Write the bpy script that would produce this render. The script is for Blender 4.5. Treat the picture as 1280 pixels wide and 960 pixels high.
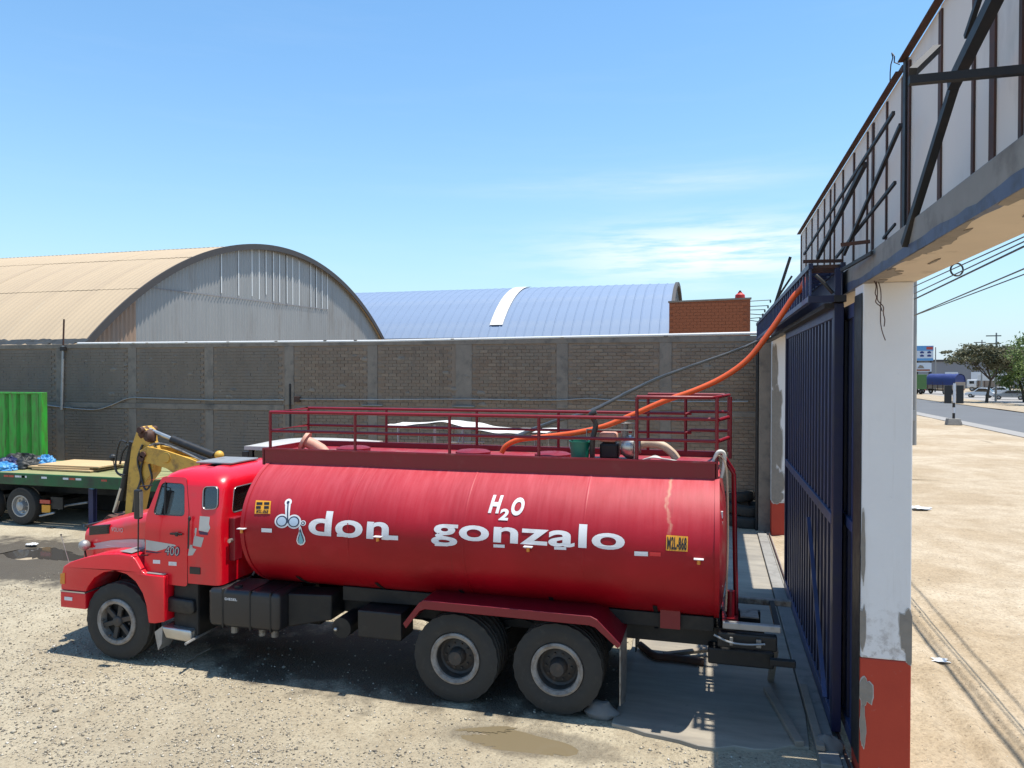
import bpy, bmesh, math, random
import numpy as np
from mathutils import Vector, Matrix, noise as mnoise
from mathutils.geometry import tessellate_polygon

R_ = random.Random(7)
SC = bpy.context.scene
COL = SC.collection
for o in list(bpy.data.objects):
    bpy.data.objects.remove(o)

# ------------------------------------------------------------------ camera
CAM_H = 4.2
FPX = 920.0
YAW = math.radians(15.3)
PIT = math.atan(15.0 / 920.0)
cam_d = bpy.data.cameras.new("camera")
cam = bpy.data.objects.new("camera", cam_d)
COL.objects.link(cam)
cam.location = (0, 0, CAM_H)
cam.rotation_euler = (math.pi / 2 - PIT, 0, YAW)
cam_d.sensor_width = 36.0
cam_d.lens = FPX / 1280.0 * 36.0
cam_d.clip_start = 0.05
cam_d.clip_end = 5000
SC.camera = cam
SC.render.resolution_x, SC.render.resolution_y = 1024, 768

# ------------------------------------------------------------------ sky, sun, exposure
SUN = Vector((0.233, 0.03, 1.0)).normalized()
SUN_EL = math.asin(SUN.z)
SUN_AZ = math.atan2(SUN.x, SUN.y)
world = bpy.data.worlds.new("World")
SC.world = world
world.use_nodes = True
wn, wl = world.node_tree.nodes, world.node_tree.links
wn.clear()
w_out = wn.new("ShaderNodeOutputWorld")
w_bg = wn.new("ShaderNodeBackground")
w_sky = wn.new("ShaderNodeTexSky")
w_sky.sky_type = 'NISHITA'
w_sky.sun_disc = False
w_sky.sun_elevation = SUN_EL
w_sky.sun_rotation = SUN_AZ
w_sky.altitude = 100
w_sky.air_density = 1.25
w_sky.dust_density = 0.6
w_sky.ozone_density = 1.6
w_bg.inputs[1].default_value = 0.12
# thin streaky clouds, in azimuth / elevation of the view direction
w_tc = wn.new("ShaderNodeTexCoord")
w_sep = wn.new("ShaderNodeSeparateXYZ")
wl.new(w_tc.outputs["Generated"], w_sep.inputs[0])
w_az = wn.new("ShaderNodeMath"); w_az.operation = 'ARCTAN2'
wl.new(w_sep.outputs[0], w_az.inputs[0]); wl.new(w_sep.outputs[1], w_az.inputs[1])
w_cmb = wn.new("ShaderNodeCombineXYZ")
wl.new(w_az.outputs[0], w_cmb.inputs[0]); wl.new(w_sep.outputs[2], w_cmb.inputs[1])


def wmath(op, a, b=None, c=None, clamp=False):
    n = wn.new("ShaderNodeMath"); n.operation = op; n.use_clamp = clamp
    for i, v in enumerate((a, b, c)):
        if v is None: continue
        if isinstance(v, (int, float)): n.inputs[i].default_value = v
        else: wl.new(v, n.inputs[i])
    return n.outputs[0]


def wnoise(sx, sy, detail, off):
    m = wn.new("ShaderNodeMapping"); m.inputs["Scale"].default_value = (sx, sy, 1)
    m.inputs["Location"].default_value = off
    wl.new(w_cmb.outputs[0], m.inputs[0])
    n = wn.new("ShaderNodeTexNoise"); n.inputs["Scale"].default_value = 1
    n.inputs["Detail"].default_value = detail; n.inputs["Roughness"].default_value = 0.6
    wl.new(m.outputs[0], n.inputs["Vector"])
    return n.outputs["Fac"]


def wblob(az, el, sa, se):
    a = wmath('DIVIDE', wmath('SUBTRACT', w_az.outputs[0], az), sa)
    e = wmath('DIVIDE', wmath('SUBTRACT', w_sep.outputs[2], el), se)
    d = wmath('ADD', wmath('MULTIPLY', a, a), wmath('MULTIPLY', e, e))
    return wmath('POWER', 2.718, wmath('MULTIPLY', d, -1.0))


cl1 = wnoise(7, 62, 7, (1.3, 0.4, 0))
cl2 = wnoise(3.0, 30, 5, (4.1, 2.2, 0))
b1 = wblob(0.0, 0.155, 0.17, 0.034)
b2 = wblob(-0.07, 0.243, 0.2, 0.017)
m1 = wmath('MULTIPLY', b1, wmath('MULTIPLY_ADD', cl1, 5.5, -2.05, True), None)
m2 = wmath('MULTIPLY', b2, wmath('MULTIPLY_ADD', cl2, 2.4, -0.85, True), None)
m3 = wmath('MULTIPLY', wmath('MULTIPLY_ADD', cl2, 2.4, -1.25, True), 0.045)
cm = wmath('ADD', wmath('ADD', wmath('MULTIPLY', m1, 0.9), wmath('MULTIPLY', m2, 0.42)), m3, None, True)
w_mix = wn.new("ShaderNodeMix"); w_mix.data_type = 'RGBA'
wl.new(cm, w_mix.inputs["Factor"])
# pale band of dusty air low over the horizon, all round
w_tint = wn.new("ShaderNodeMix"); w_tint.data_type = 'RGBA'; w_tint.blend_type = 'MULTIPLY'; w_tint.inputs["Factor"].default_value = 1.0
wl.new(w_sky.outputs[0], w_tint.inputs["A"]); w_tint.inputs["B"].default_value = (0.67, 1.0, 1.18, 1)
w_hz = wn.new("ShaderNodeMix"); w_hz.data_type = 'RGBA'
wl.new(wmath('MULTIPLY', wmath('POWER', 2.718, wmath('MULTIPLY', wmath('MAXIMUM', w_sep.outputs[2], 0.0), -6.5)), 0.9), w_hz.inputs["Factor"])
wl.new(w_tint.outputs["Result"], w_hz.inputs["A"]); w_hz.inputs["B"].default_value = (3.95, 4.6, 5.35, 1)
wl.new(w_hz.outputs["Result"], w_mix.inputs["A"])
w_mix.inputs["B"].default_value = (6.3, 6.45, 6.6, 1)
wl.new(w_mix.outputs["Result"], w_bg.inputs[0])
wl.new(w_bg.outputs[0], w_out.inputs[0])

sun_d = bpy.data.lights.new("sun", 'SUN')
sun_d.energy = 5.0
sun_d.angle = math.radians(0.53)
sun_d.color = (1.0, 0.94, 0.83)
sun_o = bpy.data.objects.new("sun", sun_d)
COL.objects.link(sun_o)
sun_o.rotation_euler = SUN.to_track_quat('Z', 'Y').to_euler()
sun_o.location = SUN * 60

SC.view_settings.view_transform = 'Standard'
SC.view_settings.look = 'None'
SC.view_settings.exposure = 0.6
SC.view_settings.gamma = 1.0
SC.render.engine = 'CYCLES'
SC.cycles.use_denoising = True
SC.cycles.max_bounces = 7
SC.cycles.transparent_max_bounces = 12

# ------------------------------------------------------------------ helpers
_F = Vector((-math.sin(YAW) * math.cos(PIT), math.cos(YAW) * math.cos(PIT), -math.sin(PIT)))
_R = Vector((math.cos(YAW), math.sin(YAW), 0))
_U = _R.cross(_F)


def at(u, v, X=None, Y=None, Z=None):
    """a sight line of the photograph met with a real plane of the place"""
    r = _F + (u - 640) / FPX * _R + (480 - v) / FPX * _U
    if X is not None: t = X / r.x
    elif Y is not None: t = Y / r.y
    else: t = (Z - CAM_H) / r.z
    return Vector((0, 0, CAM_H)) + r * t


OFF = {}


def V(*a): return Vector(a)


class MB:
    def __init__(s):
        s.v = []; s.f = []

    def add(s, vs, fs):
        n = len(s.v)
        s.v.extend(tuple(x) for x in vs)
        s.f.extend(tuple(i + n for i in f) for f in fs)
        return s

    def box(s, x0, x1, y0, y1, z0, z1):
        vs = [(x, y, z) for z in (z0, z1) for y in (y0, y1) for x in (x0, x1)]
        return s.add(vs, [(0, 2, 3, 1), (4, 5, 7, 6), (0, 1, 5, 4), (2, 6, 7, 3), (0, 4, 6, 2), (1, 3, 7, 5)])

    def obox(s, c, ax, ay, az):
        c, ax, ay, az = Vector(c), Vector(ax), Vector(ay), Vector(az)
        vs = [c + ax * i + ay * j + az * k for k in (-1, 1) for j in (-1, 1) for i in (-1, 1)]
        return s.add(vs, [(0, 2, 3, 1), (4, 5, 7, 6), (0, 1, 5, 4), (2, 6, 7, 3), (0, 4, 6, 2), (1, 3, 7, 5)])

    def bar(s, p, q, w, h=None, up=(0, 0, 1)):
        p, q = Vector(p), Vector(q); h = h or w
        d = q - p; L = d.length; d.normalize()
        up = Vector(up)
        if abs(d.dot(up)) > 0.97: up = Vector((1, 0, 0)) if abs(d.x) < 0.9 else Vector((0, 1, 0))
        a = d.cross(up).normalized(); b = a.cross(d).normalized()
        return s.obox((p + q) / 2, a * w / 2, d * L / 2, b * h / 2)

    def angle(s, p, q, w, t=0.008, up=(0, 0, 1), sx=1, sy=1):
        """an L section of steel"""
        p, q = Vector(p), Vector(q)
        d = (q - p).normalized(); up = Vector(up)
        if abs(d.dot(up)) > 0.97: up = Vector((1, 0, 0))
        a = d.cross(up).normalized() * sx; b = a.cross(d).normalized() * sy
        s.obox((p + q) / 2 + a * (w - t) / 2, a * w / 2, (q - p) / 2, b * t / 2)
        s.obox((p + q) / 2 + b * w / 2, a * t / 2, (q - p) / 2, b * (w - t) / 2)
        return s

    def tube(s, pts, r, n=8, closed=False, caps=True):
        pts = [Vector(p) for p in pts]
        m = len(pts); base = len(s.v)
        ref = None
        for i, p in enumerate(pts):
            a = pts[(i - 1) % m] if (closed or i > 0) else p
            b = pts[(i + 1) % m] if (closed or i < m - 1) else p
            d = (b - a).normalized()
            if ref is None:
                up = Vector((0, 0, 1)) if abs(d.z) < 0.9 else Vector((1, 0, 0))
                ref = d.cross(up).normalized()
            else:
                ref = (ref - d * ref.dot(d)).normalized()
            c = d.cross(ref)
            rr = r[i] if isinstance(r, (list, tuple)) else r
            for k in range(n):
                t = 2 * math.pi * k / n
                s.v.append(tuple(p + ref * (rr * math.cos(t)) + c * (rr * math.sin(t))))
        for i in range(m if closed else m - 1):
            for k in range(n):
                a = base + i * n + k; b = base + i * n + (k + 1) % n
                c = base + ((i + 1) % m) * n + (k + 1) % n; d = base + ((i + 1) % m) * n + k
                s.f.append((a, b, c, d))
        if caps and not closed:
            s.f.append(tuple(base + k for k in range(n))[::-1])
            s.f.append(tuple(base + (m - 1) * n + k for k in range(n)))
        return s

    def cyl(s, p, q, r, r2=None, n=16):
        return s.tube([p, q], [r, r if r2 is None else r2], n)

    def lathe(s, prof, c, axis=(0, 1, 0), n=32, closed=False):
        """prof: list of (radius, offset along the axis)"""
        c, d = Vector(c), Vector(axis).normalized()
        up = Vector((0, 0, 1)) if abs(d.z) < 0.9 else Vector((1, 0, 0))
        a = d.cross(up).normalized(); b = a.cross(d)
        base = len(s.v)
        for r, t in prof:
            for k in range(n):
                w = 2 * math.pi * k / n
                s.v.append(tuple(c + d * t + a * (max(r, 1e-4) * math.cos(w)) + b * (max(r, 1e-4) * math.sin(w))))
        m = len(prof)
        for i in range(m if closed else m - 1):
            for k in range(n):
                j = (i + 1) % m
                s.f.append((base + i * n + k, base + i * n + (k + 1) % n, base + j * n + (k + 1) % n, base + j * n + k))
        return s

    def prism(s, pts, ext, holes=()):
        """polygon (3D points, planar) pushed along ext, holes cut through it"""
        loops = [[Vector(p) for p in pts]] + [[Vector(p) for p in h] for h in holes]
        tris = tessellate_polygon(loops)
        flat = [p for l in loops for p in l]
        n = len(flat); base = len(s.v); e = Vector(ext)
        s.v.extend(tuple(p) for p in flat)
        s.v.extend(tuple(p + e) for p in flat)
        for t in tris:
            s.f.append(tuple(base + i for i in t)); s.f.append(tuple(base + n + i for i in t[::-1]))
        k = 0
        for l in loops:
            m = len(l)
            for i in range(m):
                a = base + k + i; b = base + k + (i + 1) % m
                s.f.append((a, b, b + n, a + n))
            k += m
        return s

    def grid(s, fn, nu, nv):
        base = len(s.v)
        for j in range(nv + 1):
            for i in range(nu + 1):
                s.v.append(tuple(fn(i / nu, j / nv)))
        w = nu + 1
        for j in range(nv):
            for i in range(nu):
                a = base + j * w + i
                s.f.append((a, a + 1, a + w + 1, a + w))
        return s

    def ball(s, c, r, n=12, m=8, sc=(1, 1, 1), jit=0.0, rnd=None):
        c = Vector(c); base = len(s.v)
        for j in range(1, m):
            for i in range(n):
                t = math.pi * j / m; p = 2 * math.pi * i / n
                k = 1 + (rnd.uniform(-jit, jit) if rnd else 0)
                s.v.append((c.x + r * sc[0] * k * math.sin(t) * math.cos(p), c.y + r * sc[1] * k * math.sin(t) * math.sin(p), c.z + r * sc[2] * k * math.cos(t)))
        s.v.append((c.x, c.y, c.z + r * sc[2])); s.v.append((c.x, c.y, c.z - r * sc[2]))
        top = len(s.v) - 2; bot = top + 1
        for j in range(m - 2):
            for i in range(n):
                s.f.append((base + j * n + i, base + (j + 1) * n + i, base + (j + 1) * n + (i + 1) % n, base + j * n + (i + 1) % n))
        for i in range(n):
            s.f.append((top, base + i, base + (i + 1) % n))
            s.f.append((bot, base + (m - 2) * n + (i + 1) % n, base + (m - 2) * n + i))
        return s

    def mesh(s, name, off=(0, 0, 0), smooth=None, bevel=0.0, seg=2, fix=True):
        me = bpy.data.meshes.new(name)
        v = np.array(s.v, dtype=np.float64).reshape(-1, 3) - np.array(off)
        me.from_pydata(v.tolist(), [], s.f)
        if fix or bevel:
            bm = bmesh.new(); bm.from_mesh(me)
            if fix: bmesh.ops.recalc_face_normals(bm, faces=bm.faces)
            if bevel:
                es = [e for e in bm.edges if len(e.link_faces) == 2 and e.calc_face_angle(0) > math.radians(25)]
                bmesh.ops.bevel(bm, geom=es, offset=bevel, segments=seg, profile=0.5, affect='EDGES', clamp_overlap=True)
            bm.to_mesh(me); bm.free()
        if smooth:
            me.polygons.foreach_set("use_smooth", [True] * len(me.polygons))
            me.set_sharp_from_angle(angle=math.radians(smooth))
        me.update()
        return me

    def build(s, name, mat, parent=None, smooth=None, bevel=0.0, seg=2, label=None, kind=None, fix=True):
        off = OFF.get(parent, V(0, 0, 0)) if parent is not None else V(0, 0, 0)
        me = s.mesh(name, off, smooth, bevel, seg, fix)
        return link(name, me, mat, parent, label, kind, off)


def link(name, me, mat, parent=None, label=None, kind=None, off=None):
    o = bpy.data.objects.new(name, me)
    COL.objects.link(o)
    if mat is not None and len(me.materials) == 0: me.materials.append(mat)
    if parent is not None:
        o.parent = parent
        OFF[o] = off if off is not None else OFF.get(parent, V(0, 0, 0))
    else:
        OFF[o] = V(0, 0, 0)
    if label: o["label"] = label
    if kind: o["kind"] = kind
    return o


def thing(name, label, cat, loc=(0, 0, 0), rz=0.0, group=None, local=False):
    o = bpy.data.objects.new(name, None)
    COL.objects.link(o)
    o.empty_display_size = 0.2
    o.location = loc; o.rotation_euler = (0, 0, rz)
    o["label"] = label; o["category"] = cat
    if group: o["group"] = group
    OFF[o] = V(0, 0, 0) if local else Vector(loc)
    return o


def tag(o, label, cat, group=None):
    o["label"] = label; o["category"] = cat
    if group: o["group"] = group
    return o


def rebase(o):
    """put the origin of a one-mesh thing at the middle of its base"""
    me = o.data
    co = np.empty(len(me.vertices) * 3); me.vertices.foreach_get("co", co); co = co.reshape(-1, 3)
    c = (co.min(0) + co.max(0)) / 2; c[2] = co[:, 2].min()
    me.vertices.foreach_set("co", (co - c).ravel()); o.location = Vector(o.location) + Vector(c.tolist()); me.update()
    return o


def kids(o): return [c for c in bpy.data.objects if c.parent == o]


def dup(root, loc, rz, label):
    ch = [c for c in bpy.data.objects if c.parent == root]
    r = root.copy(); COL.objects.link(r); r.location = loc; r.rotation_euler = (0, 0, rz); r["label"] = label
    for c in ch:
        c2 = c.copy(); COL.objects.link(c2); c2.parent = r
        for g in [g for g in bpy.data.objects if g.parent == c]:
            g2 = g.copy(); COL.objects.link(g2); g2.parent = c2
    return r


# ------------------------------------------------------------------ materials
MATS = {}


class NT:
    def __init__(s, m):
        s.n = m.node_tree.nodes; s.l = m.node_tree.links

    def put(s, node, idx, val):
        sock = node.inputs[idx]
        if hasattr(val, "is_output"): s.l.new(val, sock)
        elif val is not None:
            if hasattr(sock.default_value, "__len__") and isinstance(val, (int, float)): val = (val,) * len(sock.default_value)
            sock.default_value = val if not (isinstance(val, tuple) and len(val) == 3 and len(sock.default_value) == 4) else (*val, 1)

    def math(s, op, a, b=None, c=None, clamp=False):
        n = s.n.new("ShaderNodeMath"); n.operation = op; n.use_clamp = clamp
        for i, v in enumerate((a, b, c)):
            if v is not None: s.put(n, i, v)
        return n.outputs[0]

    def coord(s, scale=(1, 1, 1), which="Object", loc=(0, 0, 0), rot=(0, 0, 0)):
        t = s.n.new("ShaderNodeTexCoord"); m = s.n.new("ShaderNodeMapping")
        m.inputs["Scale"].default_value = scale; m.inputs["Location"].default_value = loc; m.inputs["Rotation"].default_value = rot
        s.l.new(t.outputs[which], m.inputs[0]); return m.outputs[0]

    def world(s, scale=(1, 1, 1), loc=(0, 0, 0)):
        g = s.n.new("ShaderNodeNewGeometry"); m = s.n.new("ShaderNodeMapping")
        m.inputs["Scale"].default_value = scale; m.inputs["Location"].default_value = loc
        s.l.new(g.outputs["Position"], m.inputs[0]); return m.outputs[0]

    def noise(s, vec, scale, detail=4, rough=0.55, dist=0.0):
        n = s.n.new("ShaderNodeTexNoise"); s.l.new(vec, n.inputs["Vector"])
        n.inputs["Scale"].default_value = scale; n.inputs["Detail"].default_value = detail
        n.inputs["Roughness"].default_value = rough; n.inputs["Distortion"].default_value = dist
        return n.outputs["Fac"]

    def vor(s, vec, scale, feat='F1'):
        n = s.n.new("ShaderNodeTexVoronoi"); n.feature = feat; s.l.new(vec, n.inputs["Vector"])
        n.inputs["Scale"].default_value = scale; return n

    def ramp(s, fac, stops):
        n = s.n.new("ShaderNodeValToRGB"); s.l.new(fac, n.inputs[0])
        e = n.color_ramp.elements
        while len(e) < len(stops): e.new(0.5)
        for i, (p, c) in enumerate(stops):
            e[i].position = p; e[i].color = (*c, 1) if hasattr(c, "__len__") else (c, c, c, 1)
        return n.outputs[0]

    def mix(s, fac, a, b, mode='MIX'):
        n = s.n.new("ShaderNodeMix"); n.data_type = 'RGBA'; n.blend_type = mode
        s.put(n, "Factor", fac)
        for k, v in (("A", a), ("B", b)):
            if hasattr(v, "is_output"): s.l.new(v, n.inputs[k])
            else: n.inputs[k].default_value = (*v, 1) if len(v) == 3 else v
        return n.outputs["Result"]

    def bump(s, h, strength, dist=0.02, normal=None):
        n = s.n.new("ShaderNodeBump"); n.inputs["Strength"].default_value = strength; n.inputs["Distance"].default_value = dist
        s.l.new(h, n.inputs["Height"])
        if normal is not None: s.l.new(normal, n.inputs["Normal"])
        return n.outputs[0]


def base_mat(name):
    m = bpy.data.materials.new(name); m.use_nodes = True
    b = m.node_tree.nodes["Principled BSDF"]
    MATS[name] = m
    return m, NT(m), b


LIT = dict(red_paint=0.95, roof_tan=0.74, roof_blue=0.82, patch_grey=1.0, sheet_grey=0.85, canvas_white=0.72, wall_brick=1.0, concrete_dark=0.95, mortar=1.1,
           gate_blue=0.42, digger_yellow=1.1, gate_blue_light=0.9, plaster_tan=0.9, sign_back=1.1, dark_steel=0.7, rusty_steel=1.15, wall_render=1.0, shoulder=0.62, asphalt=0.85, trailer_green=0.55, panel_green=0.7,
           chassis_black=0.36, black_metal=0.5, tank_black=0.55, black_plastic=0.6, rim_paint=0.62, dark_red_paint=0.8, chalk_red=0.85, decal_white=0.85)


def simple(name, col, rough=0.6, metal=0.0, var=0.25, scale=6.0, bump=0.15, dirt=None, dirt_amt=0.0, coat=0.0, spec=0.5, stretch=(1, 1, 1)):
    m, t, b = base_mat(name)
    q = LIT.get(name, 0.78); col = tuple(c * q for c in col)
    if dirt is not None: dirt = tuple(c * q for c in dirt)
    vec = t.coord(stretch)
    n1 = t.noise(vec, scale, 6)
    n2 = t.noise(vec, scale * 0.23, 3)
    k = t.math('MULTIPLY_ADD', t.math('ADD', n1, n2), var, 1 - var)
    c = t.mix(1.0, col, k, 'MULTIPLY')
    if dirt is not None:
        d = t.noise(vec, scale * 0.6, 7, 0.65)
        c = t.mix(t.math('MULTIPLY_ADD', d, 4.0, -2.4 + dirt_amt * 2.0, True), c, dirt)
    t.l.new(c, b.inputs["Base Color"])
    t.l.new(t.math('MULTIPLY_ADD', n1, 0.25, rough - 0.12, True), b.inputs["Roughness"])
    b.inputs["Metallic"].default_value = metal
    b.inputs["Coat Weight"].default_value = coat
    b.inputs["Specular IOR Level"].default_value = spec
    if bump: t.l.new(t.bump(n1, bump, 0.01), b.inputs["Normal"])
    return m


simple("red_paint", (0.66, 0.0025, 0.015), 0.32, var=0.10, scale=3, bump=0.02, coat=0.4, dirt=(0.48, 0.03, 0.035), dirt_amt=0.1)
simple("dark_red_paint", (0.22, 0.003, 0.013), 0.42, var=0.2, scale=8, bump=0.05, dirt=(0.24, 0.03, 0.035), dirt_amt=0.06)
simple("chalk_red", (0.30, 0.012, 0.024), 0.55, var=0.25, scale=5, bump=0.06, dirt=(0.30, 0.13, 0.11), dirt_amt=0.2)
simple("black_metal", (0.018, 0.018, 0.02), 0.5, var=0.4, scale=9, bump=0.1, dirt=(0.07, 0.06, 0.05), dirt_amt=0.12)
simple("chassis_black", (0.014, 0.014, 0.015), 0.6, var=0.5, scale=7, bump=0.15, dirt=(0.06, 0.05, 0.042), dirt_amt=0.2)
simple("black_plastic", (0.02, 0.02, 0.022), 0.42, var=0.3, scale=12, bump=0.05)
simple("tank_black", (0.030, 0.030, 0.034), 0.38, var=0.25, scale=5, bump=0.04, dirt=(0.10, 0.09, 0.08), dirt_amt=0.08)
simple("rubber", (0.050, 0.046, 0.041), 0.8, var=0.35, scale=14, bump=0.2, dirt=(0.085, 0.075, 0.06), dirt_amt=0.08, spec=0.3)
simple("rim_paint", (0.42, 0.38, 0.34), 0.55, var=0.35, scale=10, bump=0.1, dirt=(0.14, 0.09, 0.06), dirt_amt=0.32)
simple("rim_dark", (0.045, 0.04, 0.037), 0.6, var=0.4, scale=10, bump=0.1, dirt=(0.13, 0.08, 0.05), dirt_amt=0.2)
simple("silver", (0.62, 0.61, 0.58), 0.32, 0.85, var=0.25, scale=10, bump=0.1)
simple("galvanised", (0.42, 0.42, 0.42), 0.45, 0.5, var=0.3, scale=6, bump=0.06, dirt=(0.25, 0.21, 0.17), dirt_amt=0.1)
simple("white_paint", (0.72, 0.72, 0.71), 0.5, var=0.1, scale=4, bump=0.05)
simple("decal_white", (0.78, 0.78, 0.80), 0.35, var=0.12, scale=5, bump=0.0, dirt=(0.5, 0.44, 0.43), dirt_amt=0.1)
simple("decal_grey", (0.55, 0.53, 0.5), 0.4, var=0.2, scale=6, bump=0.0)
simple("decal_navy", (0.035, 0.045, 0.09), 0.4, var=0.1, scale=6, bump=0.0)
simple("decal_aqua", (0.18, 0.47, 0.55), 0.35, var=0.15, scale=12, bump=0.0)
simple("decal_sky", (0.50, 0.62, 0.76), 0.35, var=0.1, scale=12, bump=0.0)
simple("decal_black", (0.014, 0.012, 0.014), 0.4, var=0.1, scale=6, bump=0.0)
simple("decal_violet", (0.05, 0.015, 0.07), 0.4, var=0.1, scale=6, bump=0.0)
simple("plate_yellow", (0.80, 0.36, 0.02), 0.4, var=0.15, scale=12, bump=0.0, dirt=(0.45, 0.2, 0.03), dirt_amt=0.1)
simple("orange_hose", (0.80, 0.115, 0.02), 0.42, var=0.15, scale=6, bump=0.05, dirt=(0.6, 0.2, 0.1), dirt_amt=0.08)
simple("black_hose", (0.03, 0.03, 0.03), 0.45, var=0.3, scale=8, bump=0.05)
simple("tan_hose", (0.62, 0.47, 0.34), 0.55, var=0.2, scale=14, bump=0.1)
simple("salmon_pipe", (0.66, 0.34, 0.25), 0.6, var=0.2, scale=9, bump=0.1)
simple("green_plastic", (0.01, 0.20, 0.13), 0.4, var=0.15, scale=9, bump=0.02)
simple("cast_metal", (0.30, 0.29, 0.27), 0.5, 0.5, var=0.5, scale=16, bump=0.3, dirt=(0.08, 0.06, 0.05), dirt_amt=0.25)
simple("wood_plank", (0.30, 0.25, 0.20), 0.8, var=0.4, scale=5, bump=0.3, stretch=(1, 8, 8))
simple("deck_wood", (0.30, 0.30, 0.13), 0.8, var=0.5, scale=4, bump=0.3, stretch=(0.6, 6, 6), dirt=(0.14, 0.15, 0.07), dirt_amt=0.2)
simple("plywood", (0.60, 0.42, 0.22), 0.7, var=0.25, scale=3, bump=0.08, stretch=(1, 5, 5))
simple("trailer_green", (0.012, 0.17, 0.05), 0.5, var=0.3, scale=4, bump=0.1, dirt=(0.05, 0.06, 0.04), dirt_amt=0.3)
simple("panel_green", (0.05, 0.50, 0.05), 0.5, var=0.25, scale=3, bump=0.08, dirt=(0.12, 0.13, 0.04), dirt_amt=0.30, stretch=(4, 4, 0.8))
simple("blue_tarp", (0.07, 0.30, 0.62), 0.45, var=0.35, scale=7, bump=0.5)
simple("navy_tarp", (0.025, 0.03, 0.11), 0.5, var=0.5, scale=7, bump=0.6)
simple("dark_tarp", (0.02, 0.022, 0.02), 0.6, var=0.5, scale=7, bump=0.7)
simple("digger_yellow", (0.52, 0.30, 0.045), 0.5, var=0.25, scale=6, bump=0.1, dirt=(0.12, 0.06, 0.03), dirt_amt=0.18)
simple("canvas_white", (0.80, 0.79, 0.75), 0.6, var=0.12, scale=4, bump=0.3)
simple("concrete", (0.29, 0.275, 0.25), 0.85, var=0.45, scale=5, bump=0.35, dirt=(0.15, 0.135, 0.12), dirt_amt=0.18)
simple("wall_render", (0.190, 0.153, 0.120), 0.95, var=0.45, scale=3, bump=0.5, dirt=(0.16, 0.145, 0.13), dirt_amt=0.15, stretch=(1, 1, 0.5))
simple("concrete_dark", (0.235, 0.195, 0.157), 0.9, var=0.5, scale=4, bump=0.35, dirt=(0.10, 0.09, 0.08), dirt_amt=0.2)
simple("mortar", (0.215, 0.163, 0.122), 0.95, var=0.4, scale=9, bump=0.4)
simple("plaster_tan", (0.62, 0.52, 0.40), 0.85, var=0.2, scale=4, bump=0.12, dirt=(0.24, 0.18, 0.12), dirt_amt=0.06)
simple("chip_edge", (0.50, 0.47, 0.43), 0.9, var=0.3, scale=20, bump=0.4)
simple("patch_grey", (0.22, 0.195, 0.165), 0.95, var=0.4, scale=16, bump=0.7)
simple("paint_blue_flake", (0.085, 0.11, 0.18), 0.6, var=0.4, scale=8, bump=0.3, dirt=(0.05, 0.045, 0.04), dirt_amt=0.25)
simple("gate_blue", (0.010, 0.018, 0.10), 0.42, var=0.3, scale=4, bump=0.06, dirt=(0.035, 0.04, 0.07), dirt_amt=0.22)
simple("gate_blue_light", (0.045, 0.065, 0.16), 0.42, var=0.3, scale=5, bump=0.06, dirt=(0.06, 0.06, 0.08), dirt_amt=0.22)
simple("rusty_steel", (0.065, 0.026, 0.016), 0.75, var=0.5, scale=10, bump=0.3, dirt=(0.035, 0.022, 0.018), dirt_amt=0.3)
simple("dark_steel", (0.020, 0.019, 0.020), 0.6, var=0.5, scale=8, bump=0.2, dirt=(0.06, 0.04, 0.03), dirt_amt=0.15)
simple("sign_back", (0.62, 0.56, 0.51), 0.7, var=0.12, scale=2.5, bump=0.05, dirt=(0.42, 0.37, 0.33), dirt_amt=0.1, stretch=(1, 1, 0.4))
simple("roof_tan", (0.50, 0.385, 0.255), 0.75, var=0.18, scale=0.6, bump=0.05, dirt=(0.42, 0.32, 0.22), dirt_amt=0.14, stretch=(1.6, 0.35, 0.35))
simple("sheet_grey", (0.34, 0.34, 0.335), 0.5, 0.25, var=0.22, scale=0.7, bump=0.03, dirt=(0.27, 0.25, 0.23), dirt_amt=0.12, stretch=(1, 2.5, 0.5))
simple("sheet_rust", (0.36, 0.25, 0.18), 0.7, 0.1, var=0.3, scale=1.2, bump=0.05, dirt=(0.30, 0.29, 0.28), dirt_amt=0.2, stretch=(1, 2.5, 0.4))
simple("sheet_light", (0.72, 0.74, 0.74), 0.4, var=0.1, scale=2, bump=0.02)
simple("edge_dark", (0.06, 0.055, 0.055), 0.7, var=0.3, scale=3, bump=0.1)
simple("roof_blue", (0.19, 0.265, 0.40), 0.72, var=0.2, scale=0.5, bump=0.03, dirt=(0.25, 0.31, 0.41), dirt_amt=0.16)
simple("roof_white", (0.75, 0.72, 0.66), 0.5, var=0.1, scale=1, bump=0.02)
simple("brick_orange", (0.36, 0.105, 0.04), 0.8, var=0.2, scale=1.2, bump=0.1, dirt=(0.30, 0.10, 0.05), dirt_amt=0.1)
simple("brick_joint", (0.31, 0.095, 0.042), 0.9, var=0.2, scale=4, bump=0.1)
simple("red_plastic", (0.55, 0.03, 0.02), 0.5, var=0.1, scale=6, bump=0.0)
simple("asphalt", (0.115, 0.118, 0.125), 0.85, var=0.3, scale=1.2, bump=0.2)
simple("shoulder", (0.40, 0.38, 0.36), 0.9, var=0.2, scale=0.5, bump=0.2)
simple("road_paint", (0.6, 0.6, 0.58), 0.7, var=0.25, scale=3, bump=0.0)
simple("rock", (0.20, 0.19, 0.18), 0.95, var=0.5, scale=7, bump=0.6)
simple("bark", (0.10, 0.075, 0.055), 0.95, var=0.5, scale=6, bump=0.5)
simple("car_white", (0.75, 0.75, 0.75), 0.3, var=0.05, scale=3, bump=0.0, coat=0.5)
simple("car_silver", (0.40, 0.41, 0.42), 0.35, 0.3, var=0.05, scale=3, bump=0.0, coat=0.5)
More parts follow.
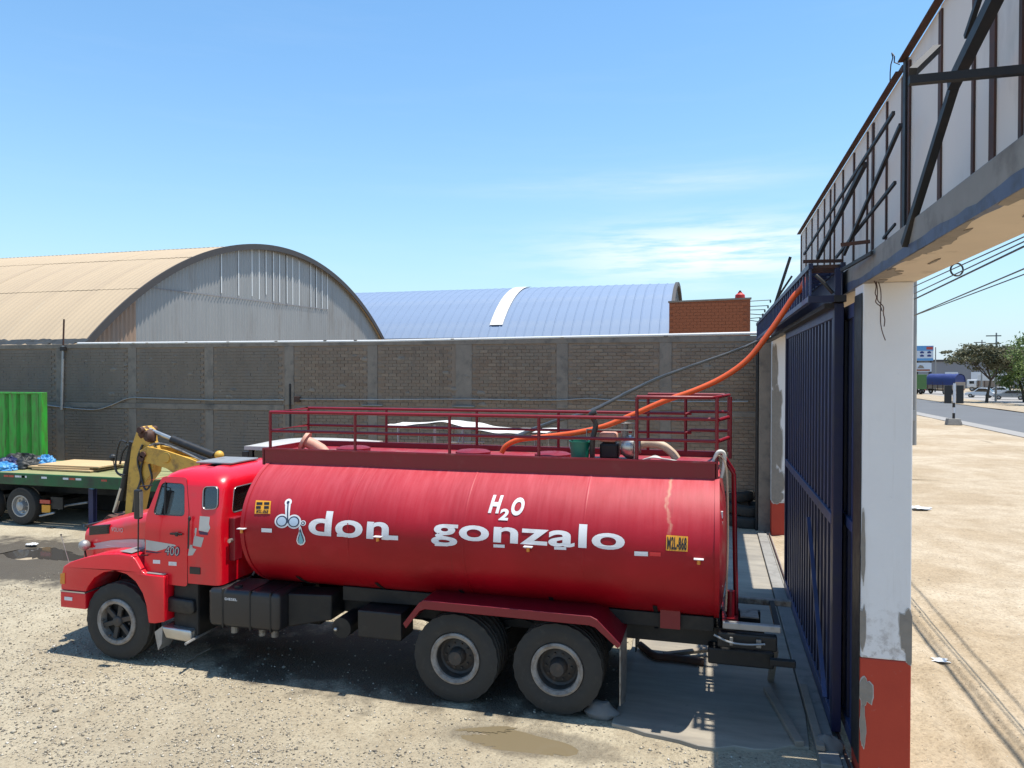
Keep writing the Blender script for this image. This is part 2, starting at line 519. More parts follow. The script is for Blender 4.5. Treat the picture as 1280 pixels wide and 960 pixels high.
simple("tarp_blue_truck", (0.035, 0.05, 0.19), 0.55, var=0.35, scale=2, bump=0.4)
simple("truck_green", (0.06, 0.15, 0.035), 0.6, var=0.3, scale=2, bump=0.1)
simple("truck_tan", (0.30, 0.24, 0.19), 0.7, var=0.3, scale=2, bump=0.1)
simple("building_grey", (0.27, 0.27, 0.29), 0.8, var=0.15, scale=0.3, bump=0.02)
simple("sign_blue", (0.13, 0.36, 0.66), 0.5, var=0.1, scale=1, bump=0.0)
simple("sign_white", (0.72, 0.75, 0.80), 0.5, var=0.08, scale=1, bump=0.0)
simple("pole_concrete", (0.34, 0.33, 0.31), 0.85, var=0.2, scale=4, bump=0.1)
simple("seat_cloth", (0.06, 0.05, 0.10), 0.8, var=0.4, scale=9, bump=0.3)
simple("lamp_glass", (0.65, 0.60, 0.50), 0.15, var=0.1, scale=9, bump=0.0, coat=0.6)
simple("lamp_amber", (0.75, 0.25, 0.02), 0.2, var=0.1, scale=9, bump=0.0, coat=0.6)
simple("tail_red", (0.5, 0.02, 0.015), 0.25, var=0.1, scale=9, bump=0.0, coat=0.6)
simple("litter_white", (0.72, 0.74, 0.76), 0.6, var=0.15, scale=9, bump=0.2)


def glass_mat(name, tint, clear):
    m, t, b = base_mat(name)
    out = t.n["Material Output"]
    tr = t.n.new("ShaderNodeBsdfTransparent"); tr.inputs[0].default_value = (*tint, 1)
    gl = t.n.new("ShaderNodeBsdfGlossy"); gl.inputs["Roughness"].default_value = 0.04; gl.inputs[0].default_value = (0.9, 0.95, 1, 1)
    fr = t.n.new("ShaderNodeFresnel"); fr.inputs[0].default_value = 1.52
    vec = t.coord((1, 1, 1)); dn = t.noise(vec, 4, 4)
    df = t.n.new("ShaderNodeBsdfDiffuse"); df.inputs[0].default_value = (0.30, 0.29, 0.27, 1)
    ms = t.n.new("ShaderNodeMixShader"); t.l.new(t.math('ADD', fr.outputs[0], 0.03), ms.inputs[0])
    t.l.new(tr.outputs[0], ms.inputs[1]); t.l.new(gl.outputs[0], ms.inputs[2])
    m2 = t.n.new("ShaderNodeMixShader"); t.l.new(t.math('MULTIPLY', dn, clear), m2.inputs[0])
    t.l.new(ms.outputs[0], m2.inputs[1]); t.l.new(df.outputs[0], m2.inputs[2])
    t.l.new(m2.outputs[0], out.inputs[0])
    return m


glass_mat("cab_glass", (0.38, 0.43, 0.46), 0.07)
glass_mat("car_glass", (0.10, 0.12, 0.14), 0.08)


def tank_mat():
    m, t, b = base_mat("tank_red")
    vec = t.coord((1, 1, 1))
    st = t.noise(t.coord((9, 1.2, 0.55)), 1.6, 7, 0.62)       # rain streaks down the shell
    st2 = t.noise(t.coord((38, 2, 0.8)), 1.0, 4, 0.6)
    big = t.noise(vec, 0.9, 5)
    sp = t.n.new("ShaderNodeSeparateXYZ"); t.l.new(vec, sp.inputs[0])
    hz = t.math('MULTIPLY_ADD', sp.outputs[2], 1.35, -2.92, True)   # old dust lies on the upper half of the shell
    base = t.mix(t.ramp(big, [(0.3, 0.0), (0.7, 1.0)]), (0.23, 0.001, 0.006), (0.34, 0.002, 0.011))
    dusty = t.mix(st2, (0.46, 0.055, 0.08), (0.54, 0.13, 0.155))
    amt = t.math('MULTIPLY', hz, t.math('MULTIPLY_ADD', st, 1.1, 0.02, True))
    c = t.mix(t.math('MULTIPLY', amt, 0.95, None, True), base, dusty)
    sc = t.noise(t.coord((2.2, 2.2, 3.5)), 3.0, 9, 0.75)
    scratch = t.math('MULTIPLY', t.math('MULTIPLY_ADD', sc, 9.0, -6.1, True), 0.5)
    c = t.mix(scratch, c, (0.62, 0.30, 0.30))
    xw = t.math('ADD', t.math('ADD', sp.outputs[0], -4.1), t.math('MULTIPLY', t.math('SUBTRACT', t.noise(t.coord((0, 0, 3.2)), 1.0, 5), 0.5), 0.30))
    trail = t.math('MULTIPLY_ADD', t.math('ABSOLUTE', xw), -40.0, 1.2, True)      # a dried, pale water trail near the rear end
    trail = t.math('MULTIPLY', trail, t.math('MULTIPLY', t.math('MULTIPLY_ADD', sp.outputs[2], 8.0, -17.9, True), t.math('MULTIPLY_ADD', st2, 2.0, -0.5, True)))
    c = t.mix(t.math('MULTIPLY', trail, 0.8), c, (0.46, 0.30, 0.20))
    run = t.math('MULTIPLY_ADD', t.noise(t.coord((5.5, 1, 0.25), loc=(9, 0, 2)), 2.0, 3, 0.5), 9.0, -5.9, True)
    c = t.mix(t.math('MULTIPLY', run, 0.35), c, (0.13, 0.012, 0.012))
    fade = t.noise(t.coord((0.8, 1, 1.3), loc=(4, 2, 0)), 1.3, 6, 0.65)
    c = t.mix(t.math('MULTIPLY', t.math('MULTIPLY_ADD', fade, 4.0, -2.1, True), 0.30), c, (0.48, 0.05, 0.06))
    mud = t.math('MULTIPLY', t.math('MULTIPLY_ADD', t.noise(t.coord((7, 1, 0.3), loc=(3, 0, 0)), 1.3, 6, 0.7), 5.0, -3.0, True), 0.10)
    c = t.mix(mud, c, (0.10, 0.02, 0.02))
    t.l.new(c, b.inputs["Base Color"])
    t.l.new(t.math('MULTIPLY_ADD', amt, 0.2, 0.42), b.inputs["Roughness"])
    b.inputs["Coat Weight"].default_value = 0.04
    b.inputs["Specular IOR Level"].default_value = 0.28
    b.inputs["Coat Roughness"].default_value = 0.3
    t.l.new(t.bump(t.math('ADD', t.noise(vec, 1.7, 2), t.math('MULTIPLY', st, 0.06)), 0.25, 0.03), b.inputs["Normal"])


tank_mat()


def ground_mat(name, c1, c2, c3, dark, grain=1.0, bump=0.6):
    m, t, b = base_mat(name)
    w = t.world()
    big = t.noise(w, 0.22, 6, 0.6, 0.4)
    mid = t.noise(w, 1.6, 7, 0.65)
    fine = t.noise(w, 26 * grain, 5, 0.7)
    vo = t.vor(w, 34 * grain)
    c = t.mix(t.ramp(big, [(0.40, 0.0), (0.60, 1.0)]), c1, c2)
    c = t.mix(t.math('MULTIPLY', t.ramp(mid, [(0.45, 0.0), (0.75, 1.0)]), 0.7), c, c3)
    c = t.mix(t.math('MULTIPLY_ADD', fine, 5.0, -2.75, True), c, dark)
    sp = t.ramp(vo.outputs["Distance"], [(0.02, 0.55), (0.34, 1.0)])
    c = t.mix(0.55, c, sp, 'MULTIPLY')
    rnd = t.math('MULTIPLY_ADD', vo.outputs["Color"], 0.5, 0.75)
    c = t.mix(0.6, c, rnd, 'MULTIPLY')
    t.l.new(c, b.inputs["Base Color"])
    b.inputs["Roughness"].default_value = 0.95
    b.inputs["Specular IOR Level"].default_value = 0.2
    h = t.math('ADD', t.math('MULTIPLY', vo.outputs["Distance"], -0.35), t.math('ADD', fine, t.math('MULTIPLY', mid, 1.5)))
    t.l.new(t.bump(h, bump, 0.03), b.inputs["Normal"])
    return m, t, b, c


def yard_mat():
    m, t, b, c = ground_mat("yard_gravel", (0.30, 0.258, 0.188), (0.385, 0.338, 0.25), (0.25, 0.203, 0.138), (0.10, 0.082, 0.062), 1.0, 0.8)
    g = t.n.new("ShaderNodeNewGeometry"); sp = t.n.new("ShaderNodeSeparateXYZ"); t.l.new(g.outputs["Position"], sp.inputs[0])

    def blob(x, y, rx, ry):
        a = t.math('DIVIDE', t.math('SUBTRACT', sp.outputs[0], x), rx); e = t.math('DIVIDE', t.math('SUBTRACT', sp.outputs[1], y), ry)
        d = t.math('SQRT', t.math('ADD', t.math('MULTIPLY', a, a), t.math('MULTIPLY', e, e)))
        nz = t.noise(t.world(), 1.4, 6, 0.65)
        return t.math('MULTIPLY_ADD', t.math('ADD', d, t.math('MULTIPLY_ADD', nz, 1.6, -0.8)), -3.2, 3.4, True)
    # wet, oil-dark earth where water has run; under the tanker also painted shade
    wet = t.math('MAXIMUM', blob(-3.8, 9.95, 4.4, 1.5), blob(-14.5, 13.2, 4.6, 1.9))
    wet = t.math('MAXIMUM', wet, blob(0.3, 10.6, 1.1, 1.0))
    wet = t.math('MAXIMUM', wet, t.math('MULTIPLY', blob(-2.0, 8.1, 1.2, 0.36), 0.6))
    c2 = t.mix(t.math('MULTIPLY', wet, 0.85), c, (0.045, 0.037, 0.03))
    t.l.new(c2, b.inputs["Base Color"])
    t.l.new(t.math('MULTIPLY_ADD', wet, -0.45, 0.95), b.inputs["Roughness"])


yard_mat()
ground_mat("verge_dirt", (0.33, 0.258, 0.175), (0.42, 0.35, 0.262), (0.25, 0.19, 0.122), (0.14, 0.10, 0.062), 0.7, 0.55)
ground_mat("median_dirt", (0.31, 0.25, 0.18), (0.35, 0.295, 0.22), (0.25, 0.195, 0.13), (0.14, 0.105, 0.07), 0.3, 0.4)


def gravel_mat():
    m, t, b = base_mat("gravel_stone")
    g = t.n.new("ShaderNodeNewGeometry")
    c = t.ramp(g.outputs["Random Per Island"], [(0.0, (0.09, 0.08, 0.07)), (0.25, (0.20, 0.175, 0.14)), (0.6, (0.34, 0.305, 0.245)), (0.85, (0.39, 0.335, 0.25)), (1.0, (0.50, 0.47, 0.42))])
    t.l.new(c, b.inputs["Base Color"]); b.inputs["Roughness"].default_value = 0.9; b.inputs["Specular IOR Level"].default_value = 0.25


gravel_mat()


def brick_mat():
    m, t, b = base_mat("wall_brick")
    oi = t.n.new("ShaderNodeObjectInfo"); g = t.n.new("ShaderNodeNewGeometry")
    w = t.world()
    r = t.math('FRACT', t.math('ADD', t.math('MULTIPLY', g.outputs["Random Per Island"], 1.0), oi.outputs["Random"]))
    c = t.ramp(r, [(0.0, (0.205, 0.142, 0.100)), (0.4, (0.255, 0.182, 0.130)), (0.75, (0.225, 0.170, 0.125)), (1.0, (0.30, 0.22, 0.155))])
    big = t.noise(w, 0.35, 6, 0.6)
    c = t.mix(t.ramp(big, [(0.35, 0.0), (0.7, 0.7)]), c, (0.205, 0.168, 0.132))
    fl = t.noise(w, 9, 6, 0.7)
    c = t.mix(t.math('MULTIPLY_ADD', fl, 3.0, -1.6, True), c, (0.20, 0.185, 0.165))
    st = t.noise(t.world((3.0, 1, 0.35)), 1.2, 6, 0.65)
    c = t.mix(t.math('MULTIPLY', t.math('MULTIPLY_ADD', st, 4.0, -2.2, True), 0.55), c, (0.07, 0.062, 0.056))
    t.l.new(c, b.inputs["Base Color"]); b.inputs["Roughness"].default_value = 0.95; b.inputs["Specular IOR Level"].default_value = 0.2
    t.l.new(t.bump(fl, 0.5, 0.012), b.inputs["Normal"])


brick_mat()


def pillar_mat():
    m, t, b = base_mat("pillar_white")
    w = t.world()
    n1 = t.noise(w, 2.2, 6, 0.6); n2 = t.noise(t.world((5, 5, 0.7)), 1.4, 6, 0.65); n3 = t.noise(w, 16, 7, 0.7)
    c = t.mix(n1, (0.62, 0.605, 0.60), (0.70, 0.69, 0.68))
    c = t.mix(t.math('MULTIPLY', t.math('MULTIPLY_ADD', n2, 4.0, -2.2, True), 0.35), c, (0.42, 0.38, 0.33))
    c = t.mix(t.math('MULTIPLY', t.math('MULTIPLY_ADD', n3, 7.0, -4.5, True), 0.35), c, (0.35, 0.33, 0.31))
    sp = t.n.new("ShaderNodeSeparateXYZ"); t.l.new(w, sp.inputs[0])
    low = t.math('MULTIPLY_ADD', sp.outputs[2], -1.4, 2.85, True)            # splashed grime above the red base
    gr = t.math('MULTIPLY', low, t.math('MULTIPLY_ADD', t.noise(w, 11, 8, 0.72), 6.0, -2.9, True))
    c = t.mix(t.math('MULTIPLY', gr, 0.75), c, (0.26, 0.22, 0.19))
    c = t.mix(t.math('MULTIPLY', t.math('MULTIPLY_ADD', t.noise(t.world((9, 9, 0.5), (2, 0, 0)), 1.2, 5, 0.6), 6.0, -3.6, True), 0.3), c, (0.40, 0.35, 0.29))
    t.l.new(c, b.inputs["Base Color"]); b.inputs["Roughness"].default_value = 0.8
    t.l.new(t.bump(t.math('ADD', n3, n1), 0.3, 0.012), b.inputs["Normal"])
    m, t, b = base_mat("pillar_red")
    w = t.world()
    n1 = t.noise(w, 3, 6, 0.6); n3 = t.noise(w, 14, 7, 0.7)
    c = t.mix(n1, (0.33, 0.026, 0.010), (0.42, 0.04, 0.016))
    c = t.mix(t.math('MULTIPLY', t.math('MULTIPLY_ADD', n3, 8.0, -5.2, True), 0.6), c, (0.30, 0.24, 0.21))
    t.l.new(c, b.inputs["Base Color"]); b.inputs["Roughness"].default_value = 0.7
    t.l.new(t.bump(n3, 0.25, 0.012), b.inputs["Normal"])


pillar_mat()


def leaf_mat(name, a, bcol, c3):
    m, t, b = base_mat(name)
    g = t.n.new("ShaderNodeNewGeometry")
    c = t.ramp(g.outputs["Random Per Island"], [(0.0, a), (0.55, bcol), (1.0, c3)])
    t.l.new(c, b.inputs["Base Color"]); b.inputs["Roughness"].default_value = 0.6
    b.inputs["Specular IOR Level"].default_value = 0.3
    out = t.n["Material Output"]; tl = t.n.new("ShaderNodeBsdfTranslucent"); t.l.new(c, tl.inputs[0])
    ms = t.n.new("ShaderNodeMixShader"); ms.inputs[0].default_value = 0.28
    t.l.new(b.outputs[0], ms.inputs[1]); t.l.new(tl.outputs[0], ms.inputs[2]); t.l.new(ms.outputs[0], out.inputs[0])


leaf_mat("leaf_olive", (0.07, 0.075, 0.04), (0.125, 0.125, 0.07), (0.19, 0.18, 0.115))
leaf_mat("leaf_green", (0.06, 0.10, 0.025), (0.12, 0.175, 0.05), (0.19, 0.24, 0.085))


def water_mat():
    m, t, b = base_mat("muddy_water")
    b.inputs["Base Color"].default_value = (0.155, 0.125, 0.078, 1)
    b.inputs["Roughness"].default_value = 0.08
    n = t.noise(t.world(), 9, 3)
    t.l.new(t.bump(n, 0.06, 0.01), b.inputs["Normal"])
    m, t, b = base_mat("clear_water")
    b.inputs["Base Color"].default_value = (0.05, 0.045, 0.04, 1)
    b.inputs["Roughness"].default_value = 0.05
    t.l.new(t.bump(t.noise(t.world(), 7, 3), 0.08, 0.01), b.inputs["Normal"])


water_mat()


def slab_mat():
    m, t, b = base_mat("slab_concrete")
    w = t.world()
    n1 = t.noise(t.world((0.5, 2.5, 1)), 1.6, 7, 0.62); n2 = t.noise(w, 0.8, 5); n3 = t.noise(w, 7, 7, 0.7)
    c = t.mix(t.ramp(n1, [(0.3, 0.0), (0.7, 1.0)]), (0.19, 0.172, 0.145), (0.32, 0.285, 0.23))
    c = t.mix(t.math('MULTIPLY', t.math('MULTIPLY_ADD', n3, 6.0, -3.7, True), 0.7), c, (0.10, 0.09, 0.08))
    c = t.mix(t.math('MULTIPLY', t.math('MULTIPLY_ADD', n2, 5.0, -2.6, True), 0.5), c, (0.16, 0.145, 0.13))
    t.l.new(c, b.inputs["Base Color"])
    t.l.new(t.math('MULTIPLY_ADD', n2, -0.5, 0.95), b.inputs["Roughness"])
    t.l.new(t.bump(t.math('ADD', n1, n3), 0.3, 0.012), b.inputs["Normal"])


slab_mat()
M = MATS

# ================================================================== GROUND
def nz(x, y, s=1.0): return mnoise.noise(Vector((x * s, y * s, 3.7)))


g = MB(); g.add([(-2500, -400, -0.05), (2500, -400, -0.05), (2500, 4500, -0.05), (-2500, 4500, -0.05)], [(0, 1, 2, 3)])
g.build("ground", M["median_dirt"], kind="structure")


def yard_h(x, y):
    h = 0.030 * nz(x, y, 0.5) + 0.012 * nz(x, y, 1.7)
    k = math.exp(-(((x + 2.05) / 1.0) ** 2 + ((y - 8.1) / 0.42) ** 2))       # the puddle's hollow
    k2 = math.exp(-(((x + 15.0) / 2.5) ** 2 + ((y - 13.6) / 0.8) ** 2))
    return h - 0.06 * k - 0.05 * k2 - 0.012


g = MB()
g.grid(lambda a, b: (lambda x, y: (x, y, yard_h(x, y)))(-16 + 17.3 * a, 3 + 18.2 * b), 190, 200)
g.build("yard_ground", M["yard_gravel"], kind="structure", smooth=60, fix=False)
g = MB()
g.grid(lambda a, b: (lambda x, y: (x, y, yard_h(x, y)))(-70 + 54 * a, 3 + 18.2 * b), 60, 20)
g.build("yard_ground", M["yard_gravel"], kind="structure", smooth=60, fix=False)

# faint ruts on the verge
T1 = (at(1150, 790, Z=0), at(1275, 955, Z=0)); T2 = (at(1165, 770, Z=0), at(1290, 905, Z=0)); T3 = (at(1150, 860, Z=0), at(1235, 960, Z=0))


def seg_d(x, y, s):
    a, b = s; d = (b - a); n = Vector((-d.y, d.x, 0)).normalized()
    return abs((Vector((x, y, 0)) - a).dot(n))


def verge_h(x, y):
    h = 0.035 * nz(x, y, 0.4) + 0.015 * nz(x, y, 1.9)
    for s, w in ((T1, 0.1), (T2, 0.12), (T3, 0.1)):
        d = seg_d(x, y, s) + 0.05 * nz(x, y, 0.9)
        h += -0.03 * math.exp(-(d / w) ** 2) + 0.03 * math.exp(-((d - 2.0 * w) / w) ** 2)
    return h


g = MB()
g.grid(lambda a, b: (lambda x, y: (x, y, verge_h(x, y) * (1 if x > 1.5 else 0.3)))(1.35 + 14.6 * a, 2 + 30 * b), 150, 240)
g.build("dirt_verge", M["verge_dirt"], kind="structure", smooth=60, fix=False)
g = MB(); g.grid(lambda a, b: (15.9 + 4.3 * a, -30 + 300 * b, -0.01 + 0.03 * nz(a * 6, b * 200)), 6, 120)
g.grid(lambda a, b: (1.35 + 14.6 * a, 31.8 + 240 * b, 0.0 + 0.02 * nz(a * 14, b * 150)), 16, 90)
g.build("dirt_verge", M["verge_dirt"], kind="structure", smooth=60, fix=False)
for x0, x1, z, nm, mt in ((19.2, 20.9, 0.03, "road_shoulder", "shoulder"), (20.6, 30.4, 0.036, "road", "asphalt"), (37.5, 48.0, 0.036, "road", "shoulder")):
    MB().box(x0, x1, -60, 900, z - 0.06, z).build(nm, M[mt], kind="structure")
g = MB(); g.grid(lambda a, b: (30.4 + 7.1 * a, -60 + 900 * b, 0.10 + 0.06 * nz(a * 5, b * 300)), 8, 160)
g.build("road_median", M["median_dirt"], kind="structure", smooth=60, fix=False)

# concrete apron inside the gate
r = random.Random(3)
pts = []
for k in range(12): pts.append((-1.15 + 2.2 * k / 11, 8.70 - 0.25 * math.sin(math.pi * k / 11) + r.uniform(-0.05, 0.05)))
pts += [(1.1, 9.5), (1.1, 20.0), (-0.2, 20.0), (-0.3, 13.0)]
for k in range(6): pts.append((-1.2 + r.uniform(-0.1, 0.1), 12.4 - 0.62 * k))
MB().prism([(x, y, -0.05) for x, y in pts], (0, 0, 0.085)).build("concrete_slab", M["slab_concrete"], kind="structure", bevel=0.008, seg=1)
MB().box(1.115, 1.33, 8.3, 19.85, -0.05, 0.07).box(1.345, 1.44, 8.3, 19.85, -0.05, 0.03).build("concrete_strip", M["concrete"], kind="structure", bevel=0.01)


def pool(name, cx, cy, rx, ry, z, mat, seed, lab=None):
    r = random.Random(seed); n = 140; ps = []
    for k in range(n):
        t = 2 * math.pi * k / n
        q = 1 + 0.55 * mnoise.noise(Vector((math.cos(t) * 1.7, math.sin(t) * 1.7, seed))) + 0.35 * mnoise.noise(Vector((math.cos(t) * 5, math.sin(t) * 5, seed))) + 0.28 * mnoise.noise(Vector((math.cos(t) * 14, math.sin(t) * 14, seed)))
        ps.append((cx + rx * q * math.cos(t), cy + ry * q * math.sin(t), z))
    g = MB(); g.add(ps, [tuple(range(n))])
    return g.build(name, M[mat], kind="structure", fix=False)


pool("puddle", -1.95, 8.14, 0.95, 0.30, -0.046, "muddy_water", 5)
pool("puddle", -2.75, 8.33, 0.42, 0.12, -0.040, "muddy_water", 15)
pool("puddle", -15.2, 13.55, 2.2, 0.5, -0.046, "clear_water", 9)


# gravel lying over the yard: one mass of small stones
def gravel():
    rs = np.random.RandomState(11)
    n = 46000
    # thicker near the camera side of the tanker
    x = rs.uniform(-13.5, 1.25, n); y = 6.2 + 8.5 * rs.beta(1.0, 2.4, n)
    clump = np.array([mnoise.noise(Vector((a * 0.7, b * 0.7, 1.0))) for a, b in zip(x[:n], y[:n])])
    keep = rs.uniform(0, 1, n) < (0.62 + 0.75 * clump)
    slab = (x > -1.2) & (y > 8.4)
    pud = ((x + 2.0) / 1.0) ** 2 + ((y - 8.12) / 0.38) ** 2 < 1.15
    keep &= ~slab & ~pud
    wet = ((x + 3.8) / 4.4) ** 2 + ((y - 9.9) / 1.45) ** 2 < 1
    keep &= ~(wet & (rs.uniform(0, 1, len(x)) > 0.10))
    wet2 = ((x + 2.0) / 1.6) ** 2 + ((y - 8.1) / 0.6) ** 2 < 1
    keep &= ~(wet2 & (rs.uniform(0, 1, len(x)) > 0.45))
    x, y = x[keep], y[keep]; n = len(x)
    s = 0.006 + 0.013 * rs.beta(1.2, 4, n) * 1.6
    big = rs.uniform(0, 1, n) < 0.012; s[big] *= 2.0
    z = np.array([yard_h(a, b) for a, b in zip(x, y)]) + s * 0.25
    o = np.array([(1, 0, 0), (0, 1, 0), (-1, 0, 0), (0, -1, 0), (0, 0, 0.75), (0, 0, -0.6)])
    an = rs.uniform(0, 6.283, n); ca, sa = np.cos(an), np.sin(an)
    vs = o[None] * (1 + rs.uniform(-0.45, 0.45, (n, 6, 3)) * (np.abs(o[None]) > 0)) + rs.uniform(-0.22, 0.22, (n, 6, 3))
    vs *= s[:, None, None]
    vx = vs[..., 0] * ca[:, None] - vs[..., 1] * sa[:, None]; vy = vs[..., 0] * sa[:, None] + vs[..., 1] * ca[:, None]
    co = np.stack([vx + x[:, None], vy + y[:, None], vs[..., 2] + z[:, None]], -1).reshape(-1, 3)
    fs = np.array([(0, 1, 4), (1, 2, 4), (2, 3, 4), (3, 0, 4), (1, 0, 5), (2, 1, 5), (3, 2, 5), (0, 3, 5)])
    f = (fs[None] + (np.arange(n) * 6)[:, None, None]).reshape(-1, 3)
    me = bpy.data.meshes.new("gravel")
    me.vertices.add(len(co)); me.vertices.foreach_set("co", co.ravel())
    me.loops.add(f.size); me.loops.foreach_set("vertex_index", f.ravel().astype(np.int32))
    me.polygons.add(len(f)); me.polygons.foreach_set("loop_start", np.arange(0, f.size, 3, dtype=np.int32))
    me.update(calc_edges=True); me.validate()
    link("gravel", me, M["gravel_stone"], kind="stuff")


gravel()


def verge_stones():
    rs = np.random.RandomState(5); g = MB()
    for k in range(1500):
        x = rs.uniform(1.95, 9); y = 6 + 16 * rs.beta(1, 2)
        s = 0.008 + 0.02 * rs.beta(1, 5)
        z = verge_h(x, y)
        vs = [(x + s * rs.uniform(.6, 1.2) * a, y + s * rs.uniform(.6, 1.2) * b, z + s * .7 * c) for a, b, c in ((1, 0, 0), (0, 1, 0), (-1, 0, 0), (0, -1, 0), (0, 0, 1), (0, 0, -1))]
        g.add(vs, [(0, 1, 4), (1, 2, 4), (2, 3, 4), (3, 0, 4), (1, 0, 5), (2, 1, 5), (3, 2, 5), (0, 3, 5)])
    g.build("gravel", M["gravel_stone"], kind="stuff", fix=False)


verge_stones()


def rock(name, c, r, label, mat="rock", seed=1, sc=(1, 0.8, 0.7)):
    rr = random.Random(seed); g = MB(); g.ball((0, 0, 0), r, 11, 8, sc, 0.16, rr)
    g.v = [(x + 0.1 * r * mnoise.noise(Vector((x * 9, y * 9, z * 9))), y, max(z, -0.5 * r)) for x, y, z in g.v]
    o = g.build(name, M[mat], None, smooth=40); o.location = (c[0], c[1], c[2] + 0.4 * r); rebase(o)
    return tag(o, label, "rock")


rock("rock", at(752, 895, Z=0) + V(0, 0, -0.01), 0.17, "grey rock wedged on the ground behind the rear wheel of the red tanker", seed=2, sc=(1.15, 0.7, 0.72))
rock("rock", at(1042, 948, Z=0) + V(-0.02, 0.12, 0.0), 0.15, "grey rock at the foot of the blue gate beside the two planks", seed=4, sc=(1, 0.8, 0.95))

# ================================================================== BACK WALL
WY = 21.3
WT = 5.2
wall = thing("perimeter_wall", "long grey-brown brick wall with concrete columns behind the red tanker", "wall", (-12, WY, 0))
XR = 1.40
MB().box(-60, XR, WY, WY + 0.2, -0.1, WT - 0.16).build("wall_core", M["mortar"], wall)
MB().box(-60, XR, WY - 0.035, WY + 0.235, WT - 0.16, WT).build("coping", M["concrete_dark"], wall, bevel=0.01)
cols_u = [-60, 76, 166, 262, 362, 466, 580, 703, 832]
cols_x = [at(u, 470, Y=WY).x for u in cols_u]
for i, x in enumerate(cols_x):
    w = 0.17 if i != 6 else 0.26
    hi = WT - 0.16
    MB().box(x - w, x + w, WY - 0.03, WY + 0.01, 3.12, hi).build("column", M["concrete_dark"], wall, bevel=0.006, seg=1)
    MB().box(x - w * 0.9, x + w * 0.9, WY - 0.026, WY + 0.01, 0, 3.12 - 0.2).build("column", M["concrete_dark"], wall, bevel=0.006, seg=1)
ring_x = cols_x[4]
MB().box(-60, ring_x - 0.2, WY - 0.04, WY + 0.01, 2.93, 3.11).build("ring_beam", M["concrete_dark"], wall, bevel=0.006, seg=1)
MB().box(ring_x + 0.2, XR, WY - 0.02, WY + 0.01, 2.95, 3.09).build("ring_beam", M["concrete_dark"], wall, bevel=0.006, seg=1)
for i in (5, 6):
    x = cols_x[i]; MB().box(x - 0.36, x + 0.36, WY - 0.09, WY + 0.01, 3.125, 3.17).build("ledge", M["concrete"], wall, bevel=0.006, seg=1)

BL, BH = 0.245, 0.088
bm_me = MB().box(-BL / 2, BL / 2, -0.02, 0.01, -BH / 2, BH / 2).mesh("brick", bevel=0.006, seg=1)
bm_me.materials.append(M["wall_brick"])
edges = sorted(cols_x) + [XR + 0.2]
rb = random.Random(21)
spots = []
for i in range(len(edges) - 1):
    x0 = edges[i] + (0.26 if i == 6 else 0.18); x1 = edges[i + 1] - (0.28 if i == 5 else 0.18)
    for (z0, z1) in ((0.05, 2.92), (3.14, WT - 0.17)):
        row = 0; z = z0 + BH / 2 + 0.006
        while z + BH / 2 < z1:
            x = x0 + BL / 2 + (BL / 2 if row % 2 else 0)
            while x + BL / 2 < x1:
                spots.append((x, z)); x += BL + 0.016
            z += BH + 0.014; row += 1
vis = [s for s in spots if s[1] > 3.1 and s[0] > cols_x[6]]
vis.sort(key=lambda s: -s[0])
single = set(vis[:300])
g = MB(); g_old = MB()
for (x, z) in spots:
    dy = rb.uniform(-0.007, 0.009); dx = rb.uniform(-0.006, 0.006); ang = rb.uniform(-0.008, 0.008)
    if (x, z) in single:
        o = bpy.data.objects.new("brick", bm_me); COL.objects.link(o); o.parent = wall
        o.location = (x + dx + 12, WY - OFF[wall].y + dy, z); o.rotation_euler = (0, ang, 0)
    else:
        c, s_ = math.cos(ang), math.sin(ang)
        (g_old if x < cols_x[4] else g).obox((x + dx, WY - 0.005 + dy * (0.5 if x < cols_x[4] else 1), z), ((BL / 2 + (0.0065 if x < cols_x[4] else 0)) * c, 0, -BL / 2 * s_), (0, 0.015, 0), (BH / 2 * s_, 0, BH / 2 * c))
g.build("brick_courses", M["wall_brick"], wall, kind="stuff", fix=False)
g_old.build("brick_courses", M["wall_render"], wall, kind="stuff", fix=False)
g = MB()
for i in range(len(edges) - 1):
    for k in range(5):
        x = rb.uniform(edges[i], edges[i + 1]); z = rb.uniform(3.2, 4.8)
        g.ball((x, WY - 0.02, z), rb.uniform(0.05, 0.12), 7, 5, (1.3, 0.18, 0.6), 0.3, rb)
g.build("mortar_blobs", M["concrete_dark"], wall, kind="stuff", smooth=50)

# pipe along the wall top, on brackets
pipe = thing("wall_pipe", "white pipe running on brackets along the top of the brick wall", "pipe", (-8, WY, WT))
P0 = at(104, 429.5, Y=WY); P1 = at(476, 426.5, Y=WY); P2 = at(958, 415.5, Y=WY)
MB().tube([P0 + (P0 - P1) * 0.02, P0, P1, P2 + V(0, 0, -0.02)], 0.045, 8).build("tube", M["white_paint"], pipe, smooth=50)
for u in (150, 168, 185, 234, 286, 346, 407, 445, 566, 703, 832):
    p = at(u, 430, Y=WY); zt = P0.z + (P1.z - P0.z) * (p.x - P0.x) / (P1.x - P0.x) if p.x < P1.x else P1.z + (P2.z - P1.z) * (p.x - P1.x) / (P2.x - P1.x)
    MB().box(p.x - 0.05, p.x + 0.05, WY - 0.06, WY + 0.06, WT + 0.002, max(WT + 0.02, zt - 0.03)).build("bracket", M["concrete_dark"], pipe)

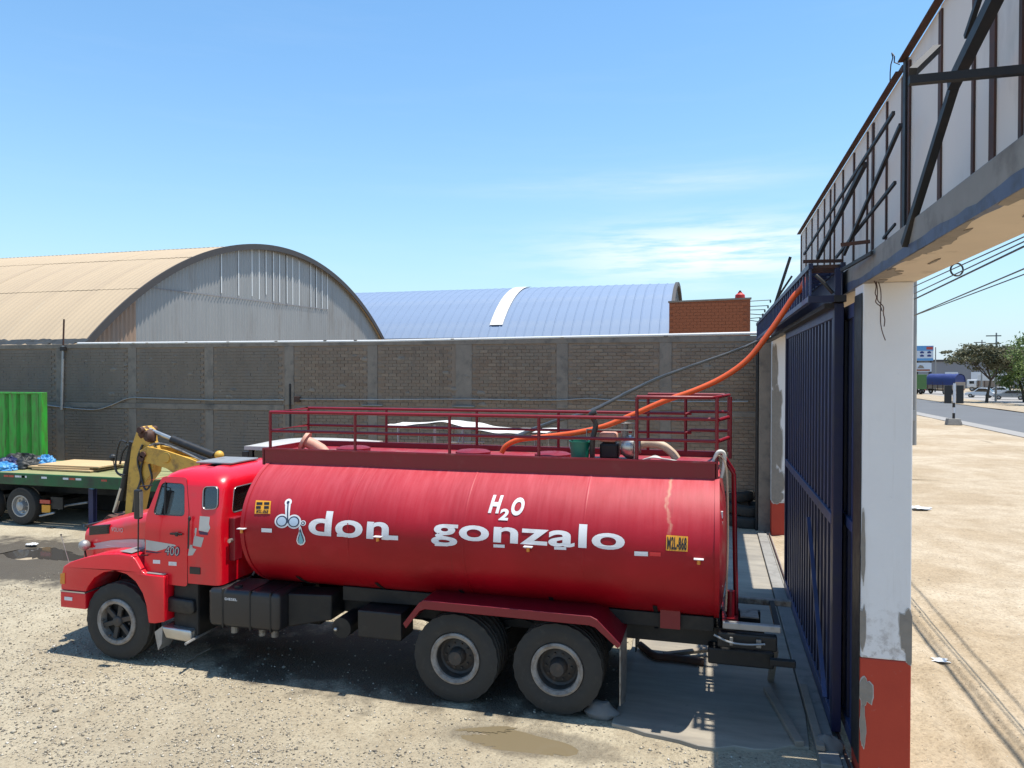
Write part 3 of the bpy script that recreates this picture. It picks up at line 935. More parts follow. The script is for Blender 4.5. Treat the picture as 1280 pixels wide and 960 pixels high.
def wire(name, pts, r, mat, label, cat="cable", n=6, sag=0.0, steps=10, group=None):
    ps = []
    for i in range(len(pts) - 1):
        a, b = Vector(pts[i]), Vector(pts[i + 1])
        for k in range(steps):
            t = k / steps; p = a.lerp(b, t); p.z -= sag * 4 * t * (1 - t); ps.append(p)
    ps.append(Vector(pts[-1]))
    o = MB().tube(ps, r, n).build(name, M[mat], None, smooth=60)
    rebase(o)
    return tag(o, label, cat, group)


def spline(pts, n=8):
    P = [Vector(p) for p in pts]; P = [P[0] * 2 - P[1]] + P + [P[-1] * 2 - P[-2]]; out = []
    for i in range(1, len(P) - 2):
        for k in range(n):
            t = k / n
            out.append(0.5 * ((2 * P[i]) + (P[i + 1] - P[i - 1]) * t + (2 * P[i - 1] - 5 * P[i] + 4 * P[i + 1] - P[i + 2]) * t * t + (3 * P[i] - P[i - 1] - 3 * P[i + 1] + P[i + 2]) * t ** 3))
    out.append(P[-2]); return out


wl_pts = [at(u, v, Y=WY - 0.07) for u, v in ((56, 506), (78, 509), (115, 512), (135, 508), (160, 498), (185, 497.5), (262, 500), (355, 500))]
wire("wall_cable", spline(wl_pts, 5), 0.022, "galvanised", "thin grey cable sagging across the left part of the brick wall", steps=1)
wr_pts = [at(u, v, Y=WY - 0.07) for u, v in ((372, 499), (466, 499.5), (580, 499), (650, 500), (700, 500), (735, 498), (765, 500), (832, 502), (935, 502))]
wire("wall_cable", spline(wr_pts, 5), 0.02, "galvanised", "thin grey conduit running level across the right part of the brick wall", steps=1)
jb = thing("junction_box", "small brown junction box where the cable meets a wall column", "box", at(372, 500, Y=WY - 0.06))
p = at(372, 499, Y=WY - 0.05)
MB().box(p.x - 0.1, p.x + 0.1, WY - 0.11, WY - 0.04, p.z - 0.09, p.z + 0.09).build("cover", M["rusty_steel"], jb, bevel=0.01)
MB().tube([p + V(-0.28, 0, 0.5), p + V(-0.28, 0, -0.9)], 0.03, 8).build("conduit", M["dark_steel"], jb)
pl = thing("wall_pole", "thin grey steel pole clamped upright to the brick wall near its left end", "pole", at(80, 510, Y=WY - 0.1))
MB().tube([at(77, 512, Y=WY - 0.1), at(79, 432, Y=WY - 0.1)], 0.045, 8).build("post", M["galvanised"], pl, smooth=50)
MB().tube([at(79, 432, Y=WY - 0.1), at(80, 399, Y=WY - 0.1)], 0.03, 8).build("tip", M["rusty_steel"], pl, smooth=50)
p = at(79, 436, Y=WY - 0.1); MB().box(p.x - 0.09, p.x + 0.09, WY - 0.16, WY - 0.036, p.z - 0.07, p.z + 0.07).build("clamp", M["dark_steel"], pl)
# ragged dark sheet under the tan roof edge, over the wall at the far left
g = MB(); r = random.Random(8)
a = at(-40, 434, Y=WY + 0.3); b = at(98, 433, Y=WY + 0.3)
g.grid(lambda s, t: (a.x + (b.x - a.x) * s, WY + 0.3 + 0.6 * t, WT + 0.02 + 0.22 * t + 0.10 * mnoise.noise(Vector((s * 22, t * 3, 0)))), 40, 4)
tag(rebase(g.build("roof_flashing", M["dark_tarp"], None, smooth=40)), "ragged dark sheeting lying on the wall top below the tan roof", "sheeting")

# ================================================================== TAN-ROOFED WAREHOUSE
GX = -25.6
Y0, Y1, ZE, ZA = 25.0, 55.5, 5.35, 11.7
wh = thing("warehouse", "barrel-vaulted warehouse with dusty tan roof and grey corrugated gable", "warehouse", (-45, 40, 0))
YC, HW = (Y0 + Y1) / 2, (Y1 - Y0) / 2
RISE = ZA - ZE
RAD = (HW * HW + RISE * RISE) / (2 * RISE); AMAX = math.asin(HW / RAD)


def arch(t, r=0.0):
    """t from 0 (near eave) to 1 (far eave)"""
    a = -AMAX + 2 * AMAX * t
    return YC + (RAD + r) * math.sin(a), ZA - RAD + (RAD + r) * math.cos(a)


# gable of corrugated sheets, each one its own
NS = 30
def arch_z(y): return ZA - RAD + math.sqrt(max(0, RAD * RAD - (y - YC) ** 2))
for k in range(NS):
    ya, yb = Y0 + 0.15 + (2 * HW - 0.3) * k / NS, Y0 + 0.15 + (2 * HW - 0.3) * (k + 1) / NS
    dz = R_.uniform(-0.01, 0.01); prox = R_.uniform(0, 0.018); nw = 10
    g = MB()
    def fn(a, b, ya=ya, yb=yb, prox=prox):
        y = ya + (yb - ya + 0.03) * a
        return (GX - 0.02 - prox - 0.06 * (0.5 + 0.5 * math.cos(2 * math.pi * a * 4)), y, 3.5 + (arch_z(min(y, Y1 - 0.16)) - 0.05 - 3.5) * b)
    g.grid(fn, 40, 1)
    g.build("gable_sheet", M["sheet_rust"] if k < 3 else M["sheet_grey"], wh, smooth=60, fix=False)
MB().box(GX - 0.3, GX - 0.12, Y0 + 0.1, Y1 - 0.1, 0, 5.2).build("wall", M["concrete_dark"], wh)
for (zx, zt, zb) in ((710, 55, 195), (765, 52, 203), (808, 56, 205), (831, 56, 215), (853, 58, 200), (877, 64, 222), (896, 72, 225), (920, 75, 228), (938, 80, 235), (959, 92, 235), (996, 95, 240), (1014, 112, 242), (1032, 118, 245), (1049, 130, 248)):
    u = zx / 2.56; p = at(u, 290 + zt / 2.56, X=GX + 0.03); q = at(u, 290 + zb / 2.56, X=GX + 0.03)
    y = p.y; zt_ = min(p.z, arch_z(y) - 0.1)
    MB().box(GX - 0.019, GX - 0.006, y - 0.045, y + 0.045, q.z, zt_).build("light_strip", M["sheet_light"], wh)
a = at(190, 290 + 178 / 2.56, X=GX - 0.012); b = at(1050 / 2.56, 290 + 248 / 2.56, X=GX - 0.012)
MB().bar(a, b, 0.016, 0.05).build("lap_edge", M["building_grey"], wh)
# overhanging edge trim of the roof at the gable
OVH = 0.26
g = MB()
n = 60
for sgn, r0, r1 in ((1, 0.02, 0.2),):
    ring = []
    for k in range(n + 1):
        y0, z0 = arch(k / n, -0.22); y1, z1 = arch(k / n, 0.10)
        ring.append((y0, z0, y1, z1))
    for k in range(n):
        y0, z0, y1, z1 = ring[k]; y2, z2, y3, z3 = ring[k + 1]
        x0, x1 = GX + OVH - 0.04, GX + OVH + 0.03
        g.add([(x0, y0, z0), (x0, y1, z1), (x1, y0, z0), (x1, y1, z1), (x0, y2, z2), (x0, y3, z3), (x1, y2, z2), (x1, y3, z3)], [(0, 1, 5, 4), (2, 6, 7, 3), (1, 3, 7, 5), (0, 4, 6, 2)])
g.build("roof_edge", M["edge_dark"], wh, fix=True)
# roof sheets: 8 rows over the vault, 2.4 m wide, the first column ends at the overhang
ROWS, SW = 8, 2.4
row_me = []
for rr in range(ROWS):
    g = MB()
    def fn(a, b, rr=rr):
        t = (rr + b * 1.012) / ROWS
        y, z = arch(min(t, 1), 0.018 * (1 - b) + 0.010 * math.sin(a * math.pi * 16))
        return (-SW * a, y, z)
    g.grid(fn, 64, 5)
    me = g.mesh("roof_sheet", smooth=60, fix=False); me.materials.append(M["roof_tan"]); row_me.append(me)
for c in range(20):
    for rr in range(ROWS):
        if rr > 5 and c > 0: continue
        o = bpy.data.objects.new("roof_sheet", row_me[rr]); COL.objects.link(o); o.parent = wh
        o.location = Vector((GX + OVH - SW * c, 0, R_.uniform(-0.003, 0.006))) - OFF[wh]
MB().box(-75, GX - 0.4, Y0 - 0.05, Y0 + 0.2, 0, ZE - 0.1).build("side_wall", M["concrete_dark"], wh)

# ================================================================== BLUE-ROOFED WAREHOUSE
bw = thing("warehouse", "long warehouse under a blue barrel roof with one white roof strip", "warehouse", (-30, 72, 0))
BX, BY0, BY1, BZE, BZA = -3.45, 60.0, 85.0, 7.1, 12.6
bC, bH = (BY0 + BY1) / 2, (BY1 - BY0) / 2
bR = (bH * bH + (BZA - BZE) ** 2) / (2 * (BZA - BZE)); bA = math.asin(bH / bR)
def barch(t, r=0.0):
    a = -bA + 2 * bA * t
    return bC + (bR + r) * math.sin(a), BZA - bR + (bR + r) * math.cos(a)
def blue_sheet(w, nm):
    g = MB()
    prof = [(0, 0), (0.84, 0), (0.88, 0.045), (0.95, 0.045), (1.0, 0)]
    n = 26; base = len(g.v)
    for j in range(n + 1):
        for (a, h) in prof:
            y, z = barch(j / n, h); g.v.append((-w * a, y, z))
    for j in range(n):
        for i in range(4):
            a = j * 5 + i; g.f.append((a, a + 1, a + 6, a + 5))
    me = g.mesh(nm, smooth=30, fix=False); return me
me_b = blue_sheet(0.8, "roof_sheet"); me_b.materials.append(M["roof_blue"])
k = 0; x = BX
xs = at(622, 398, Y=61.5).x
while x > -62:
    o = bpy.data.objects.new("roof_sheet", me_b); COL.objects.link(o); o.parent = bw
    o.location = Vector((x, 0, R_.uniform(-0.008, 0.008))) - OFF[bw]; x -= 0.8
g = MB()
def fn(a, b):
    t = 0.055 + 0.42 * b; y, z = barch(t, 0.115); return (xs + 0.58 - 1.16 * a, y, z)
g.grid(fn, 2, 20); g.build("skylight_strip", M["roof_white"], bw, smooth=40, fix=False)
g = MB(); prev = None
poly = [(BX + 0.03, barch(k / 40, -0.02)[0], barch(k / 40, -0.02)[1]) for k in range(41)] + [(BX + 0.03, BY1, 3.0), (BX + 0.03, BY0, 3.0)]
MB().prism(poly, (-0.08, 0, 0)).build("gable_wall", M["edge_dark"], bw)
g = MB()
for k in range(40):
    y0, z0 = barch(k / 40, -0.25); y1, z1 = barch(k / 40, 0.12); y2, z2 = barch((k + 1) / 40, -0.25); y3, z3 = barch((k + 1) / 40, 0.12)
    g.add([(BX + 0.04, y0, z0), (BX + 0.04, y1, z1), (BX + 0.3, y0, z0), (BX + 0.3, y1, z1), (BX + 0.04, y2, z2), (BX + 0.04, y3, z3), (BX + 0.3, y2, z2), (BX + 0.3, y3, z3)], [(0, 1, 5, 4), (2, 6, 7, 3), (1, 3, 7, 5), (0, 4, 6, 2)])
g.build("roof_edge", M["edge_dark"], bw)
MB().box(-62, BX - 0.1, BY0 + 0.1, BY0 + 0.4, 0, BZE - 0.35).build("side_wall", M["brick_orange"], bw)
MB().tube([(-62, BY0 - 0.1, BZE - 0.12), (BX, BY0 - 0.1, BZE - 0.05)], 0.14, 6).build("gutter", M["edge_dark"], bw)

# ================================================================== ORANGE BRICK BOX BUILDING
ob = thing("brick_building", "flat-topped orange brick building rising behind the wall beside the blue roof", "building", (0, 45, 0))
p0 = at(836.5, 380, Y=45); p1 = at(938, 374, Y=45)
zt0, zt1 = at(836.5, 378.5, Y=45).z, p1.z
MB().prism([(p0.x, 45, 0), (p1.x, 45, 0), (p1.x, 45, zt1), (p0.x, 45, zt0)], (0, 9, 0)).build("wall", M["brick_joint"], ob)
MB().prism([(p0.x - 0.06, 44.94, zt0), (p1.x + 0.06, 44.94, zt1), (p1.x + 0.06, 44.94, zt1 + 0.1), (p0.x - 0.06, 44.94, zt0 + 0.1)], (0, 0.3, 0)).build("parapet_cap", M["concrete_dark"], ob)
bme = MB().box(-0.195, 0.195, -0.025, 0.02, -0.085, 0.085).mesh("brick"); bme.materials.append(M["brick_orange"])
z = 4.9; row = 0; cnt = 0; g = MB()
while z < zt1 - 0.1:
    x = p0.x + 0.2 + (0.2 if row % 2 else 0)
    while x < p1.x - 0.18:
        if z < zt0 + (zt1 - zt0) * (x - p0.x) / (p1.x - p0.x) - 0.09:
            if cnt < 300 and z > 6.3:
                o = bpy.data.objects.new("brick", bme); COL.objects.link(o); o.parent = ob; o.location = Vector((x, 45 + R_.uniform(-0.006, 0.006), z)) - OFF[ob]; cnt += 1
            else: g.box(x - 0.195, x + 0.195, 44.975, 45.02, z - 0.085, z + 0.085)
        x += 0.405
    z += 0.182; row += 1
if g.v: g.build("brick_courses", M["brick_orange"], ob, kind="stuff", fix=False)
wtk = thing("water_tank", "small red tank standing on the corner of the orange brick building", "tank", (p1.x - 0.5, 45.8, zt1))
c = at(925, 373, Y=45.8)
MB().lathe([(0.0, 0), (0.28, 0), (0.30, 0.1), (0.28, 0.34), (0.12, 0.46), (0.12, 0.52), (0.0, 0.53)], (c.x, 45.8, zt1 + 0.0), (0, 0, 1), 14).build("shell", M["red_plastic"], wtk, smooth=40)
MB().cyl((c.x, 45.8, zt1 + 0.53), (c.x, 45.8, zt1 + 0.6), 0.07, n=10).build("lid", M["dark_steel"], wtk)
# electric fence beside it
ef = thing("electric_fence", "slim post with wires and insulators beside the orange brick building", "fence", at(954, 412, Y=44))
pb = at(954, 416, Y=44); pt = at(953.5, 392, Y=44)
MB().tube([pb + V(0, 0, -2), pt], 0.06, 6).build("post", M["dark_steel"], ef)
for (ua, va, ub, vb) in ((938, 376.5, 963, 375), (938, 383, 960, 382), (938, 387.5, 956, 387), (938, 392.5, 960, 394), (938, 398, 950, 397), (938, 400.5, 948, 402)):
    a = at(ua, va, Y=44); b = at(ub, vb, Y=44)
    MB().tube([a, b], 0.022, 5).build("wire", M["dark_steel"], ef)
    MB().ball(b + V(0, 0, -0.07), 0.07, 7, 5, (0.7, 0.7, 1.5)).build("insulator", M["dark_steel"], ef)

# ================================================================== GATE: pillars, beam, leaves
PX0, PX1 = 1.45, 1.92
PZ = 5.1


def patch(name, cx, cz, rx, rz, y, mat, parent, seed, t=0.006):
    n = 26; ps = []
    for k in range(n):
        a = 2 * math.pi * k / n
        q = 1 + 0.38 * mnoise.noise(Vector((math.cos(a) * 1.6, math.sin(a) * 1.6, seed * 3.1))) + 0.22 * mnoise.noise(Vector((math.cos(a) * 5, math.sin(a) * 5, seed * 1.7)))
        ps.append((min(max(cx + rx * q * math.cos(a), PX0 - 0.004), PX1 + 0.004), y, cz + rz * q * math.sin(a)))
    MB().prism(ps, (0, -t - 0.0007 * seed, 0)).build(name, M[mat], parent)
    rr = random.Random(seed)
    pe = [(min(max(cx + (p[0] - cx) * (1.10 + 0.12 * rr.random()), PX0 - 0.003), PX1 + 0.003), y, cz + (p[2] - cz) * (1.06 + 0.08 * rr.random())) for p in ps]
    MB().prism(pe, (0, -t * 0.5 - 0.0003 * seed, 0)).build("chipped_edge", M["chip_edge"], parent)


def pillar(y0, y1, label, red, seed):
    p = thing("gate_pillar", label, "pillar", ((PX0 + PX1) / 2, (y0 + y1) / 2, 0))
    MB().box(PX0, PX1, y0, y1, -0.1, red).build("red_base", M["pillar_red"], p, bevel=0.012)
    MB().box(PX0 + 0.004, PX1 - 0.004, y0 + 0.004, y1 - 0.004, red, PZ).build("white_shaft", M["pillar_white"], p, bevel=0.012)
    return p


pn = pillar(8.1, 8.55, "near white gate pillar with peeling red-painted base", 1.30, 1)
for cx, cz, rx, rz, sd in ((1.88, 1.62, 0.075, 0.20, 1), (1.91, 1.40, 0.05, 0.10, 2), (1.47, 1.6, 0.035, 0.22, 4), (1.47, 2.42, 0.02, 0.3, 6)):
    patch("bare_patch", cx, cz, rx, rz, 8.1 + 0.004, "patch_grey", pn, sd)
for cx, cz, rx, rz, sd in ((1.50, 0.95, 0.06, 0.14, 3), (1.66, 0.12, 0.07, 0.07, 5), (1.48, 0.6, 0.025, 0.2, 8)):
    patch("bare_patch", cx, cz, rx, rz, 8.1, "patch_grey", pn, sd)
pf = pillar(19.9, 20.35, "far white gate pillar with broken plaster and red base near the tyres", 0.85, 2)
for cx, cz, rx, rz, sd in ((1.55, 3.3, 0.14, 0.55, 1), (1.53, 2.3, 0.15, 0.7, 3), (1.56, 1.35, 0.17, 0.45, 5), (1.50, 4.3, 0.08, 0.5, 7), (1.6, 1.0, 0.14, 0.16, 9)):
    patch("bare_patch", cx, cz, rx, rz, 19.904, "patch_grey", pf, sd, 0.012)
MB().prism([(PX0 - 0.0005, 8.1 + 0.02 + 0.03 * mnoise.noise(Vector((0, 0, 0.2 + 0.13 * k * 2.3))), 0.2 + 0.12 * k) for k in range(41)] + [(PX0 - 0.0005, 8.5, 5.0), (PX0 - 0.0005, 8.5, 0.2)], (-0.008, 0, 0)).build("gate_jamb", M["black_metal"], pn)
cm_ = thing("corner_post", "bare dark concrete post in the corner where the wall meets the gate", "post", (1.25, 20.8, 0))
MB().box(1.16, 1.90, 20.36, 21.24, -0.1, 5.09).build("shaft", M["concrete_dark"], cm_, bevel=0.012)
MB().tube([(1.12, 20.42, 0), (1.12, 20.42, 5.0)], 0.04, 8).build("drain_pipe", M["black_metal"], cm_)

beam = thing("gate_beam", "long concrete beam carrying the sign frame over the gate", "beam", (1.68, 9, PZ))
BT = 5.36
MB().box(PX0, PX1 + 0.02, -4, 20.4, PZ, PZ + 0.018).build("soffit", M["plaster_tan"], beam)
MB().box(PX0, PX1 + 0.02, -4, 20.4, PZ + 0.018, BT).build("beam_body", M["concrete"], beam, bevel=0.01)
# flaking blue paint along the lower inner edge
g = MB(); n = 120
for k in range(n):
    y0, y1 = -1 + 21 * k / n, -1 + 21 * (k + 1) / n
    h0 = 0.075 + 0.06 * mnoise.noise(Vector((y0 * 1.3, 0, 0))) + 0.02 * mnoise.noise(Vector((y0 * 7, 0, 0))); h1 = 0.075 + 0.06 * mnoise.noise(Vector((y1 * 1.3, 0, 0))) + 0.02 * mnoise.noise(Vector((y1 * 7, 0, 0)))
    g.add([(PX0 - 0.004, y0, PZ - 0.004), (PX0 - 0.004, y1, PZ - 0.004), (PX0 - 0.004, y1, PZ + h1), (PX0 - 0.004, y0, PZ + h0)], [(0, 1, 2, 3)])
    e0 = 0.035 + 0.03 * mnoise.noise(Vector((y0 * 2.1, 5, 0))) + 0.02 * mnoise.noise(Vector((y0 * 9, 5, 0))); e1 = 0.035 + 0.03 * mnoise.noise(Vector((y1 * 2.1, 5, 0))) + 0.02 * mnoise.noise(Vector((y1 * 9, 5, 0)))
    g.add([(PX0 - 0.004, y0, PZ - 0.004), (PX0 - 0.004, y1, PZ - 0.004), (PX0 + max(e1, 0.005), y1, PZ - 0.004), (PX0 + max(e0, 0.005), y0, PZ - 0.004)], [(0, 3, 2, 1)])
g.build("blue_paint_band", M["paint_blue_flake"], beam, fix=False)
for k in range(9):
    y = 3.0 + k * 0.62 + R_.uniform(-0.2, 0.2); cx = PX0 + (0.03 if k % 3 else 0.22 + 0.1 * R_.random())
    n = 30; rx, ry = (0.09 + 0.05 * R_.random(), 0.3 + 0.25 * R_.random()) if k % 3 else (0.012, 0.14)
    ps = []
    for i in range(n):
        a = 6.283 * i / n; c_, s_ = math.cos(a), math.sin(a)
        q = 1 + 0.6 * mnoise.noise(Vector((c_ * 2.2, s_ * 2.2, k * 3.3))) + 0.45 * mnoise.noise(Vector((c_ * 7, s_ * 7, k * 1.9)))
        ps.append((max(cx + rx * q * c_, PX0 + 0.001), y + ry * q * s_, PZ))
    MB().prism(ps, (0, 0, -0.0045 - 0.0006 * k)).build("bare_patch", M["patch_grey"], beam)
g = MB()
for s in range(3):
    pts = [V(PX0 + 0.06 + 0.03 * s, 7.9 + 0.05 * s, PZ)]
    for k in range(7): pts.append(pts[-1] + V(R_.uniform(-0.01, 0.05), R_.uniform(-0.05, 0.02), -0.045 - 0.02 * s))
    g.tube(spline(pts, 4), 0.005, 5)
g.build("bare_wires", M["rusty_steel"], beam, smooth=50)

# sliding leaves
def leaf(label, x, y0, y1, z0, z1, pitch, label_end):
    t = thing("gate_leaf", label, "gate", (x, (y0 + y1) / 2, z0))
    MB().box(x + 0.03, x + 0.036, y0 + 0.02, y1 - 0.02, z0 + 0.05, z1 - 0.05).build("sheet", M["dark_steel"], t)
    w = 0.09
    MB().box(x - 0.04, x + 0.06, y0 - 0.005, y0 + 0.13, z0, z1).build("end_post", M["gate_blue"], t, bevel=0.006)
    MB().box(x - 0.04, x + 0.06, y1 - 0.13, y1, z0, z1).build("end_post", M["gate_blue"], t, bevel=0.006)
    MB().box(x - 0.038, x + 0.058, y0 + 0.131, y1 - 0.131, z1 - 0.16, z1 - 0.003).build("top_rail", M["gate_blue_light"], t, bevel=0.006)
    MB().box(x - 0.038, x + 0.058, y0 + 0.131, y1 - 0.131, z0 + 0.003, z0 + 0.16).build("bottom_rail", M["gate_blue_light"], t, bevel=0.006)
    zm = 2.5
    MB().box(x - 0.045, x + 0.028, y0 + 0.131, y1 - 0.131, zm - 0.06, zm + 0.06).build("mid_rail", M["gate_blue_light"], t, bevel=0.006)
    n = int((y1 - y0 - 0.3) / pitch)
    for k in range(n):
        y = y0 + 0.2 + k * pitch
        for (za, zb) in ((z0 + 0.161, zm - 0.061), (zm + 0.061, z1 - 0.161)):
            g = MB()
            prof = [(y, x + 0.029), (y + 0.005, x - 0.02), (y + 0.115, x - 0.02), (y + 0.12, x + 0.029)]
            g.prism([(px_, yy, za) for yy, px_ in prof], (0, 0, zb - za))
            sl = g.build("slat", M["gate_blue"], t)
            sl.data.materials.append(M["gate_blue_light"])      # front faces lighter: light from the yard painted into the colour
            for pg in sl.data.polygons:
                if pg.normal.x < -0.9: pg.material_index = 1
    g = MB()
    return t


lf = leaf("front leaf of the blue steel gate, ribbed and closing the far bay", 1.36, 9.02, 14.9, 0.09, 4.98, 0.30, "")
MB().bar((1.27, 9.2, 0.4), (1.27, 10.8, 2.2), 0.05, 0.03).build("brace", M["gate_blue_light"], lf)
for y in (9.5, 14.3):
    MB().lathe([(0.0, -0.03), (0.07, -0.03), (0.07, -0.012), (0.05, 0), (0.07, 0.012), (0.07, 0.03), (0, 0.03)], (1.36, y, 0.115), (1, 0, 0), 16).build("roller", M["dark_steel"], lf)
lb = leaf("rear leaf of the blue steel gate, half hidden beside the near pillar", 1.51, 8.58, 12.2, 0.09, 4.96, 0.30, "")
MB().box(1.385, 1.405, 8.3, 19.85, 0.03, 0.075).build("gate_rail", M["rusty_steel"], None, kind="structure")

# truss box above the leaf
tr = thing("gate_truss", "blue steel box truss with upright bars above the sliding gate", "truss", (1.2, 14, PZ))
TX0, TX1, TZ0, TZ1, TY0, TY1 = 1.06, 1.40, 5.03, 5.40, 8.95, 19.6
for x in (TX0, TX1):
    for z in (TZ0, TZ1):
        MB().box(x - 0.025, x + 0.025, TY0, TY1, z - 0.03, z + 0.03).build("chord", M["gate_blue_light"] if x == TX0 and z == TZ0 else M["gate_blue"], tr)
n = 34
for k in range(n):
    y = TY0 + 0.06 + (TY1 - TY0 - 0.12) * k / (n - 1)
    MB().box(TX0 - 0.012, TX0 + 0.012, y - 0.02, y + 0.02, TZ0 + 0.03, TZ1 - 0.03).build("upright", M["gate_blue_light"], tr)
MB().box(TX1 - 0.01, TX1 + 0.0, TY0 + 0.03, TY1, TZ0 + 0.03, TZ1 - 0.03).build("back_sheet", M["gate_blue"], tr)
MB().box(TX0 + 0.026, TX0 + 0.05, TY0 + 2.6, TY1, TZ0 + 0.03, TZ1 - 0.06).build("inner_sheet", M["dark_steel"], tr)
MB().box(TX1 - 0.085, TX1 - 0.025, TY0 - 0.01, TY0 + 0.05, TZ0 + 0.03, TZ1 - 0.03).build("end_plate", M["gate_blue"], tr)
MB().box(TX0 - 0.03, TX1 + 0.03, TY0 - 0.03, TY0 + 0.02, TZ0 - 0.045, TZ0 + 0.03).build("end_sill", M["gate_blue"], tr)
for k in range(30):
    y = TY0 + 0.12 + 0.36 * k
    MB().box(TX0 + 0.026, TX1 - 0.026, y - 0.03, y + 0.03, TZ1 - 0.02, TZ1 + 0.02).build("cross_bar", M["rusty_steel"] if k < 2 else M["gate_blue"], tr)
MB().tube([(TX0 + 0.06, TY0 + 0.05, TZ1 - 0.1), (TX0 + 0.12, TY0 + 0.02, TZ0 + 0.2), (TX1 - 0.1, TY0 + 0.05, TZ0 + 0.06)], 0.02, 8).build("pipe", M["black_hose"], tr, smooth=50)
MB().box(1.22, 1.35, 9.05, 19.5, 4.93, 4.984).build("guide_rail", M["dark_steel"], tr)
MB().box(1.30, 1.42, 8.9, 9.12, 4.985, 5.06).build("stop_block", M["dark_steel"], tr)
for k, (ua, va, ub, vb) in enumerate(((963, 398, 988, 321), (972, 372, 990, 345), (975, 380, 997, 350))):
    rr = 0.035 if k == 0 else 0.022
    o = MB().tube([at(ua, va, Y=17.5), at(ub, vb, Y=17.3)], rr, 6).build("steel_rod", M["dark_steel"], None)
    tag(rebase(o), ("thick dark steel rod leaning up from the far end of the blue truss", "thin dark rod leaning just above the thick rod on the truss", "thin dark rod nearest the sign frame, leaning over the truss")[k], "rod", "loose rods on the truss")

# ================================================================== SIGN FRAMES ON THE BEAM (seen from behind)
SX = 1.78


def stud_y(u): return at(u, 300, X=SX - 0.06).y


def sign_frame(label, y0, y1, z1a, z1b, studs):
    """panels on the street side, upright angle irons on the inner side; y0 near, y1 far"""
    s = thing("sign_frame", label, "sign frame", (SX, (y0 + y1) / 2, BT))
    def zt(y): return z1a + (z1b - z1a) * (y - y0) / (y1 - y0)
    cuts = [y0] + [y for y, w in studs if w > 0.055 and y0 + 0.3 < y < y1 - 0.3] + [y1]
    cuts = sorted(set(cuts))
    for a, b in zip(cuts[:-1], cuts[1:]):
        zo = R_.uniform(-0.004, 0.004)
        MB().prism([(SX + zo, a + 0.004, BT + 0.005), (SX + zo, b - 0.004, BT + 0.005), (SX + zo, b - 0.004, zt(b)), (SX + zo, a + 0.004, zt(a))], (0.012, 0, 0)).build("sign_panel", M["sign_back"], s)
    for y, w in studs:
        MB().angle((SX - 0.01, y, BT + 0.002), (SX - 0.01, y, zt(y) - 0.05), w * 1.35, 0.014, (0, 1, 0), -1, 1).build("stud", M["rusty_steel"], s)
    MB().angle((SX - 0.01, y0, zt(y0) + 0.01), (SX - 0.01, y1, zt(y1) + 0.01), 0.07, 0.012, (0, 0, 1), -1, -1).build("top_rail", M["rusty_steel"], s)
    return s


ZF = at(997, 295.5, X=SX - 0.04).z; ZN = at(1122, 86.5, X=SX - 0.04).z
st_far = [(stud_y(u), w) for u, w in ((998, .06), (1004, .045), (1011, .04), (1018, .06), (1026, .035), (1033, .055), (1038, .04), (1048, .05), (1061, .055), (1077.5, .03), (1083.5, .065), (1100.5, .03))] + [(stud_y(1119) , .10)]
sf = sign_frame("far sign frame, back of pale panels with rusty studs over the blue gate", stud_y(1119.5), stud_y(997), ZF, ZF, st_far)
st_near = [(stud_y(u), w) for u, w in ((1127, .04), (1163.5, .06), (1204, .035), (1225.5, .07), (1261, .035), (1290, .05), (1330, .07), (1390, .05))]
sn = sign_frame("near sign frame, back of tall pale panels with dark studs, closest overhead", 1.2, stud_y(1122), ZN, ZN, st_near)
MB().angle((SX - 0.02, stud_y(1122.5), BT + 0.002), (SX - 0.02, stud_y(1122.5), ZN + 0.04), 0.09, 0.014, (0, 1, 0), -1, 1).build("corner_post", M["dark_steel"], sn)
g = MB()
pts = [V(SX - 0.05, stud_y(1121), ZN)]
for k in range(9): pts.append(pts[-1] + V(R_.uniform(-0.04, 0.02), R_.uniform(-0.02, 0.10), 0.05 if k < 4 else -0.05))
g.tube(pts, 0.006, 5).build("loose_wire", M["dark_steel"], sn, smooth=50)


def brace(p, q, w, mat, label, h=None):
    o = MB().bar(p, q, w * 0.74, (h or w * 0.8) * 0.74, (1, 0, 0)).build("steel_brace", M[mat], None)
    return tag(rebase(o), label, "brace", "steel braces behind the signs")


brace(at(1005, 318, X=1.42), at(1117, 141, X=1.555), 0.045, "dark_steel", "long thin dark brace climbing highest across the far sign frame")
brace(at(1022, 322, X=1.38), at(1081, 205, X=1.55), 0.075, "dark_steel", "thick dark brace climbing steeply across the middle of the far sign frame")
brace(at(1045, 322, X=1.40), at(1119, 228, X=1.555), 0.04, "dark_steel", "thin dark brace rising low to the corner post of the near sign")
brace(at(1055, 318, X=1.40), at(1126, 156, X=1.555), 0.05, "dark_steel", "dark brace rising steeply to the corner post between both signs")
brace(at(1104, 298, X=1.52), at(1119, 280, X=1.555), 0.03, "dark_steel", "short thin brace at the foot of the corner post")
brace(at(1131, 306, X=1.43), at(1194, 103, X=1.52), 0.085, "dark_steel", "heavy black brace leaning from the beam up the near sign frame", 0.07)
brace(at(1191, 106, X=1.50), at(1250, -14, X=1.50), 0.10, "dark_steel", "broad black channel continuing the heavy brace up to the picture top", 0.09)
brace(at(1208, 46, X=1.56), at(1228, -14, X=1.56), 0.05, "dark_steel", "thin black strut crossing behind the broad channel on the near sign")
yb = 4.15
a = at(1136, 101, Y=yb); b = V(1.60, yb, a.z + 0.0)
brace(a, V(1.60, yb, a.z), 0.055, "dark_steel", "black square beam jutting inward level from the near sign frame", 0.06)
brace(at(1141, 90, Y=yb + 0.04), at(1171, 61, Y=yb + 0.5), 0.055, "dark_steel", "short black stub sticking up from the tip of the jutting beam", 0.05)
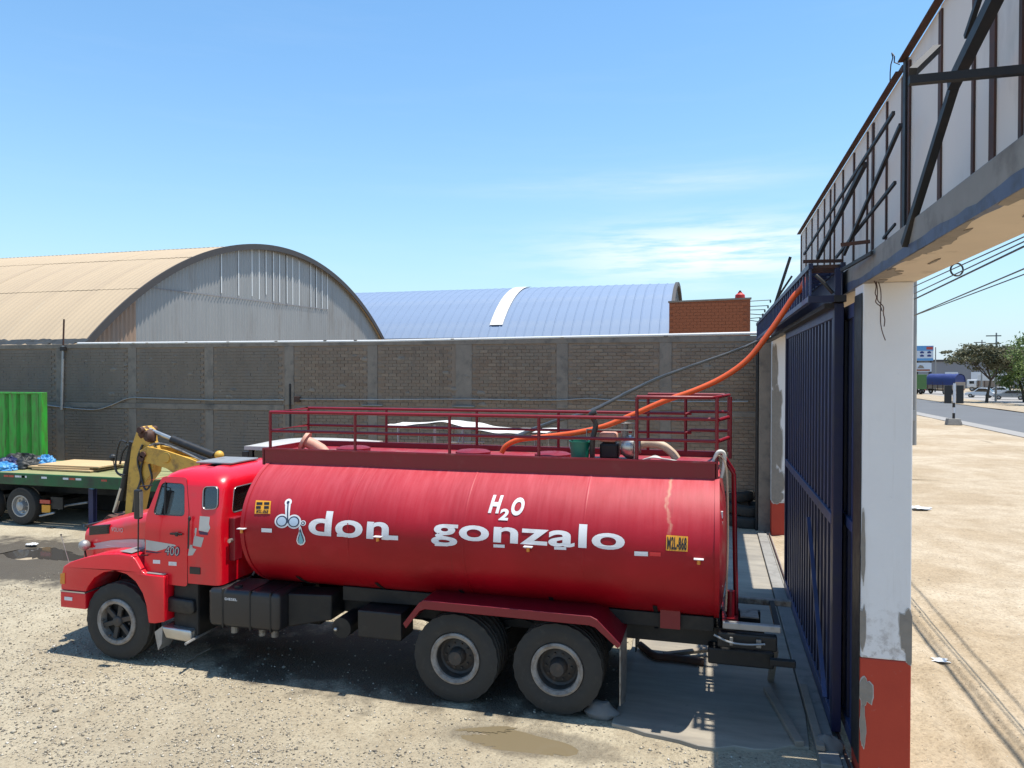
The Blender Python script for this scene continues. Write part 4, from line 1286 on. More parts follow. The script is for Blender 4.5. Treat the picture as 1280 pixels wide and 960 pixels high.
a = at(1051, 306, Y=7.75); brace(a, V(PX0 - 0.004, 7.75, a.z + 0.02), 0.045, "rusty_steel", "rust-brown bar jutting inward from the beam above the near pillar")
a = at(1004, 327, Y=9.25); brace(a, V(PX0 - 0.004, 9.3, a.z + 0.0), 0.05, "rusty_steel", "rust-brown bar lying across the near end of the blue truss")
a = at(1052, 340, Y=8.6); brace(a + V(0, 0, 0.02), at(1090, 316, X=PX0 - 0.03), 0.045, "dark_steel", "dark bent bar tying the truss end to the concrete beam")

# ================================================================== TANKER TRUCK (front towards -X)
TC = 9.95
tk = thing("tanker_truck", "red bonneted water tanker truck lettered don gonzalo", "tanker truck", (-4.6, TC, 0))
TA, TB, TZ = 1.25, 0.97, 2.04
TXa, TXb = -6.20, 0.05


def surf_y(z, e=0.0):
    q = max(0.0, 1 - ((z - TZ) / (TB + e)) ** 2)
    return TC - (TA + e) * math.sqrt(q)


NE = 72
def ring(x, a, b): return [(x, TC + a * math.sin(2 * math.pi * k / NE), TZ + b * math.cos(2 * math.pi * k / NE)) for k in range(NE)]


def tank_profile(xs):
    g = MB()
    for (x, s) in xs: g.v.extend(ring(x, TA * s, TB * s))
    for i in range(len(xs) - 1):
        for k in range(NE):
            a = i * NE + k; b = i * NE + (k + 1) % NE
            g.f.append((a, b, b + NE, a + NE))
    return g


def dent(x, z): return 0.011 * mnoise.noise(Vector((x * 1.3, z * 1.6, 0))) + 0.004 * mnoise.noise(Vector((x * 3.1, z * 2.6, 7)))


g = tank_profile([(TXa + (TXb - TXa) * k / 42, 1.0) for k in range(43)])
# slight dents in the shell
g.v = [(x, y + dent(x, z), z) for x, y, z in g.v]
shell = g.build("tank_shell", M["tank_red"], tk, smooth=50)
for (xs, nm) in (([(TXb - 0.004, 0.998), (TXb + 0.03, 0.95), (TXb + 0.07, 0.82), (TXb + 0.11, 0.55), (TXb + 0.125, 0.25), (TXb + 0.128, 0.01)], "rear_dish"), ([(TXa + 0.004, 0.998), (TXa - 0.03, 0.95), (TXa - 0.07, 0.82), (TXa - 0.11, 0.55), (TXa - 0.128, 0.01)], "front_dish")):
    tank_profile(xs).build(nm, M["chalk_red"], tk, smooth=50)
for x in (TXa, TXb):
    g = MB()
    xs = [(x - 0.028, 1.0), (x - 0.028, 1.011), (x + 0.028, 1.011), (x + 0.028, 1.0)]
    g = tank_profile(xs); g.build("end_band", M["tank_red"], tk, smooth=30)
for x in (-4.62, -3.02, -1.5):
    tank_profile([(x - 0.014, 1.0), (x - 0.008, 1.0022), (x + 0.008, 1.0022), (x + 0.014, 1.0)]).build("weld_seam", M["tank_red"], tk, smooth=50)


# ---- lettering and marks lying on the shell
def slice_mesh(me, dz=0.03):
    bm = bmesh.new(); bm.from_mesh(me)
    zs = [v.co.z for v in bm.verts]; z = min(zs) + dz
    while z < max(zs):
        bmesh.ops.bisect_plane(bm, geom=bm.verts[:] + bm.edges[:] + bm.faces[:], plane_co=(0, 0, z), plane_no=(0, 0, 1))
        z += dz
    bm.to_mesh(me); bm.free()


def text_mesh(body, bold=0.0, shear=0.0, name="lettering"):
    cu = bpy.data.curves.new(name, 'FONT'); cu.body = body; cu.offset = bold; cu.space_character = 1.0 + 2.2 * max(bold, 0); cu.shear = shear; cu.resolution_u = 5
    cu.fill_mode = 'FRONT'
    ob_ = bpy.data.objects.new(name, cu); COL.objects.link(ob_)
    dg = bpy.context.evaluated_depsgraph_get()
    me = bpy.data.meshes.new_from_object(ob_.evaluated_get(dg))
    bpy.data.objects.remove(ob_); bpy.data.curves.remove(cu)
    return me


def text_on(body, x0, x1, z0, z1, fn, mat, parent, name="lettering", bold=0.02, shear=0.0, slope=0.0, slices=0.03):
    """fit the word to a box in (x, z), then lay it on the surface y = fn(x, z)"""
    me = text_mesh(body, bold, shear, name)
    vs = np.array([v.co[:] for v in me.vertices]); lo, hi = vs.min(0), vs.max(0)
    for v in me.vertices:
        x = x0 + (v.co.x - lo[0]) / (hi[0] - lo[0]) * (x1 - x0)
        z = z0 + (v.co.y - lo[1]) / (hi[1] - lo[1]) * (z1 - z0) + slope * (x - x0)
        v.co = (x, 0, z)
    if slices: slice_mesh(me, slices)
    off = OFF[parent]
    for v in me.vertices: v.co = Vector((v.co.x, fn(v.co.x, v.co.z), v.co.z)) - off
    return link(name, me, M[mat], parent, None, None, off)


def flat_on(pts, fn, mat, parent, name, slices=0.03):
    """a flat sticker: polygon in (x, z) laid on y = fn(x, z)"""
    tris = tessellate_polygon([[Vector((x, z, 0)) for x, z in pts]])
    me = bpy.data.meshes.new(name); me.from_pydata([(x, 0, z) for x, z in pts], [], [tuple(t) for t in tris])
    if slices: slice_mesh(me, slices)
    off = OFF[parent]
    for v in me.vertices: v.co = Vector((v.co.x, fn(v.co.x, v.co.z), v.co.z)) - off
    me.update()
    return link(name, me, M[mat], parent, None, None, off)


def on_tank(e=0.005): return lambda x, z: surf_y(z, e) + dent(x, z) - 0.002


def tp(u, v):
    """photograph point on the shell -> (x, z)"""
    y = TC - TA
    for _ in range(6):
        p = at(u, v, Y=y); y = surf_y(p.z)
    return p.x, p.z


def circ(cx, cz, rx, rz, n=28, a0=0, a1=2 * math.pi): return [(cx + rx * math.cos(a0 + (a1 - a0) * k / n), cz + rz * math.sin(a0 + (a1 - a0) * k / n)) for k in range(n)]


x0, zt = tp(388, 641); x1, zb = tp(486, 670.5)
dz = tp(388, 669)[1]
text_on("don", x0, x1, dz, tp(425, 639.5)[1], on_tank(), "decal_white", shell, bold=0.022)
xg0, _ = tp(539.5, 670); xg1, _ = tp(781, 680)
zgd = tp(560, 682.5)[1]; zgl = tp(727, 655)[1]
text_on("gonzalo", xg0, xg1, zgd, zgl, on_tank(), "decal_white", shell, bold=0.022)
hx0, hz0 = tp(610, 641); hx1, hz1 = tp(630, 619)
text_on("H", hx0, hx1, hz0, hz1, on_tank(), "decal_white", shell, bold=0.05, shear=0.18)
a, b = tp(623, 650), tp(637, 636); text_on("2", a[0], b[0], a[1], b[1], on_tank(), "decal_white", shell, bold=0.045, shear=0.1)
a, b = tp(638, 644), tp(657.5, 622); text_on("O", a[0], b[0], a[1], b[1], on_tank(), "decal_white", shell, bold=0.05, shear=0.18)
# emblem: two wheels, an upright handle and a hanging drop
def zz(u, v):  # pixel of the 12x enlargement of (300,610)
    return tp(300 + u / 12.0, 610 + v / 12.0)
def ring_poly(c, ro): return circ(c[0], c[1], ro[0], ro[1])
c1, c2, c3 = zz(633, 495), zz(812, 505), zz(730, 212)
sx = abs(zz(733, 495)[0] - zz(633, 495)[0]) / 100; sz = abs(zz(633, 395)[1] - zz(633, 495)[1]) / 100
lay = [0.005, 0.008, 0.011, 0.014]
for c, r in ((c1, 108), (c2, 108), (c3, 52)): flat_on(ring_poly(c, (r * sx, r * sz)), on_tank(lay[0]), "decal_white", shell, "emblem")
flat_on([zz(684, 215), zz(772, 215), zz(748, 470), zz(692, 470)], on_tank(lay[0] - 0.001), "decal_white", shell, "emblem")
for c, r in ((c1, 84), (c2, 84), (c3, 22)): flat_on(ring_poly(c, (r * sx, r * sz)), on_tank(lay[1]), "decal_navy", shell, "emblem")
flat_on([zz(722, 215), zz(741, 215), zz(734, 520), zz(715, 520)], on_tank(lay[1] - 0.0008), "decal_navy", shell, "emblem")
for c, r in ((c1, 66), (c2, 66)): flat_on(ring_poly(c, (r * sx, r * sz)), on_tank(lay[2]), "decal_sky", shell, "emblem")
drop = [(905, 560), (925, 600), (940, 660), (975, 740), (985, 800), (960, 845), (915, 860), (870, 840), (850, 790), (862, 730), (890, 650), (885, 600)]
flat_on([zz(*p) for p in drop], on_tank(lay[0] + 0.001), "decal_white", shell, "emblem")
cdr = (916, 770)
flat_on([zz(cdr[0] + (p[0] - cdr[0]) * 0.72, cdr[1] + (p[1] - cdr[1]) * 0.78) for p in drop], on_tank(lay[1] + 0.001), "decal_navy", shell, "emblem")
flat_on([zz(cdr[0] + (p[0] - cdr[0]) * 0.55, 785 + (p[1] - cdr[1]) * 0.62) for p in drop], on_tank(lay[2]), "decal_aqua", shell, "emblem")
cb = zz(950, 525); flat_on(circ(cb[0], cb[1], 42 * sx, 42 * sz), on_tank(lay[0] + 0.0015), "decal_white", shell, "emblem")
flat_on(circ(cb[0], cb[1], 28 * sx, 28 * sz), on_tank(lay[1]), "decal_navy", shell, "emblem")
flat_on(circ(cb[0], cb[1], 13 * sx, 13 * sz), on_tank(lay[2]), "decal_white", shell, "emblem")


def quad_px(a, b, c, d): return [tp(*a), tp(*b), tp(*c), tp(*d)]


plate = flat_on(quad_px((319, 642), (338.5, 642), (339.5, 626), (320.5, 625)), on_tank(0.006), "plate_yellow", shell, "number_plate")
for (t_, v0, v1) in (("M2L-868", 630.5, 626.8), ("M2L-868", 636, 632.2), ("M2L-868", 641.2, 637.6)):
    pass
for (u0, u1, v0, v1) in ((321.5, 329, 630.6, 627.4), (331, 337.5, 630.6, 627.4), (321, 327, 635.6, 632.2), (331, 337, 635.6, 632.2)):
    flat_on(quad_px((u0, v0), (u1, v0), (u1, v1), (u0, v1)), on_tank(0.010), "decal_black", plate, "print", 0)
a, b = tp(321, 640.8), tp(336.5, 637.2); text_on("M2L-868", a[0], b[0], a[1], b[1], on_tank(0.010), "decal_black", plate, "print", 0.03)
plate = flat_on(quad_px((832.5, 688), (859.5, 689.5), (860, 670.5), (833, 668.5)), on_tank(0.006), "plate_yellow", shell, "number_plate")
a, b = tp(834, 686.5), tp(858.5, 671.5); text_on("M2L-868", a[0], b[0], a[1], b[1], on_tank(0.010), "decal_black", plate, "print", 0.03)
for (u0, v0, u1, v1) in ((327.5, 664.8, 340.5, 660), (484.5, 674.5, 498, 669), (421.5, 670.5, 437, 667.2), (544, 682, 560, 677.5), (617, 684, 631, 680.2), (693, 686.5, 708, 683), (793, 694.5, 810, 689), (655.5, 684.8, 665, 682.8)):
    flat_on(quad_px((u0, v1), (u1, v1 + 0.6), (u1, v0 + 0.6), (u0, v0)), on_tank(0.0085), "decal_white", shell, "reflector_tape")
flat_on(quad_px((812, 694.8), (826, 695.5), (826, 690.5), (812, 689.8)), on_tank(0.006), "red_paint", shell, "reflector_tape")
for k, (zc, hh) in enumerate(((2.52, .06), (2.38, .07), (2.22, .07), (2.06, .07), (1.9, .07), (1.74, .07), (1.58, .06))):
    pass
for (u, v) in ((304, 660.5), (473.5, 670.5), (661, 683), (873.5, 698.5)):
    x, z = tp(u, v); y = surf_y(z)
    g = MB().box(x - 0.055, x + 0.055, y - 0.07, y + 0.01, z, z + 0.008)
    ml = g.build("lamp_bracket", M["decal_white"], tk)
    MB().cyl((x, y - 0.035, z - 0.055), (x, y - 0.035, z - 0.001), 0.022, n=10).build("marker_lamp", M["lamp_amber"], ml, smooth=40)

# ---- subframe below the tank
SY0, SY1 = TC - 0.43, TC + 0.43
for y in (SY0, SY1 - 0.09):
    MB().box(-9.0, 0.62, y, y + 0.09, 0.76, 1.0).build("chassis_rail", M["chassis_black"], tk, bevel=0.008)
MB().prism([(-5.0, 9.28, 1.0), (-3.65, 9.28, 1.02), (0.02, 9.28, 1.02), (0.02, 9.28, 1.20), (-5.0, 9.28, 1.20)], (0, 1.34, 0)).build("tank_cradle", M["chassis_black"], tk, bevel=0.01)
for x in (-5.6, -4.4, -3.2, -2.0, -0.7):
    g = MB(); ps = [(x, surf_y(1.42, 0.003) + 0.02, 1.36)]
    zs = [1.36 - 0.04 * k for k in range(0, 7)]
    p_ = [(x, surf_y(max(z, TZ - TB + 0.002), 0.012), z) for z in zs if z > TZ - TB] + [(x, 9.285, 1.0)] + [(x, 9.6, 1.0), (x, 9.6, 1.1)]
    g.prism(p_, (0.05, 0, 0)).build("saddle", M["chassis_black"], tk)
MB().box(-0.62, -0.38, 9.2, 9.276, 1.04, 1.36).build("cradle_bracket", M["dark_red_paint"], tk)
for x in (-7.2, -4.9, -2.5, -1.2, 0.0):
    MB().box(x, x + 0.1, SY0 + 0.09, SY1 - 0.09, 0.8, 0.96).build("cross_member", M["chassis_black"], tk)

# ---- walkway and handrails
WN, WF = 9.35, 10.55
ZS0, ZS1, ZR = 2.885, 3.10, 3.62
WXa, WXb = -6.29, 0.045
for y, nm in ((WN, "near"), (WF, "far")):
    MB().box(WXa, WXb, y - 0.02, y + 0.02, ZS0 - 0.03, ZS1).build("side_board", M["dark_red_paint"], tk, bevel=0.005)
    MB().box(WXa + 0.002, WXb - 0.002, y - 0.045 if y == WN else y + 0.021, y - 0.021 if y == WN else y + 0.045, ZS1 - 0.02, ZS1 + 0.003).build("board_lip", M["chalk_red"], tk)
MB().box(WXa - 0.02, WXa + 0.018, WN - 0.02, WF + 0.02, ZS0 - 0.03, ZS1 - 0.005).build("end_board", M["dark_red_paint"], tk)
MB().box(WXb - 0.018, WXb + 0.02, WN - 0.02, WF + 0.02, ZS0 - 0.03, ZS1 - 0.005).build("end_board", M["dark_red_paint"], tk)
MB().box(WXa + 0.02, WXb - 0.02, WN + 0.021, WF - 0.021, 3.005, 3.02).build("walkway_plate", M["chalk_red"], tk)
xn = [at(u, 560, Y=WN).x for u in (338, 444, 562, 673.5)]; xf = [at(u, 545, Y=WF).x for u in (385.5, 483, 596, 698)]
xc0 = at(796, 540, Y=WN).x; xc1 = at(896, 540, Y=WN).x; xk0 = at(810, 540, Y=WF).x; xk1 = at(911, 540, Y=WF).x
pr = 0.022
for x in xn: MB().tube([(x, WN, ZS1), (x, WN, ZR)], pr, 8).build("rail_post", M["dark_red_paint"], tk, smooth=50)
for x in xf: MB().tube([(x, WF, ZS1), (x, WF, ZR)], pr, 8).build("rail_post", M["dark_red_paint"], tk, smooth=50)
ZM = 3.35
MB().tube([(xc1, WN, ZR), (xn[0], WN, ZR), (xf[0], WF, ZR), (xk0 + 0.6, WF, ZR)], pr, 8).build("top_rail", M["dark_red_paint"], tk, smooth=50)
MB().tube([(xc1, WN, ZM), (xn[0], WN, ZM), (xf[0], WF, ZM), (xk0 + 0.6, WF, ZM)], pr * 0.9, 8).build("mid_rail", M["dark_red_paint"], tk, smooth=50)
# raised cage at the rear end
ZC = 3.885
xm = at(846, 540, Y=WF).x
for (x, y) in ((xc0, WN), (xc1, WN), (xk0, WF), (xm + 0.12, WF), (xk1, WF), (xk1, (WN + WF) / 2 - 0.2)):
    MB().tube([(x, y, ZS1), (x, y, ZC)], pr, 8).build("cage_post", M["dark_red_paint"], tk, smooth=50)
MB().tube([(xc0, WN, ZC), (xc1 - 0.06, WN, ZC), (xc1, WN + 0.06, ZC + 0.005), (xk1, WF - 0.06, ZC), (xk1 - 0.06, WF, ZC), (xk0, WF, ZC)], pr, 8).build("cage_rail", M["dark_red_paint"], tk, smooth=50)
for z in (3.62, 3.36):
    MB().tube([(xm + 0.12, WF - 0.03, z - 0.01), (xm + 0.2, WF, z + 0.03), (xk1, WF, z + 0.03), (xk1, WF - 0.3, z + 0.03)], pr, 8).build("cage_rail", M["dark_red_paint"], tk, smooth=50)
    MB().tube([(xk1, WN + 0.45, z + 0.01), (xc1 + 0.02, WN + 0.02, z - 0.01)], pr * 1.1, 8).build("cage_rail", M["dark_red_paint"], tk, smooth=50)

# ---- ladder on the rear dish
for y in (9.75, 10.15):
    MB().tube([(0.30, y, 0.95), (0.26, y, 2.9), (0.12, y, 3.12)], 0.026, 8).build("ladder_rail", M["dark_red_paint"], tk, smooth=50)
for k in range(6): MB().tube([(0.30 - 0.006 * k, 9.73, 1.15 + 0.31 * k), (0.30 - 0.006 * k, 10.17, 1.15 + 0.31 * k)], 0.016, 8).build("rung", M["dark_red_paint"], tk, smooth=50)
MB().tube(spline([(0.02, 9.42, 3.12), (0.10, 9.36, 3.17), (0.15, 9.36, 3.05), (0.17, 9.40, 2.85), (0.18, 9.42, 2.2), (0.17, 9.4, 1.6), (0.16, 9.42, 1.25)], 6), 0.013, 8).build("drain_hose", M["tan_hose"], tk, smooth=60)
MB().tube(spline([(0.0, 9.38, 3.08), (0.06, 9.33, 3.22), (0.13, 9.36, 3.2), (0.13, 9.38, 3.05), (0.10, 9.4, 2.9)], 6), 0.024, 8).build("rag_wrap", M["canvas_white"], tk, smooth=60)
MB().tube([(0.22, 9.62, 1.0), (0.22, 9.62, 1.45)], 0.05, 10).box(0.13, 0.31, 9.55, 9.7, 1.0, 1.12).build("outlet_valve", M["dark_red_paint"], tk, smooth=40)
for k, (za, zb) in enumerate([(2.55, 2.47), (2.43, 2.34), (2.30, 2.21), (2.17, 2.07), (2.03, 1.93), (1.88, 1.79), (1.74, 1.66)]):
    dx = TXb + 0.055
    MB().box(dx - 0.02, dx + 0.012, 9.02, 9.06, zb, za).build("dish_stripe", M["decal_white"], tk)
# rear platform
for y in (9.14, 10.2):
    MB().box(0.12, 1.0 if y > 10 else 0.78, y, y + 0.08, 1.12, 1.2).build("platform_rail", M["galvanised"] if y < 10 else M["cast_metal"], tk, bevel=0.01)
MB().box(0.12, 0.16, 9.221, 10.199, 1.13, 1.19).build("platform_cross", M["dark_red_paint"], tk)
MB().box(0.72, 0.78, 9.221, 10.199, 1.13, 1.19).build("platform_cross", M["chassis_black"], tk)
MB().box(0.34, 0.56, 9.6, 9.95, 1.125, 1.14).build("platform_plate", M["cast_metal"], tk)
MB().box(0.06, 0.74, 9.12, 9.24, 0.90, 1.08).build("rear_bumper", M["chassis_black"], tk, bevel=0.02)
MB().box(0.2, 0.24, 9.09, 9.12, 0.94, 1.04).build("tail_lamp", M["cast_metal"], tk, bevel=0.008)
MB().box(0.5, 0.56, 9.09, 9.12, 0.94, 1.04).build("tail_lamp", M["cast_metal"], tk, bevel=0.008)
MB().tube(spline([(0.02, 9.1, 1.05), (0.2, 9.07, 0.99), (0.4, 9.07, 0.98), (0.6, 9.08, 1.0)], 5), 0.012, 6).build("cable", M["galvanised"], tk, smooth=50)
MB().box(-0.05, 0.72, 9.3, 9.9, 0.62, 0.82).build("hose_box", M["chassis_black"], tk, bevel=0.02)
MB().bar(at(969, 812, Y=10.1), at(963, 851, Z=0.03), 0.075, 0.06).build("prop_leg", M["wood_plank"], tk)
MB().box(0.66, 0.95, 9.15, 9.23, 0.72, 0.8).build("hitch_bar", M["chassis_black"], tk, bevel=0.01)

# ---- wheels
def tyre(mb_c, rad, w, nm, parent, near=True):
    x, y, z = mb_c
    h = w / 2
    prof = [(rad * 0.56, -h * 0.72), (rad * 0.60, -h * 0.90), (rad * 0.74, -h * 1.0), (rad * 0.88, -h * 0.97), (rad * 0.965, -h * 0.82)]
    tread = [-h * 0.80, -h * 0.5, -h * 0.46, -h * 0.16, -h * 0.12, h * 0.12, h * 0.16, h * 0.46, h * 0.5, h * 0.80]
    dep = [1, 1, 0.965, 0.965, 1]
    tr_ = []
    for i, t in enumerate(tread):
        tr_.append((rad * (1.0 if i % 4 in (0, 1) else 0.972), t))
    prof += tr_ + [(rad * 0.965, h * 0.82), (rad * 0.88, h * 0.97), (rad * 0.74, h), (rad * 0.60, h * 0.90), (rad * 0.56, h * 0.72)]
    g = MB().lathe(prof, (x, y, z), (0, 1, 0), 96)
    # shoulder lugs: alternate notches
    nv = 96; out = []
    for i, (a, b, c) in enumerate(g.v):
        ringi, k = divmod(i, nv)
        if 4 <= ringi <= 6 or len(prof) - 7 <= ringi <= len(prof) - 5:
            s = 0.988 if (k // 2) % 2 else 1.0
            a = x + (a - x) * s; c = z + (c - z) * s
        out.append((a, b, c))
    g.v = out
    return g.build(nm, M["rubber"], parent, smooth=28)


def bolts(x, y, z, r, n, s, parent, mat="rim_dark", nm="wheel_nuts"):
    g = MB()
    for k in range(n):
        t = 2 * math.pi * k / n
        g.cyl((x + r * math.cos(t), y, z + r * math.sin(t)), (x + r * math.cos(t), y - 0.03, z + r * math.sin(t)), s, n=6)
    return g.build(nm, M[mat], parent)


def front_wheel(x, yc, side):
    w = bpy.data.objects.new("front_wheel", None); COL.objects.link(w); w.parent = tk; w.location = Vector((x, yc, 0.56)) - OFF[tk]; OFF[w] = Vector((x, yc, 0.56))
    s = side
    tyre((x, yc, 0.56), 0.56, 0.30, "tyre", w)
    yo = yc - 0.14 * s
    MB().lathe([(0.335, 0.03 * s), (0.335, -0.015 * s), (0.31, -0.03 * s), (0.268, -0.02 * s), (0.262, 0.03 * s), (0.262, 0.12 * s), (0.335, 0.12 * s)], (x, yo, 0.56), (0, 1, 0), 44).build("rim", M["rim_paint"], w, smooth=35)
    g = MB()
    for k in range(6):
        t = 2 * math.pi * k / 6 + 0.3
        c, d = math.cos(t), math.sin(t)
        g.bar((x + 0.07 * c, yo + 0.045 * s, 0.56 + 0.07 * d), (x + 0.27 * c, yo + 0.035 * s, 0.56 + 0.27 * d), 0.07, 0.05, (0, 1, 0))
    g.lathe([(0.0, -0.05 * s), (0.065, -0.05 * s), (0.08, -0.03 * s), (0.085, 0.06 * s)], (x, yo + 0.04 * s, 0.56), (0, 1, 0), 24)
    g.build("spokes", M["rim_dark"], w, smooth=35, bevel=0.006, seg=1)
    MB().lathe([(0.0, 0.0), (0.27, 0.0)], (x, yo + 0.09 * s, 0.56), (0, 1, 0), 32).build("brake_drum", M["chassis_black"], w)
    if s > 0: bolts(x, yo + 0.01, 0.56, 0.235, 6, 0.014, w)


def rear_wheel(x, yc, side, dish):
    w = bpy.data.objects.new("rear_wheel", None); COL.objects.link(w); w.parent = tk; w.location = Vector((x, yc, 0.56)) - OFF[tk]; OFF[w] = Vector((x, yc, 0.56))
    s = side
    tyre((x, yc, 0.56), 0.56, 0.29, "tyre", w)
    yo = yc - 0.135 * s
    MB().lathe([(0.325, 0.03 * s), (0.325, -0.01 * s), (0.30, -0.02 * s), (0.262, 0.0), (0.255, 0.03 * s)] if dish else [(0.325, 0.03 * s), (0.325, -0.01 * s), (0.30, -0.02 * s), (0.26, 0.0), (0.25, 0.1 * s), (0.0, 0.1 * s)], (x, yo, 0.56), (0, 1, 0), 44).build("rim", M["rim_paint"], w, smooth=35)
    MB().lathe([(0.2548, 0.028 * s), (0.24, 0.13 * s), (0.19, 0.16 * s), (0.0, 0.165 * s)], (x, yo, 0.56), (0, 1, 0), 44).build("rim_dish", M["rim_dark"], w, smooth=35)
    MB().lathe([(0.0, -0.04 * s), (0.085, -0.035 * s), (0.10, 0.0), (0.115, 0.09 * s), (0.20, 0.11 * s), (0.233, 0.125 * s)], (x, yo + 0.03 * s, 0.56), (0, 1, 0), 32).build("hub", M["rim_dark"], w, smooth=35)
    if dish: bolts(x, yo + 0.14 * s if s > 0 else yo, 0.56, 0.16, 10, 0.014, w)


FWX, R1X, R2X = -8.37, -3.15, -1.83
front_wheel(FWX, 8.91, 1); front_wheel(FWX, 2 * TC - 8.91, -1)
for x in (R1X, R2X):
    rear_wheel(x, 8.90, 1, True); rear_wheel(x, 9.23, 1, False)
    rear_wheel(x, 2 * TC - 8.90, -1, True); rear_wheel(x, 2 * TC - 9.23, -1, False)
    MB().cyl((x, 9.05, 0.56), (x, 10.85, 0.56), 0.09, n=12).ball((x, TC, 0.56), 0.24, 14, 10).build("axle", M["chassis_black"], tk, smooth=50)
MB().cyl((FWX, 9.0, 0.52), (FWX, 10.9, 0.52), 0.06, n=10).build("axle", M["chassis_black"], tk)
for y in (9.48, 10.34):
    MB().prism([(R1X - 0.75, y, 0.76), (R1X - 0.2, y, 0.62), ((R1X + R2X) / 2, y, 0.80), (R2X + 0.2, y, 0.62), (R2X + 0.7, y, 0.76), (R2X + 0.2, y, 0.72), ((R1X + R2X) / 2, y, 0.9), (R1X - 0.2, y, 0.72)], (0, 0.08, 0)).build("leaf_spring", M["chassis_black"], tk)
MB().cyl((-7.0, TC, 0.75), (-3.3, TC, 0.62), 0.06, n=10).build("drive_shaft", M["chassis_black"], tk)

# ---- rear mudguard: bent sheet over both axles
def guard(y0, y1):
    out = [(-3.82, 0.98), (-3.60, 1.26), (-3.54, 1.30), (-1.40, 1.285), (-1.32, 1.25), (-1.04, 0.98)]
    inn = [(-1.075, 0.965), (-1.345, 1.21), (-1.42, 1.24), (-3.52, 1.255), (-3.57, 1.22), (-3.78, 0.96)]
    g = MB().prism([(x, y0, z) for x, z in out + inn], (0, y1 - y0, 0))
    g.prism([(x, y0 - 0.012, z) for x, z in out + [(-1.075, 0.93), (-1.345, 1.155), (-1.42, 1.175), (-3.52, 1.19), (-3.59, 1.16), (-3.78, 0.92)]], (0, 0.012, 0))
    return g.build("mudguard", M["dark_red_paint"], tk, bevel=0.004, seg=1)


guard(8.68, 9.40); guard(2 * TC - 9.40, 2 * TC - 8.68)
MB().prism([(-1.06, 8.70, 0.96), (-1.06, 9.36, 0.96), (-1.06, 9.36, 0.18), (-1.04, 9.05, 0.14), (-1.06, 8.70, 0.24)], (0.015, 0, 0)).build("mud_flap", M["cast_metal"], tk)
MB().prism([(-1.06, 10.54, 0.96), (-1.06, 11.2, 0.96), (-1.06, 11.2, 0.2), (-1.06, 10.54, 0.2)], (0.015, 0, 0)).build("mud_flap", M["rubber"], tk)

# ---- fuel tank, boxes, underside bits
ft = MB().box(-6.84, -5.70, 8.80, 9.45, 0.63, 1.17).build("fuel_tank", M["tank_black"], tk, bevel=0.07, seg=4, smooth=40)
for x in (-6.60, -6.16, -5.84):
    MB().box(x - 0.016, x + 0.016, 8.79, 9.46, 0.622, 1.178).build("tank_strap", M["chassis_black"], ft, bevel=0.07, seg=4, smooth=40)
text_on("DIESEL", -6.56, -6.36, 1.02, 1.055, lambda x, z: 8.796, "decal_white", ft, "lettering", 0.02, 0, 0, 0)
MB().cyl((-6.45, 8.95, 1.165), (-6.45, 8.95, 1.2), 0.06, n=16).build("filler_cap", M["black_metal"], ft, smooth=40)
MB().box(-6.86, -6.83, 8.86, 9.4, 0.68, 1.12).build("end_cap", M["silver"], ft, bevel=0.05, seg=3)
MB().prism([(-5.70, 9.0, 0.65), (-5.1, 9.15, 0.75), (-5.1, 9.15, 1.1), (-5.70, 9.0, 1.12)], (0, 0.4, 0)).build("battery_box", M["chassis_black"], tk, bevel=0.02)
MB().box(-4.62, -3.98, 8.98, 9.4, 0.62, 0.99).build("tool_box", M["black_metal"], tk, bevel=0.02)
MB().cyl((-4.86, 8.98, 0.72), (-4.86, 9.4, 0.72), 0.14, n=20).build("air_tank", M["chassis_black"], tk, smooth=40)
MB().ball((-4.94, 8.97, 0.70), 0.03, 10, 6).build("drain_cock", M["silver"], tk, smooth=60)
g = MB()
for k in range(7):
    x = -6.6 + 0.09 * k; g.tube([(x, 9.5 + 0.02 * k, 1.18), (x + 0.05, 9.52, 1.27 + 0.02 * (k % 3)), (x + 0.16, 9.6, 1.30)], 0.018, 6)
g.box(-6.45, -6.2, 9.48, 9.6, 1.19, 1.27).build("air_valves", M["cast_metal"], tk, smooth=40)
for x in (-6.55, -6.1, -5.9):
    MB().cyl((x, 9.0, 0.5), (x, 9.0, 0.63), 0.05, n=10).build("bracket_foot", M["cast_metal"], tk)
MB().box(-7.2, -5.5, 9.55, 10.4, 0.5, 0.78).build("gearbox", M["chassis_black"], tk, bevel=0.05)

# ---- cab: hollow rounded shell with real openings
CX0, CX1 = -7.95, -6.67
def hwid(z): return 1.10 - (0.0 if z < 1.9 else 0.11 * ((z - 1.9) / 0.7) ** 1.3)
def cab_y(z): return TC - hwid(z)
def cab_xf(z): return CX0 + (0.0 if z < 2.15 else 0.16 * (z - 2.15) / 0.5)


def rrect(xa, xb, hw, r, z, n=7):
    ps = []
    for cx, cy, a0 in ((xb - r, TC + hw - r, 0), (xa + r, TC + hw - r, 90), (xa + r, TC - hw + r, 180), (xb - r, TC - hw + r, 270)):
        for k in range(n):
            a = math.radians(a0 + 90 * k / (n - 1)); ps.append((cx + r * math.cos(a), cy + r * math.sin(a), z))
    return ps


def cab_loft(d, zlo, levels):
    g = MB(); rings = []
    for (z, xa, xb, hw, r) in levels: rings.append(rrect(xa + d, xb - d, hw - d, max(r - d * 0.6, 0.02), z))
    n = len(rings[0])
    for rg in rings: g.v.extend(rg)
    for i in range(len(rings) - 1):
        for k in range(n):
            a = i * n + k; b = i * n + (k + 1) % n
            g.f.append((a, b, b + n, a + n))
    g.f.append(tuple(range(n))[::-1]); g.f.append(tuple((len(rings) - 1) * n + k for k in range(n)))
    return g


